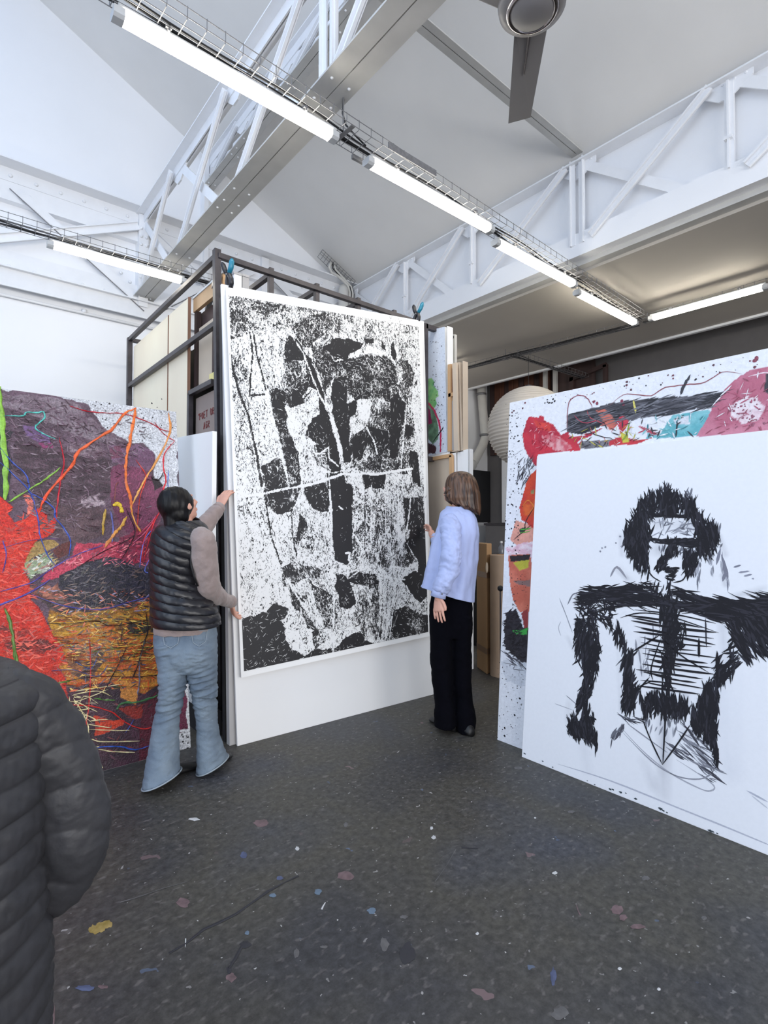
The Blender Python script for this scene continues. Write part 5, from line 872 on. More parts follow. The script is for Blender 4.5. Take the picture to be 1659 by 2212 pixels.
for poly, ang, n, f, sp, dens in (
    ([(780, 1180), (800, 1100), (830, 1080), (870, 990), (930, 940), (960, 930), (1060, 880), (1110, 940), (1200, 960), (1240, 1030), (1290, 1100), (1350, 1130), (1360, 1190), (1320, 1296), (1230, 1296), (1230, 1180), (1200, 1090), (1160, 1010), (1060, 950), (960, 1010), (930, 1070), (950, 1180), (920, 1296), (810, 1296)], 95, 420, fE, 18, .085),
    ([(950, 1010), (1060, 900), (1160, 1000), (1180, 1040), (1060, 1050), (940, 1050)], 75, 70, fE, 22, .07),
    ([(1060, 1196), (1240, 1190), (1250, 1240), (1160, 1245), (1080, 1225)], 0, 60, fE, 8, .05), ([(950, 1192), (1060, 1198), (1040, 1225), (970, 1215)], -4, 26, fE, 6, .04), ([(920, 1040), (1200, 1045), (1205, 1066), (930, 1062)], -2, 34, fE, 5, .06),
    ([(1050, 1200), (1100, 1200), (1110, 1296), (1030, 1296)], 80, 40, fE, 12, .05),
    ([(830, -20), (925, -20), (930, 60), (900, 110), (850, 60)], 95, 60, fF, 14, .07), ([(1150, -20), (1240, -20), (1240, 40), (1190, 120), (1140, 90)], 85, 60, fF, 14, .06), ([(1010, 0), (1060, 0), (1040, 70), (985, 100), (975, 70)], 60, 40, fF, 20, .04), ([(1015, 68), (1115, 72), (1100, 100), (1030, 95)], 0, 34, fF, 8, .03), ([(1040, 100), (1110, 100), (1100, 150), (1050, 150)], 0, 18, fF, 30, .03),
    ([(520, 220), (580, 190), (760, 178), (900, 180), (930, 150), (960, 175), (960, 240), (760, 290), (640, 250), (560, 300), (520, 300)], 4, 170, fF, 12, .11), ([(1090, 180), (1140, 200), (1200, 240), (1330, 265), (1480, 272), (1600, 250), (1760, 230), (1760, 420), (1500, 400), (1350, 400), (1200, 310), (1100, 230)], -10, 300, fF, 12, .12),
    ([(1400, 380), (1760, 380), (1760, 600), (1620, 600), (1560, 590), (1510, 630), (1470, 560), (1440, 480)], -58, 260, fF, 12, .09), ([(640, 250), (960, 240), (1200, 300), (1380, 420), (1200, 340), (1000, 300), (760, 310)], -4, 100, fF, 10, .12),
    ([(510, 240), (600, 230), (760, 300), (700, 440), (620, 400), (600, 450), (560, 440), (500, 420)], -18, 110, fF, 45, .07), ([(500, 400), (560, 400), (620, 430), (630, 520), (645, 600), (630, 640), (620, 720), (590, 800), (540, 800), (520, 690), (490, 600), (478, 480)], 82, 210, fF, 16, .08),
    ([(540, 780), (600, 790), (570, 880), (520, 940), (500, 960), (492, 880)], 70, 60, fF, 12, .07), ([(520, 860), (575, 900), (575, 1000), (530, 1000)], 88, 30, fF, 8, .07), ([(440, 990), (480, 965), (520, 1000), (600, 975), (610, 1060), (615, 1150), (590, 1150), (555, 1140), (530, 1110), (490, 1120), (440, 1080)], 100, 170, fF, 18, .05), ([(600, 1080), (622, 1100), (622, 1225), (606, 1200)], 90, 14, fF, 4, .05),
    ([(700, 440), (760, 430), (790, 540), (840, 600), (830, 700), (850, 760), (870, 830), (850, 880), (850, 960), (765, 940), (790, 800), (770, 680), (760, 560)], 80, 170, fF, 14, .08),
    ([(1430, 480), (1450, 600), (1480, 690), (1440, 720), (1390, 760), (1350, 800), (1340, 700), (1350, 600), (1370, 680), (1430, 640)], 60, 70, fF, 25, .07), ([(1280, 800), (1350, 760), (1355, 880), (1350, 1000), (1345, 1100), (1355, 1250), (1320, 1180), (1260, 1090), (1190, 1030), (1200, 940)], 92, 200, fF, 14, .08),
    ([(880, 860), (960, 840), (1060, 850), (1170, 900), (1180, 960), (1160, 1010), (1060, 980), (980, 960), (900, 970)], 90, 150, fF, 14, .07), ([(1000, 320), (1110, 320), (1100, 600), (1060, 800), (1060, 860), (1000, 800), (1030, 560)], 88, 130, fF, 12, .09), ([(1090, 420), (1160, 430), (1150, 560), (1100, 600)], 80, 20, fF, 20, .06), ([(940, 180), (1100, 180), (1110, 290), (950, 290)], 88, 26, fF, 10, .06)):
    ch.hatch(poly, ang, int(n*1.35), dens*1.1, .0085, [K, K, K, K2], f, spread=sp, h=(.0016, .0024))
for poly, f in (([(800, 1140), (850, 1060), (900, 1040), (930, 1180), (900, 1290), (830, 1290)], fE), ([(1260, 1100), (1340, 1150), (1330, 1220), (1280, 1290), (1250, 1200)], fE), ([(1000, 960), (1060, 910), (1110, 980), (1120, 1040), (1000, 1040)], fE), ([(1090, 1200), (1235, 1200), (1240, 1232), (1160, 1238), (1100, 1220)], fE), ([(450, 1010), (590, 1000), (605, 1140), (560, 1120), (480, 1100), (445, 1060)], fF), ([(1200, 260), (1500, 290), (1760, 250), (1760, 360), (1500, 380), (1350, 370)], fF), ([(920, 870), (1060, 870), (1160, 920), (1150, 980), (1000, 950)], fF), ([(540, 225), (900, 195), (900, 225), (700, 240), (560, 260)], fF), ([(520, 460), (600, 480), (610, 640), (560, 740), (520, 620)], fF), ([(780, 560), (820, 640), (830, 860), (790, 900), (785, 760)], fF), ([(1220, 900), (1320, 830), (1340, 1060), (1260, 1060)], fF), ([(1025, 330), (1080, 330), (1060, 560), (1040, 560)], fF)): fill(poly, f)
for i in range(15):
    y0 = 330+i*33; x0 = 760+random.uniform(0, 160) if i < 4 else 840+random.uniform(0, 150); x1 = 1380-random.uniform(0, 160); sl = .15
    ch.path([(x0, y0), ((x0+x1)/2, y0+sl*(x1-x0)/2+random.uniform(-12, 12)), (x1, y0+sl*(x1-x0)+random.uniform(-10, 10))], random.uniform(.006, .012), K, fF, h=.0026)
    if i % 2: ch.path([(x0+40, y0+14), (x0+220, y0+50)], .008, K, fF, h=.0026)
P_ = ch.path
for pts, w, c in (([(760, 380), (880, 350), (1060, 370), (1360, 470)], .006, K), ([(830, 590), (1000, 485)], .008, K), ([(1000, 485), (1120, 600), (1300, 712)], .007, K), ([(1010, 500), (950, 680), (960, 760)], .006, K), ([(1240, 500), (1240, 620)], .010, K), ([(1280, 380), (1285, 560)], .006, K2), ([(1350, 580), (1350, 800)], .012, K), ([(1360, 690), (1440, 640)], .008, K), ([(890, 980), (950, 1130), (1018, 1272)], .007, K), ([(1188, 1028), (1120, 1130), (1018, 1272)], .007, K), ([(1045, 800), (1035, 1000), (1020, 1272)], .008, K), ([(930, 90), (960, 130), (1010, 160)], .006, K), ([(1170, 100), (1140, 150), (1080, 165)], .006, K), ([(940, 60), (925, 160)], .008, K), ([(860, 830), (940, 740)], .007, K), ([(870, 800), (960, 760)], .006, K), ([(980, 560), (1060, 640)], .007, K),
                  ([(760, 1040), (900, 1190), (1060, 1320), (1250, 1420), (1315, 1430), (1330, 1400), (1240, 1330), (1100, 1240)], .006, GL), ([(770, 1070), (950, 1250), (1100, 1340), (1240, 1360), (1320, 1320), (1345, 1240)], .006, (150, 152, 162)), ([(800, 1020), (950, 1130), (1050, 1200)], .006, (150, 152, 162)), ([(380, 1268), (700, 1370), (1100, 1530), (1400, 1650), (1760, 1800)], .007, (190, 193, 206)), ([(1530, 1430), (1660, 1500)], .008, (186, 190, 204)), ([(1560, 1460), (1660, 1540)], .005, (200, 204, 214)),
                  ([(1450, 72), (1495, 58)], .008, (130, 132, 146)), ([(1480, 104), (1548, 94)], .008, (150, 152, 166)), ([(1512, 126), (1562, 114)], .008, (150, 152, 166)), ([(1560, 140), (1575, 142)], .006, (150, 152, 166)), ([(700, 130), (740, 70), (800, 140)], .012, (150, 150, 160)), ([(390, 260), (430, 360), (470, 470)], .005, (150, 152, 162)), ([(440, 300), (470, 240), (500, 230)], .008, (130, 132, 142)), ([(400, 400), (385, 440), (400, 490)], .004, (180, 182, 192)), ([(430, 850), (500, 910)], .005, (150, 152, 162)), ([(360, 900), (470, 940)], .004, (180, 182, 192)), ([(600, 985), (615, 1000), (570, 980)], .005, K)):
    P_(pts, w, c, fF, h=.0012 if c not in (K, K2) else .0026)
for a in ([(1170, 1040), (1260, 1080), (1370, 1280), (1340, 1350), (1200, 1280), (1060, 1190)], -28, 60, .09, .008, [(100, 102, 112), (66, 66, 76), (140, 142, 152)]), ([(700, 1150), (720, 1070), (790, 1030), (760, 1090)], 62, 22, .05, .008, [(110, 112, 122), (80, 80, 90)]), ([(760, 980), (900, 990), (930, 1020), (800, 1010)], -8, 14, .08, .006, [(90, 92, 102), K2]), ([(1240, 1220), (1380, 1300), (1330, 1400), (1260, 1340)], -20, 18, .07, .006, [(130, 132, 142), (90, 92, 102)]), ([(890, 980), (1060, 980), (1150, 1020), (1100, 1100), (940, 1060)], 85, 22, .05, .007, [(150, 152, 162), (110, 112, 122)]), ([(850, 520), (1000, 420), (960, 740), (880, 700)], 90, 14, .08, .008, [(150, 152, 162)]), ([(1200, 40), (1250, 20), (1250, 180), (1225, 170)], 88, 12, .06, .007, [G, GL]), ([(1350, 0), (1410, 0), (1420, 200), (1390, 150)], 100, 14, .08, .010, [(130, 132, 146), GL]), ([(1280, 0), (1340, 0), (1330, 120), (1300, 100)], 95, 12, .05, .007, [GL, (140, 142, 152)]):
    ch.hatch(a[0], a[1], a[2], a[3], a[4], a[5], fF, h=(.0010, .0014))
ch.hatch([(950, 1080), (1200, 1080), (1210, 1170), (960, 1180)], 10, 34, .06, .006, [(140, 142, 152), (170, 172, 182), (100, 102, 112)], fE, spread=50, h=(.001, .0014)); ch.hatch([(990, 1240), (1230, 1250), (1200, 1296), (1000, 1296)], 70, 30, .05, .006, [(120, 122, 132), (80, 80, 90)], fE, spread=40, h=(.001, .0014))
ch.hatch([(1140, 1290), (1150, 1150), (1360, 1110), (1385, 1290)], 85, 20, .06, .008, [G, GL], fE, h=(.001, .0013)); ch.hatch([(985, 930), (1000, 890), (1050, 870), (1060, 900)], 78, 12, .05, .007, [G, K2], fE, h=(.001, .0013)); ch.hatch([(1150, 940), (1160, 900), (1200, 900), (1200, 950)], 84, 12, .05, .007, [G, (80, 80, 90)], fE, h=(.001, .0013))
for x, y in ((640, 1270), (650, 1250), (670, 1245), (760, 1180), (770, 1240), (735, 1220)): ch.blob(x, y, .006, (150, 152, 162), fE)
for x, y, r_ in ((180, 1205, .008), (290, 1252, .007), (350, 1287, .006), (445, 1352, .004), (605, 1393, .005), (700, 1422, .009), (716, 1424, .008), (762, 1440, .009), (795, 1446, .005), (855, 1480, .009), (1005, 1540, .011), (1024, 1552, .008), (1043, 1562, .006), (1310, 1675, .011), (1325, 1680, .006), (1350, 1690, .005), (560, 1370, .004)): ch.blob(x, y, r_, (66, 76, 82), fF, el=.6)
ch.build('charcoal_marks', 'charcoal', rf)

# ------------------------------------------------------------------ right rear painting
c0 = on(1074, 1598, 'z', 0); tq = on(1101, 870, 'y', c0[1]); leQ = (tq[0]-c0[0])/tq[2]
rr_ = thing('fruit_painting', 'taller white-ground painting with red and pink forms behind the charcoal panel', 'painting', (c0[0], 1.0, 0))
v4 = np.array([leQ, 0, 1.0]); v4 /= np.linalg.norm(v4); pl4 = Plane(c0, (0, -1, 0), v4); tl4 = pl4.st(1101, 870); wQ = 2.4
MB().slab([pl4.pt(0, 0), pl4.pt(wQ, 0), pl4.pt(wQ, tl4[1]), pl4.pt(0, tl4[1])], -pl4.n*.03).build('stretched_canvas', 'paper_white', rr_, bevel=.002)
cv = Canvas(pl4, [(0.002, tl4[1]-.002), (wQ-.002, tl4[1]-.002), (wQ-.002, .002), (.002, .002)], 400, 400, (238, 240, 246)); cv.k = 500
for a in (([(440, 440), (560, 410), (700, 370), (900, 345), (1200, 318), (1400, 300), (1360, 350), (1330, 390), (1180, 420), (1000, 440), (900, 450), (830, 475), (720, 490), (640, 510), (520, 560), (440, 555)], (40, 38, 44), fE, .012, 24, .5, (8, 60), 0, 0, (96, 94, 102)), ([(520, 600), (700, 590), (760, 610), (640, 640), (520, 650)], (120, 118, 124), fE, .01, 20, .3, (30, 60), .9),
          ([(930, 540), (1000, 560), (1080, 440), (1160, 430), (1290, 415), (1320, 440), (1240, 565), (1080, 585), (920, 590)], (98, 178, 188), fE, .012, 18, .2, (20, 30), 0, 0, (130, 196, 204)), ([(1080, 470), (1170, 450), (1180, 500), (1090, 500)], (226, 230, 238), fE, .01),
          ([(165, 570), (190, 480), (210, 448), (232, 455), (262, 458), (270, 442), (296, 452), (300, 475), (350, 500), (400, 560), (440, 545), (450, 570), (500, 572), (600, 540), (664, 512), (580, 570), (500, 600), (520, 655), (400, 665), (260, 682), (250, 760), (200, 690), (175, 640)], (204, 48, 66), fE, .006, 18, .15, (16, 16), 0, 1, (178, 34, 60)), ([(230, 470), (330, 500), (340, 540), (260, 530)], (216, 66, 60), fE, .006), ([(280, 560), (350, 555), (430, 600), (470, 650), (360, 655), (300, 610)], (228, 168, 172), fE, .02, 26, .2, (40, 40), .1, 1, (206, 90, 104)),
          ([(250, 770), (200, 820), (175, 900), (160, 960), (150, 1010), (160, 1080), (200, 1110), (260, 1180)], (202, 56, 48), fE, .006, 18, .15, (16, 16), 0, 1, (214, 70, 40)), ([(165, 965), (250, 955), (250, 1060), (170, 1050)], (226, 104, 48), fE, .01, 20, .2, (30, 30), 0, 1, (200, 70, 40)), ([(215, 900), (240, 890), (240, 920), (220, 920)], (150, 140, 90), fE, .005),
          ([(1225, 570), (1290, 460), (1330, 380), (1400, 280), (1480, 210), (1560, 165), (1680, 145), (1780, 160), (1780, 560), (1400, 560)], (206, 132, 152), fE, .004, 12, .1, (10, 10), 0, 1, (188, 100, 124)), ([(1440, 380), (1520, 330), (1600, 340), (1650, 400), (1600, 470), (1500, 490), (1430, 450)], (242, 230, 234), fE, .02, 20, .05, (20, 20), .1, 1, (226, 190, 202)), ([(1640, 195), (1700, 200), (1700, 330), (1640, 300)], (46, 38, 48), fE, .01),
          ([(610, 410), (660, 400), (720, 460), (745, 500), (700, 535), (650, 470)], (208, 112, 96), fE, .006), ([(735, 485), (770, 440), (810, 480), (800, 525), (760, 555)], (204, 54, 74), fE, .01), ([(700, 600), (760, 570), (860, 590), (960, 575), (860, 615), (700, 625)], (200, 50, 60), fE, .012), ([(760, 545), (806, 540), (812, 610), (780, 612)], (208, 200, 74), fE, .008), ([(870, 500), (930, 520), (1000, 560), (960, 560), (900, 530)], (186, 74, 92), fE, .006),
          ([(125, 1080), (200, 1110), (260, 1150), (260, 1230), (140, 1240), (90, 1200)], (232, 164, 146), fE, .006), ([(60, 1250), (140, 1225), (260, 1200), (260, 1310), (90, 1320)], (230, 186, 200), fE, .012, 26, .2, (30, 60), .1, 1, (244, 226, 232)), ([(145, 1140), (190, 1120), (180, 1160), (150, 1160)], (40, 60, 50), fE, .006),
          ([(80, 0), (215, -10), (235, 180), (215, 340), (150, 345), (108, 270), (88, 150)], (218, 124, 100), fF, .006, 14, .12, (14, 14), .1, 1, (200, 104, 82)), ([(105, 150), (215, 150), (215, 190), (130, 170)], (140, 110, 104), fF, .01), ([(88, 0), (215, -5), (205, 32), (95, 36)], (44, 34, 36), fF, .006), ([(110, 36), (210, 28), (205, 75), (150, 95)], (190, 182, 62), fF, .010),
          ([(70, 350), (120, 330), (150, 380), (165, 440), (240, 420), (220, 700), (120, 620), (60, 565), (55, 450)], (32, 30, 36), fF, .02, 26, .5, (40, 40), 0, 1, (54, 52, 60)), ([(105, 455), (170, 450), (200, 438), (190, 480), (130, 480)], (64, 172, 74), fF, .006), ([(155, 350), (200, 320), (200, 440), (175, 440)], (150, 60, 60), fF, .006), ([(40, 640), (190, 650), (185, 800), (60, 760)], (216, 220, 228), fF, .02, 20, .05, (20, 20), .2)):
    cv.poly(*a)
cv.build('painted_surface', 'oil_right', rr_, h=.0008, rel=.001)
st = Strokes(pl4)
for pts, w, c, f in (([(440, 565), (438, 450), (452, 360), (500, 322), (550, 330), (580, 370), (592, 400)], .005, (150, 70, 84), fE), ([(700, 385), (780, 318), (880, 318), (950, 322), (1040, 272), (1150, 260), (1280, 240), (1380, 180), (1500, 192)], .005, (150, 76, 84), fE), ([(1128, 318), (1140, 280), (1165, 235), (1188, 195)], .014, (54, 52, 60), fE), ([(560, 520), (610, 560), (720, 590)], .006, (60, 56, 60), fE), ([(840, 345), (856, 430)], .010, (220, 210, 110), fE), ([(820, 480), (800, 560), (770, 600)], .008, (140, 170, 60), fE), ([(1540, 210), (1640, 185), (1700, 200)], .006, (240, 210, 220), fE), ([(1320, 390), (1380, 320), (1440, 260)], .007, (240, 236, 240), fE), ([(480, 440), (540, 490), (640, 470)], .005, (180, 70, 90), fE), ([(560, 410), (580, 460), (680, 500)], .005, (180, 80, 90), fE), ([(150, 1140), (220, 1130)], .006, (90, 190, 70), fE), ([(150, 1160), (215, 1145)], .005, (90, 190, 70), fE), ([(240, 1000), (190, 1080), (180, 1130)], .005, (60, 36, 36), fE), ([(165, 1000), (200, 960), (235, 1000), (200, 1040)], .006, (236, 140, 60), fE), ([(50, 650), (120, 670), (110, 690), (180, 700)], .004, (90, 90, 100), fF), ([(110, 1200), (220, 1110)], .005, (60, 40, 44), fE), ([(95, 700), (170, 650)], .002, (160, 160, 170), fE), ([(1110, 480), (1100, 575)], .008, (40, 50, 56), fE)):
    st.path(pts, w, c, f, h=.0028, jit=.0012)
st.hatch([(150, 680), (220, 700), (245, 760), (190, 850), (150, 880), (132, 800)], 70, 46, .07, .005, [(50, 48, 56), (100, 98, 108)], fE, spread=22, curve=.3, h=(.002, .003)); st.hatch([(440, 430), (900, 340), (1380, 300), (1330, 400), (900, 460), (460, 540)], 8, 150, .12, .006, [(36, 34, 40), (60, 58, 66), (120, 120, 128)], fE, spread=9, h=(.002, .003)); st.hatch([(60, 340), (130, 330), (160, 440), (190, 640), (60, 580)], 20, 120, .06, .006, [(26, 24, 30), (50, 48, 56)], fF, spread=30, h=(.002, .003)); st.hatch([(140, 640), (60, 590), (100, 650), (190, 690)], -28, 20, .10, .005, [(80, 80, 90)], fF, h=(.002, .003))
st.hatch([(440, 560), (660, 500), (900, 480), (900, 600), (520, 650)], 20, 60, .05, .005, [(190, 60, 84), (210, 120, 110), (60, 56, 62), (236, 236, 240), (200, 190, 80)], fE, spread=60, h=(.003, .004)); st.hatch([(880, 470), (1080, 440), (1300, 420), (1240, 560), (920, 590)], 60, 46, .04, .006, [(236, 240, 244), (60, 130, 140), (130, 200, 206), (60, 56, 62)], fE, spread=60, h=(.003, .004))
st.hatch([(1250, 560), (1330, 400), (1480, 240), (1640, 170), (1700, 540)], 40, 60, .04, .005, [(240, 226, 232), (180, 84, 110), (150, 70, 90)], fE, spread=40, h=(.003, .004)); st.hatch([(180, 500), (300, 470), (420, 600), (250, 660)], 60, 50, .04, .005, [(220, 80, 96), (170, 28, 54), (232, 150, 160)], fE, spread=50, h=(.003, .004))
for i in range(150):
    x, y = random.uniform(60, 150 if i % 3 else 200), random.uniform(370, 1296); st.blob(x, y, random.choice([.002, .003, .004, .006]), (34, 32, 40), fE)
for i in range(80): x, y = random.uniform(10, 170), random.uniform(650, 1120); st.blob(x, y, random.choice([.0015, .002, .003, .004]), (34, 32, 40), fF)
for x, y in ((58, 1048), (58, 1098), (150, 870), (118, 970)): st.blob(x, y, .008, (30, 30, 36), fF)
for i in range(70): x = random.uniform(100, 1600); y = 355-.19*x+random.uniform(20, 110); st.blob(x, y, random.choice([.002, .003, .005, .007]), random.choice([(34, 32, 40), (120, 60, 70), (90, 50, 60)]), fE)
for i in range(40): x, y = random.uniform(1420, 1640), random.uniform(340, 520); st.blob(x, y, random.choice([.003, .004, .006]), (150, 84, 106), fE, h=.003)
for i in range(30): x, y = random.uniform(95, 200), random.uniform(110, 320); st.blob(x, y, random.choice([.003, .004]), (50, 36, 40), fF, h=.003)
for i in range(10): x, y = 330+random.uniform(-40, 40), 360+random.uniform(-12, 12); st.blob(x, y, .006, (34, 32, 40), fE)
for x, y in ((600, 360), (620, 370), (770, 355), (780, 375), (1580, 110), (1590, 95)): st.blob(x, y, .010, (140, 60, 80), fE)
st.build('paint_marks', 'paint_trails', rr_)

# painted face of the tall narrow canvas right of the print
plg = Plane((XC-.001, 0, 0), (0, -1, 0), (0, 0, 1)); cg = Canvas(plg, [plg.st(924, 714), plg.st(961, 706), plg.st(966, 976), plg.st(924, 986)], 60, 150, (222, 230, 244)); cg.k = 700
fG = lambda x, y: (x/3.95+860, y/3.95+600)
for a in (([(240, 870), (290, 860), (310, 900), (300, 920), (345, 970), (345, 1010), (320, 1030), (330, 1080), (300, 1130), (240, 1060)], (80, 180, 110), fG, .01, 20, .2, (20, 20), 0, 0, (150, 206, 130)), ([(240, 1060), (290, 1120), (330, 1200), (350, 1290), (340, 1380), (300, 1420), (260, 1380), (240, 1300)], (120, 160, 130), fG, .01, 20, .2, (20, 20), .4, 0, (90, 120, 96)), ([(240, 1080), (275, 1130), (290, 1240), (250, 1260)], (150, 30, 90), fG, .008), ([(240, 1400), (320, 1430), (320, 1500), (240, 1500)], (70, 40, 50), fG, .02, 25, .2, (30, 30), .6)): cg.poly(*a)
cg.line([(255, 1065), (310, 1130), (350, 1230), (365, 1330), (362, 1480)], .012, (206, 44, 96), fG); cg.line([(385, 1280), (350, 1330), (300, 1400)], .008, (34, 32, 38), fG); cg.line([(320, 880), (300, 900), (310, 920)], .004, (40, 40, 46), fG); cg.line([(265, 545), (335, 550)], .002, (90, 90, 100), fG)
cg.build('painted_surface', 'oil_right', tg, h=.002)
sg = Strokes(plg)
for i in range(70): sg.blob(random.uniform(270, 400), random.uniform(540, 1480), random.choice([.003, .004, .006]), (50, 52, 62), fG, h=.004)
sg.build('paint_specks', 'paint_trails', tg)
# ================================================================== people
mat('skin', (214, 162, 142), .55, var=.05, scale=20)
mat('skin_tan', (196, 150, 130), .55, var=.05, scale=20)
mat('vest_nylon', (27, 27, 32), .34, var=.2, scale=25, bmp=.25, bscale=55)
mat('vest_trim', (22, 22, 26), .5)
mat('knit_mauve', (150, 134, 130), .9, var=.10, scale=18, bmp=.5, bscale=260, sheen=.3)
mat('denim', (96, 112, 130), .8, var=.14, scale=7, bmp=.4, bscale=200, c2=(124, 138, 150))
mat('denim_seam', (146, 156, 164), .8)
mat('shirt_blue', (176, 188, 228), .75, var=.05, scale=6, bmp=.2, bscale=90)
mat('trouser_black', (5, 5, 12), .95, var=.15, spec=.1)
mat('shoe_black', (17, 17, 19), .5)
mat('parka', (50, 50, 54), .55, var=.14, scale=10, bmp=.35, bscale=45)
mat('eye_white', (230, 230, 230), .2)
mat('ring_dark', (40, 20, 24), .2)
def hair_mat(name, c1, c2, sc=60):
    m, nt, b = newmat(name); at = N(nt, 'ShaderNodeTexNoise'); at.inputs['Scale'].default_value = sc; at.inputs['Detail'].default_value = 4; nt.links.new(coords(nt, (1, 1, .06)), at.inputs[0])
    r = ramp(nt, at.outputs[0], [(.36, lin(c1)), (.66, lin(c2))]); nt.links.new(r.outputs[0], b.inputs['Base Color']); b.inputs['Roughness'].default_value = .42; bump(nt, b, at.outputs[0], .5, .003)
hair_mat('hair_brown', (46, 32, 26), (112, 82, 62))
hair_mat('hair_black', (6, 5, 6), (22, 20, 22), 80)
MATS['hair_black'].node_tree.nodes['Principled BSDF'].inputs['Specular IOR Level'].default_value = .25

def sm(vals, n):                                   # smooth interpolation of rows to n rows (Catmull-Rom)
    V = np.array(vals, float); m = len(V); out = []
    for t in np.linspace(0, m-1, n):
        i = min(int(t), m-2); u = t-i; p0, p1, p2, p3 = V[max(i-1, 0)], V[i], V[i+1], V[min(i+2, m-1)]
        out.append(.5*((2*p1)+(-p0+p2)*u+(2*p0-5*p1+4*p2-p3)*u*u+(-p0+3*p1-3*p2+p3)*u**3))
    return np.array(out)
def loft(secs, n=40, seg=40, mod=None, power=1.0, cap=True, mb=None):
    """secs rows: (y, x_left, x_right, depth, half_thickness, tilt): silhouette rows of the figure at a true depth"""
    secs = [tuple(s)+(0,)*(6-len(s)) for s in secs]; S_ = sm(secs, n); R = []
    for i, (y, xl, xr, d, th, tl) in enumerate(S_):
        c = dep((xl+xr)/2, y, d); a = (xr-xl)/2*d/FPX; ring = []
        for k in range(seg):
            t = 2*math.pi*k/seg; ct, s_ = math.cos(t), math.sin(t); f = mod(t, i/(n-1), c[2]) if mod else (1, 0)
            ct2 = math.copysign(abs(ct)**power, ct); st2 = math.copysign(abs(s_)**power, s_)
            ring.append(c+HR*a*ct2*f[0]+HF*th*st2*f[0]+ZZ*(tl*ct+f[1]))
        R.append(ring)
    mb = mb or MB(); mb.rings(R, cap=cap); return mb
def limb(path, mb, n=18, seg=16, mod=None):
    """path rows: (px, py, depth, radius)"""
    P = sm(path, n); pts = [dep(x, y, d) for x, y, d, r in P]; r = [float(q[3]) for q in P]; mb.tube(pts, r, seg); return mb
def fingers(mb, wrist, d, nrm, size=.17, curl=.5, spread=.12, thumb=1, curls=None):
    """hand: flattened palm and five tapering bent fingers; d along the hand, nrm out of the back of the hand"""
    w = np.array(wrist, float); d = np.array(d, float); d /= np.linalg.norm(d); nrm = np.array(nrm, float); nrm -= d*(nrm@d); nrm /= np.linalg.norm(nrm); s = np.cross(d, nrm)*thumb
    pl_ = size*.52
    mb.tube([w-d*.01, w+d*pl_*.35, w+d*pl_*.8, w+d*pl_], [.022, .034, .039, .036], 14, flat=(nrm, .36))
    for i, (o, l) in enumerate(((.033, .44), (.0115, .49), (-.0105, .46), (-.031, .36))):
        b = w+d*(pl_*.82)+s*o*(size/.17); L = size*l; dd = d+s*o*spread*30*.2; dd /= np.linalg.norm(dd); p = [b]; a = 0; cu = curl if curls is None else curls[i]
        for k, seg_ in enumerate((.18, .40, .26, .20)):
            a += cu*(.3 if k == 0 else .75); q = dd*math.cos(a)-nrm*math.sin(a); p.append(p[-1]+q*L*seg_*1.05)
        mb.tube(p, [.0090, .0086, .0082, .0076, .0056], 10)
    tb = w+d*pl_*.25+s*.020; t1 = tb+(d*.6+s*.75)*size*.18-nrm*.004; t2 = t1+(d*.9+s*.35)*size*.17-nrm*size*.05*curl; t3 = t2+(d*1.0+s*.05)*size*.12-nrm*size*.06*curl
    mb.tube([tb-d*.01, t1, t2, t3], [.012, .0115, .0105, .007], 10)
def head(mb, c, F, U, s=1.0, ear=.068):
    """skull, jaw, nose, lips, ears, brow around centre c; F face direction, U up"""
    F = np.array(F, float); F /= np.linalg.norm(F); U = np.array(U, float); U -= F*(U@F); U /= np.linalg.norm(U); S_ = np.cross(F, U); A = (S_, F, U); g = lambda a, b, h: c+(S_*a+F*b+U*h)*s
    mb.ell(g(0, -.012, .03), (.073*s, .092*s, .088*s), A); mb.ell(g(0, .012, -.025), (.060*s, .072*s, .085*s), A); mb.ell(g(0, .045, -.082), (.030*s, .028*s, .022*s), A)
    mb.tube([g(0, .085, .02), g(0, .099, -.005), g(0, .108, -.022), g(0, .092, -.034)], [.009*s, .010*s, .013*s, .008*s], 10)
    mb.ell(g(0, .082, -.055), (.022*s, .010*s, .005*s), A, 12, 6); mb.ell(g(0, .080, -.065), (.020*s, .011*s, .006*s), A, 12, 6); mb.ell(g(0, .072, .030), (.052*s, .018*s, .010*s), A, 14, 8)
    for q in (-1, 1): mb.ell(g(q*ear, -.008, -.012), (.009*s, .018*s, .030*s), A, 12, 8); mb.ell(g(q*(ear+.002), .002, -.028), (.007*s, .008*s, .010*s), A, 8, 6); mb.ell(g(q*.042, .055, -.02), (.020*s, .018*s, .022*s), A, 12, 8)
    return g, A
def eyes(g, A, s, parent, iris=(60, 40, 30)):
    mb = MB()
    for q in (-1, 1): mb.ell(g(q*.031, .070, .008), (.0125*s, .010*s, .0075*s), A, 14, 8)
    mb.build('eyes', 'eye_white', parent, smooth=True); mb = MB()
    for q in (-1, 1): mb.ell(g(q*.031, .078, .008), (.006*s, .003*s, .006*s), A, 10, 6)
    mb.build('irises', 'hair_black', parent, smooth=True)
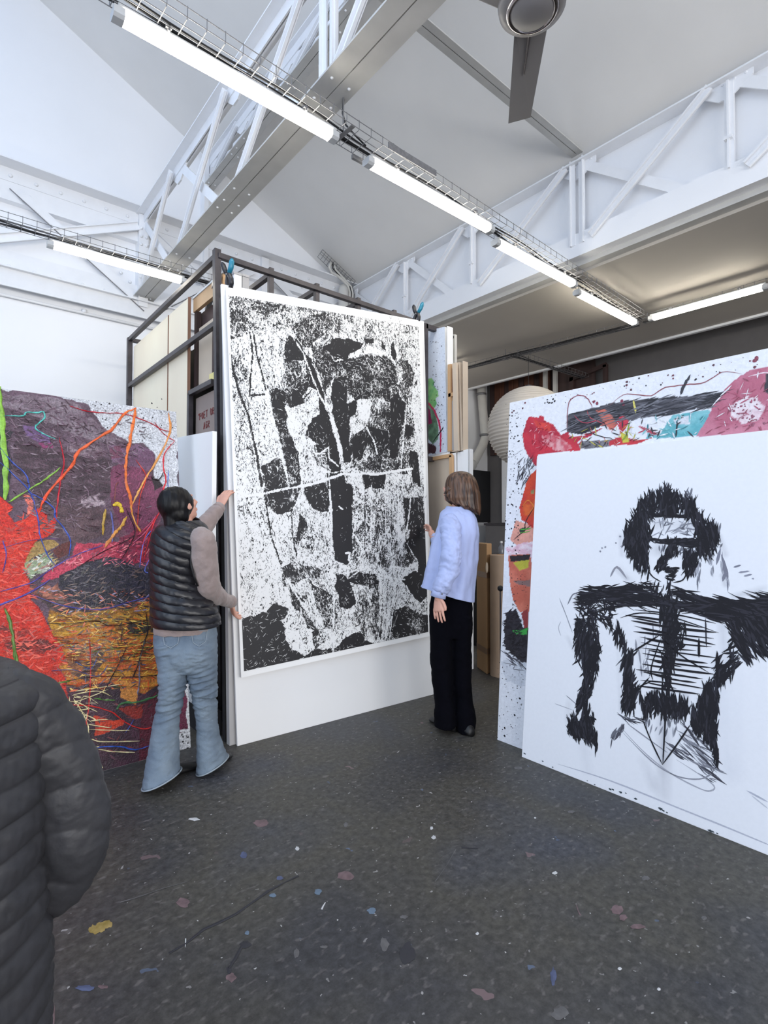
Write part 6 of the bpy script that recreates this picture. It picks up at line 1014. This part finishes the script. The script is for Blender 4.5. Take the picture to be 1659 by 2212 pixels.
def wrinkle(me, amp, sc, seed=0, stretch=(1, 1, 1)):   # gentle cloth folds pushed along the normals
    n = len(me.vertices); co = np.zeros(n*3); me.vertices.foreach_get('co', co); co = co.reshape(-1, 3); no = np.zeros(n*3); me.vertices.foreach_get('normal', no); no = no.reshape(-1, 3)
    a = co@HR*stretch[0]; b = co[:, 2]*stretch[2]; c = co@HF*stretch[1]; d = vnoise(a*sc+c*sc*.7+40, b*sc+40, seed)+.5*vnoise(a*sc*2.3+c*sc+20, b*sc*2.1+c*sc*.8+20, seed+9)
    co += no*(d*amp*2)[:, None]; me.vertices.foreach_set('co', co.ravel()); me.update()
def quilt(pitch, tilt, amp=.05, depth=.016, vn=.6):
    def f(t, u, z):
        q = (z+tilt(u)*math.cos(t))/pitch; a = abs(math.sin(math.pi*q)); return (1+amp*(a**.45)-amp*.5+.010*math.sin(t*23+q*9)*vn*(a**.5)+.006*math.sin(t*41+q*15)*vn, 0)
    return f
def shoe(px, py, tx, ty, parent, w=.045, l=.26, h=.07):
    a = on(px, py, 'z', 0); b = on(tx, ty, 'z', 0); d = (b-a); d /= np.linalg.norm(d); s = np.cross(ZZ, d); R = []
    for t, ww, hh in ((0, .5, .6), (.06, .75, 1), (.25, .8, 1.0), (.5, .85, .8), (.72, 1.05, .55), (.9, .85, .42), (1.0, .35, .25)):
        ring = []
        for k in range(16):
            th = 2*math.pi*k/16; zz = h*hh*(.5+.5*math.sin(th)); ring.append(a+d*(t*l)+s*w*ww*math.cos(th)*(1.0 if math.sin(th) < .2 else .8)+ZZ*max(.0, zz))
        R.append(ring)
    MB().rings(R).build('shoe', 'shoe_black', parent, smooth=True)

def snap(me, px, py, off=.002):                     # nearest surface point of a garment along a sight line
    n = len(me.vertices); co = np.zeros(n*3); me.vertices.foreach_get('co', co); co = co.reshape(-1, 3)-EYE; d = ray(px, py); t = co@d/(d@d); e = np.linalg.norm(co-t[:, None]*d, axis=1)
    k = np.where(e < .012)[0]; tt = t[k].min() if len(k) else 2.8; return EYE+d*(tt-off)
def ridges(me, spots):                              # bunched cloth: short horizontal creases around given places
    n = len(me.vertices); co = np.zeros(n*3); me.vertices.foreach_get('co', co); co = co.reshape(-1, 3); no = np.zeros(n*3); me.vertices.foreach_get('normal', no); no = no.reshape(-1, 3)
    for i, (c, s, a) in enumerate(spots):
        d = np.linalg.norm((co-c)*np.array([1, 1, .8]), axis=1); k = np.exp(-(d/s)**2); x = (co-c)@HR; z = co[:, 2]-c[2]
        w = 1-np.abs(vnoise(x*7+i*3+20, z*34+20+x*(8 if i % 2 else -8), 60+i, 3))*6; co += no*(a*k*np.clip(w, -1, 1))[:, None]
    me.vertices.foreach_set('co', co.ravel()); me.update()

# ------------------------------------------------------------------ woman in the quilted vest (left)
w1 = thing('person', 'woman in a black quilted vest and flared jeans holding the left edge of the print', 'person', on(400, 1672, 'z', 0))
body = MB(); hc = dep(390, 1092, 2.95)
F1 = HR*.52+HF*.80+ZZ*.42; g1_, A1 = head(body, hc, F1, ZZ-HF*.10-HR*.28, .92, .083)
limb([(392, 1108, 2.96, .050), (396, 1130, 2.95, .050), (398, 1155, 2.94, .062)], body, 8)
limb([(400, 1140, 2.95, .08), (392, 1180, 2.93, .10), (384, 1240, 2.92, .088), (388, 1310, 2.92, .085), (400, 1370, 2.92, .10), (400, 1410, 2.91, .09)], body, 20)
limb([(372, 1400, 2.88, .060), (368, 1500, 2.85, .046), (356, 1590, 2.81, .045), (350, 1668, 2.78, .036)], body); limb([(432, 1400, 2.91, .060), (442, 1500, 2.92, .044), (446, 1580, 2.95, .044), (456, 1640, 2.97, .036)], body)
limb([(365, 1165, 2.98, .048), (392, 1168, 3.08, .044), (428, 1152, 3.17, .040), (455, 1118, 3.26, .034), (474, 1096, 3.32, .026), (478, 1090, 3.33, .025)], body)
limb([(436, 1172, 2.87, .05), (444, 1225, 2.90, .045), (456, 1278, 2.95, .042), (476, 1291, 3.08, .036), (498, 1301, 3.20, .027), (502, 1306, 3.23, .026)], body)
fingers(body, dep(476, 1094, 3.33), dep(490, 1058, 3.37)-dep(474, 1096, 3.32), -HF*.8-HR*.4, .165, .42, thumb=-1)
fingers(body, dep(500, 1303, 3.21), dep(507, 1340, 3.30)-dep(499, 1302, 3.21), -HF*.6-HR*.75, .165, .40, thumb=1)
link('body', remesh(body, .0042, 3), 'skin', w1); eyes(g1_, A1, .92, w1)
# hair: sleek cap with a low tied tail
hb = MB(); S1, f1, u1 = A1
hb.ell(hc-f1*.024+u1*.018, (.086, .098, .100), A1, 36, 24); hb.ell(hc-f1*.052-u1*.030, (.074, .066, .080), A1, 30, 18)
hb.tube([hc-f1*.070-u1*.04, hc-f1*.100-u1*.080, hc-f1*.108-u1*.135, hc-f1*.10-u1*.18], [.055, .042, .034, .012], 16)
hm = remesh(hb, .005, 6); wrinkle(hm, .0035, 60, 3, (1, 1, .12)); wrinkle(hm, .002, 30, 4, (1, 1, .3)); link('hair', hm, 'hair_black', w1)
# sweater: sleeves and hem
sw = MB(); limb([(428, 1150, 2.88, .035), (434, 1160, 2.85, .060), (438, 1172, 2.85, .067), (440, 1200, 2.87, .072), (446, 1240, 2.90, .069), (452, 1270, 2.94, .066), (468, 1286, 3.03, .056), (484, 1294, 3.12, .045), (493, 1297, 3.17, .040), (500, 1300, 3.21, .040)], sw, 26, 22)
limb([(362, 1160, 2.99, .055), (395, 1166, 3.08, .062), (428, 1150, 3.17, .060), (446, 1128, 3.23, .055), (462, 1110, 3.28, .047), (471, 1100, 3.31, .042)], sw, 22, 22)
loft([(1330, 345, 450, 2.92, .11), (1342, 340, 460, 2.92, .120), (1350, 336, 464, 2.92, .130), (1366, 336, 464, 2.92, .130, .0)], 14, 40, mb=sw)
sm_ = remesh(sw, .006, 3); wrinkle(sm_, .010, 13, 5); swo = link('sweater', sm_, 'knit_mauve', w1)
cu = MB(); cu.tube([dep(495, 1298, 3.18), dep(501, 1301, 3.22)], [.039, .035], 20).tube([dep(469, 1102, 3.30), dep(475, 1095, 3.33)], [.041, .037], 20); cu.build('cuff', 'knit_mauve', swo, smooth=True)
# jeans
je = MB(); loft([(1345, 338, 464, 2.92, .108), (1375, 334, 467, 2.92, .122), (1405, 337, 466, 2.90, .124), (1432, 342, 466, 2.90, .110), (1448, 348, 464, 2.90, .085)], 16, 44, mb=je, power=.92)
loft([(1390, 336, 404, 2.89, .110), (1430, 343, 404, 2.88, .098), (1480, 346, 399, 2.86, .084), (1520, 342, 392, 2.85, .074), (1560, 332, 386, 2.84, .072), (1610, 324, 385, 2.82, .080), (1655, 316, 386, 2.80, .095), (1682, 312, 388, 2.79, .112, .035)], 40, 32, mb=je)
loft([(1390, 398, 467, 2.91, .110), (1430, 404, 467, 2.91, .098), (1470, 411, 467, 2.92, .084), (1510, 419, 467, 2.93, .072), (1550, 424, 468, 2.94, .068), (1590, 426, 474, 2.95, .078), (1625, 427, 485, 2.96, .095), (1652, 428, 491, 2.97, .112, .035)], 40, 32, mb=je)
jm = remesh(je, .006, 3); wrinkle(jm, .0055, 17, 8, (1, 1, 1.7)); ridges(jm, [(dep(430, 1475, 2.85), .11, .011), (dep(446, 1510, 2.9), .10, .010), (dep(366, 1510, 2.8), .11, .010), (dep(430, 1416, 2.8), .07, .009), (dep(362, 1404, 2.8), .06, .008)]); jo = link('jeans', jm, 'denim', w1)
for px0, px1, y0 in ((352, 386, 1392), (414, 446, 1388)):
    pm = MB(); pm.tube([snap(jm, px0, y0-24), snap(jm, px0+1, y0-12), snap(jm, px0+3, y0), snap(jm, (px0+px1)/2, y0+8), snap(jm, px1-2, y0-2), snap(jm, px1, y0-12), snap(jm, px1+1, y0-26), snap(jm, (px0+px1)/2, y0-26), snap(jm, px0, y0-24)], .0016, 6); pm.build('pocket_seam', 'denim_seam', jo)
hmA, hmB = MB(), MB()
for m_, (xl, xr, y, d_) in ((hmA, (312, 388, 1681, 2.79)), (hmB, (428, 491, 1651, 2.97))):
    for th_, rr in ((.112, 1.012),):
        c = dep((xl+xr)/2, y, d_); a = (xr-xl)/2*d_/FPX*rr; m_.tube([c+HR*a*math.cos(t)+HF*th_*rr*math.sin(t)+ZZ*(.035*math.cos(t)-.002) for t in np.linspace(0, 2*math.pi, 33)], .004, 6)
    m_.build('hem', 'denim_seam', jo, smooth=True)
# vest
vs = loft([(1128, 372, 428, 2.95, .075), (1136, 360, 438, 2.95, .088), (1144, 348, 447, 2.94, .102, -.012), (1156, 340, 454, 2.93, .118, -.018), (1175, 335, 452, 2.93, .128, -.018), (1205, 333, 438, 2.93, .130, -.015), (1240, 333, 430, 2.93, .128, -.012), (1275, 334, 436, 2.93, .130, -.008), (1310, 334, 456, 2.92, .138, -.004), (1335, 334, 467, 2.92, .146, -.004), (1348, 336, 468, 2.92, .146, -.006)], 150, 88, mod=quilt(.0455, lambda u: .05*(1-u)+.015, .075), cap=False)
vm = vs.mesh('vest', True); wrinkle(vm, .004, 26, 11, (1, 1, 1)); vo = link('vest', vm, 'vest_nylon', w1); so = vo.modifiers.new('s', 'SOLIDIFY'); so.thickness = .012
tr_ = MB(); c = dep(402, 1348, 2.92); tr_.tube([c+HR*(66*2.92/FPX)*1.03*math.cos(t)+HF*.149*math.sin(t)+ZZ*(-.006*math.cos(t)-.002) for t in np.linspace(0, 2*math.pi, 49)], .0055, 8)
tr_.tube([dep(x, y, d) for x, y, d in ((450, 1156, 2.85), (438, 1154, 2.83), (426, 1161, 2.82), (416, 1177, 2.82), (412, 1200, 2.82), (413, 1222, 2.82), (419, 1245, 2.83), (427, 1266, 2.85))], .0055, 8); tr_.build('binding', 'vest_trim', vo, smooth=True)
cl = MB(); cl.rings([[dep(402, 1128, 2.95)+HR*rx*math.cos(t)+HF*rx*.92*math.sin(t)+ZZ*(z-.012*math.cos(t)+.016*math.sin(t)) for t in np.linspace(0, 2*math.pi, 37)[:-1]] for rx, z in ((.098, -.030), (.086, .0), (.074, .020), (.068, .016), (.076, -.01))], cap=False); cl.build('collar', 'vest_nylon', vo, smooth=True)
shoe(345, 1690, 398, 1668, w1, .046, .25); shoe(448, 1664, 470, 1650, w1, .042, .20)

# ------------------------------------------------------------------ woman in the blue shirt (right)
w2 = thing('person', 'woman with bobbed brown hair in pale blue shirt and black trousers right of the print', 'person', on(978, 1578, 'z', 0))
body = MB(); hc = dep(985, 1058, 3.68); F2 = -HR*.70+HF*.72+ZZ*.34; g2_, A2 = head(body, hc, F2, ZZ+HR*.10, .95); hc2 = hc
limb([(994, 1082, 3.65, .05), (990, 1100, 3.64, .05), (988, 1120, 3.62, .06)], body, 8); limb([(986, 1112, 3.62, .08), (984, 1150, 3.60, .10), (978, 1210, 3.6, .095), (978, 1270, 3.6, .09), (976, 1320, 3.6, .09)], body, 20)
limb([(956, 1300, 3.6, .06), (956, 1420, 3.58, .06), (962, 1510, 3.57, .045), (964, 1565, 3.56, .036)], body); limb([(998, 1300, 3.6, .06), (998, 1420, 3.6, .06), (1002, 1510, 3.6, .045), (1006, 1570, 3.58, .036)], body)
limb([(970, 1128, 3.53, .048), (976, 1170, 3.48, .044), (976, 1208, 3.44, .040), (962, 1252, 3.43, .034), (949, 1284, 3.42, .026), (947, 1296, 3.42, .024)], body)
limb([(1005, 1130, 3.72, .048), (975, 1165, 3.86, .042), (948, 1170, 4.0, .036), (935, 1158, 4.14, .027), (932, 1150, 4.2, .025)], body)
fingers(body, dep(946, 1290, 3.42), dep(947, 1335, 3.39)-dep(946, 1290, 3.42), -HF*.7-HR*.7, .172, .16, spread=.45, thumb=-1)
fingers(body, dep(933, 1158, 4.16), dep(929, 1135, 4.26)-dep(934, 1160, 4.14), HR*.8-HF*.3, .17, .5, thumb=1)
link('body', remesh(body, .0044, 3), 'skin', w2); eyes(g2_, A2, .95, w2)
c = dep(950, 1312, 3.49); MB().lathe(dep(949, 1316, 3.40), [(.0105, -.002), (.012, 0), (.0105, .002)], 14).build('finger_ring', 'ring_dark', w2, smooth=True)
# bob hair: ribbed lock rings
def bobmod(t, u, z): 
    k = min(1, u*2.2); return (1+k*(.022*math.sin(t*17+2.0*u+1.3*math.sin(t*3))+.016*math.sin(t*31-3*u)+.012*math.sin(t*47+5*u)), -.010*max(0, u-.8)*5*(math.sin(t*9)+.6*math.sin(t*21)))
hb = loft([(1018, 990, 1000, 3.68, .02), (1022, 976, 1013, 3.67, .062), (1031, 967, 1024, 3.67, .088), (1044, 963, 1030, 3.66, .102), (1058, 962, 1034, 3.66, .108), (1072, 963, 1036, 3.65, .108, .012), (1084, 966, 1037, 3.65, .106, -.006), (1095, 974, 1038, 3.64, .098, -.022), (1101, 984, 1037, 3.64, .088, -.030)], 70, 120, mod=bobmod)
ho = hb.build('hair', 'hair_brown', w2, smooth=True)
for pth in ([(972, 1052), (966, 1062), (959, 1066)], [(975, 1062), (966, 1072), (960, 1070)], [(980, 1075), (970, 1082), (965, 1078)], [(1026, 1080), (1034, 1094), (1037, 1098)]): MB().tube([dep(x, y, 3.60+.02*i) for i, (x, y) in enumerate(pth)], [.022, .014, .003], 10).build('hair_lock', 'hair_brown', ho, smooth=True)
# shirt
def fold(t, u, z): k = .2+.8*u; return (1+k*(.034*math.sin(t*7+3*u+.6)+.022*math.sin(t*12-4*u)+.012*math.sin(t*19+6*u)), 0)
ss = loft([(1096, 966, 1008, 3.63, .058), (1102, 958, 1014, 3.63, .075), (1110, 952, 1021, 3.62, .092), (1124, 948, 1028, 3.61, .112), (1148, 942, 1032, 3.60, .126), (1178, 933, 1030, 3.60, .128), (1210, 926, 1028, 3.60, .132), (1240, 920, 1026, 3.60, .134), (1266, 915, 1023, 3.60, .136, -.02), (1284, 912, 1021, 3.60, .138, -.050)], 90, 90, mod=fold, cap=False)
sme = ss.mesh('shirt', True); wrinkle(sme, .011, 13, 21, (1, 1, .5)); so = link('shirt', sme, 'shirt_blue', w2).modifiers.new('s', 'SOLIDIFY'); so.thickness = .006
sl = MB(); limb([(972, 1118, 3.56, .045), (973, 1134, 3.52, .064), (974, 1165, 3.47, .068), (976, 1198, 3.44, .070), (971, 1225, 3.43, .067), (962, 1248, 3.42, .060), (954, 1268, 3.42, .052), (950, 1278, 3.42, .046)], sl, 26, 24); limb([(1005, 1130, 3.70, .066), (972, 1168, 3.86, .060), (950, 1172, 4.0, .052), (938, 1162, 4.11, .042)], sl, 18, 20)
slm = remesh(sl, .006, 3); wrinkle(slm, .016, 16, 31); link('sleeves', slm, 'shirt_blue', w2)
cf = MB(); cf.tube([dep(951, 1270, 3.42), dep(946, 1290, 3.42)], [.046, .050], 24, cap=False, flat=(HF, .8)); co_ = cf.build('cuff', 'shirt_blue', w2, smooth=True); q_ = co_.modifiers.new('s', 'SOLIDIFY'); q_.thickness = .005
MB().ell(dep(955, 1283, 3.37), (.006, .006, .006)).build('cuff_button', 'galvanised', co_, smooth=True)
co = MB(); co.rings([[dep(984, 1104, 3.63)+HR*rx*math.cos(t)+HF*rx*.85*math.sin(t)+ZZ*(z-.008*math.cos(t)) for t in np.linspace(0, 2*math.pi, 33)[:-1]] for rx, z in ((.080, -.012), (.070, .012), (.062, .026), (.058, .020), (.066, -.01))], cap=False); co.build('collar', 'shirt_blue', w2, smooth=True)
# trousers
tb = MB(); loft([(1255, 936, 1010, 3.6, .09), (1280, 932, 1014, 3.6, .10), (1304, 928, 1021, 3.6, .115), (1340, 928, 1023, 3.6, .12), (1375, 930, 1021, 3.6, .10)], 14, 40, mb=tb)
loft([(1330, 928, 978, 3.58, .11), (1400, 929, 977, 3.58, .10), (1460, 932, 977, 3.57, .095), (1510, 937, 979, 3.56, .09), (1545, 939, 982, 3.55, .092), (1567, 938, 984, 3.55, .10)], 30, 30, mb=tb)
loft([(1330, 974, 1023, 3.6, .11), (1400, 973, 1018, 3.6, .10), (1450, 976, 1018, 3.6, .095), (1510, 980, 1020, 3.59, .092), (1540, 982, 1025, 3.58, .10), (1558, 983, 1027, 3.57, .102), (1577, 986, 1022, 3.56, .10)], 30, 30, mb=tb)
tm = remesh(tb, .007, 3); wrinkle(tm, .010, 9, 41); link('trousers', tm, 'trouser_black', w2)
shoe(985, 1582, 934, 1556, w2, .05, .27, .08); shoe(1020, 1592, 980, 1570, w2, .048, .26, .07)

# ------------------------------------------------------------------ person in the dark padded jacket (close foreground)
D3 = .95
w3 = thing('person', 'person seen from behind in dark grey quilted jacket, cut off at the lower left', 'person', (dep(-160, 1106, D3)[0], dep(-160, 1106, D3)[1], 0))
body = MB(); hc = dep(-175, 1235, 1.0); g3_, A3 = head(body, hc, HF+HR*.1-ZZ*.1, ZZ, 1.0)
pz = lambda z, d=D3: 1106+UP[2]*0-(z-CAM_H)*FPX/d+26
limb([(-175, 1300, 1.0, .055), (-178, 1400, .98, .06), (-178, 1500, .97, .13), (-178, 1800, .97, .13), (-178, 2200, .97, .13), (-178, 2400, .97, .13)], body, 20)
for sx in (-310, -60): limb([(sx, 2350, .97, .085), (sx, 2600, .97, .06), (sx, 2745, .97, .045)], body, 12)
limb([(38, 1520, 1.0, .04), (118, 1640, 1.05, .036), (152, 1780, 1.065, .034), (112, 1895, 1.10, .032), (-20, 1865, 1.2, .027)], body); limb([(-420, 1520, .95, .05), (-480, 1760, .93, .045), (-430, 1880, 1.02, .04), (-330, 1840, 1.14, .03)], body)
fingers(body, dep(-25, 1866, 1.2), -HR*.6+HF*.5, ZZ, .17, .5); fingers(body, dep(-325, 1840, 1.14), HR*.6+HF*.5, ZZ, .17, .5, thumb=-1)
link('body', remesh(body, .006, 3), 'skin', w3); eyes(g3_, A3, 1.0, w3)
hb = MB(); hb.ell(hc-A3[1]*.02+ZZ*.02, (.088, .10, .11), A3, 30, 20); hb.ell(hc-A3[1]*.05-ZZ*.06, (.075, .06, .09), A3, 30, 20); link('hair', remesh(hb, .006, 4), 'hair_brown', w3)
def q3(t, u, z):
    q = (z-.012*math.cos(t))/.057; a = abs(math.sin(math.pi*q)); return (1+.062*(a**.36)-.035+.006*math.sin(t*27+q*7)*a+.004*math.sin(t*53-q*5)*a, 0)
tz = loft([(1412, -235, -118, .97, .06), (1430, -290, -50, .97, .09), (1452, -330, 0, .96, .115), (1476, -360, 34, .955, .132), (1512, -375, 52, .95, .148), (1560, -385, 56, .95, .155), (1650, -395, 60, .95, .160), (1812, -400, 66, .95, .165), (1978, -405, 66, .95, .168), (2212, -405, 64, .95, .170), (2330, -405, 64, .95, .170), (2350, -400, 60, .95, .168)], 330, 190, mod=q3, power=.86)
tme = tz.mesh('jacket', True); wrinkle(tme, .005, 17, 51, (1, 1, 1)); jk = link('jacket', tme, 'parka', w3)
def sleeve3(path, n=220, seg=80, nm='sleeve', sd=61):
    P = sm(path, n); pts = [dep(x, y, d) for x, y, d, r in P]; L = 0; rad = []; acc = [0]
    for i in range(1, n): L += np.linalg.norm(pts[i]-pts[i-1]); acc.append(L)
    mb = MB(); R = []; T = [pts[min(i+1, n-1)]-pts[max(i-1, 0)] for i in range(n)]; a = HR.copy()
    for i in range(n):
        t = T[i]/np.linalg.norm(T[i]); a = a-t*(a@t); a /= np.linalg.norm(a); b = np.cross(t, a); r = P[i][3]; ring = []
        for k in range(seg):
            th = 2*math.pi*k/seg; q = (acc[i]+.030*math.sin(th+.5))/.085; w_ = abs(math.sin(math.pi*q)); f = 1+.085*(w_**.42)-.05+.012*math.sin(th*11+q*6)*w_; ring.append(pts[i]+(a*math.cos(th)+b*math.sin(th))*r*f)
        R.append(ring)
    mb.rings(R); me = mb.mesh(nm, True); wrinkle(me, .005, 20, sd); return link(nm, me, 'parka', w3)
sleeve3([(-10, 1500, .98, .050), (38, 1512, 1.0, .058), (82, 1560, 1.03, .062), (122, 1635, 1.05, .064), (150, 1715, 1.06, .064), (157, 1790, 1.06, .064), (144, 1862, 1.07, .064), (100, 1912, 1.10, .062), (40, 1905, 1.16, .055), (-15, 1865, 1.2, .045)])
sleeve3([(-390, 1510, .95, .055), (-430, 1560, .945, .062), (-460, 1640, .935, .062), (-480, 1740, .93, .062), (-470, 1830, .95, .062), (-410, 1880, 1.02, .056), (-340, 1850, 1.12, .045)], 90, 40, sd=71)
cl = MB(); cl.rings([[dep(-175, 1405, .98)+HR*rx*math.cos(t)+HF*rx*.9*math.sin(t)+ZZ*z for t in np.linspace(0, 2*math.pi, 33)[:-1]] for rx, z in ((.10, -.02), (.085, .02), (.078, .05), (.07, .045), (.08, -.01))], cap=False); cl.build('collar', 'parka', jk, smooth=True)
tb = MB()
zf = on(-175, 2700, 'z', 0)
for sx in (-310, -45): loft([(2300, sx-130, sx+130, .97, .13), (2450, sx-110, sx+110, .97, .10), (2600, sx-90, sx+90, .97, .085), (2735, sx-85, sx+85, .97, .085)], 14, 24, mb=tb)
link('trousers', remesh(tb, .008, 3), 'trouser_black', w3)
for sx in (-310, -45):
    c = dep(sx, 2300, .97); d = HF; R = []
    for t, ww, hh in ((0, .5, .6), (.06, .75, 1), (.25, .8, 1.0), (.5, .85, .8), (.72, 1.05, .55), (.9, .85, .42), (1.0, .35, .25)): R.append([np.array([c[0], c[1], 0])-HF*.08+d*t*.26+HR*.046*ww*math.cos(2*math.pi*k/16)+ZZ*.08*hh*(.5+.5*math.sin(2*math.pi*k/16)) for k in range(16)])
    MB().rings(R).build('shoe', 'shoe_black', w3, smooth=True)
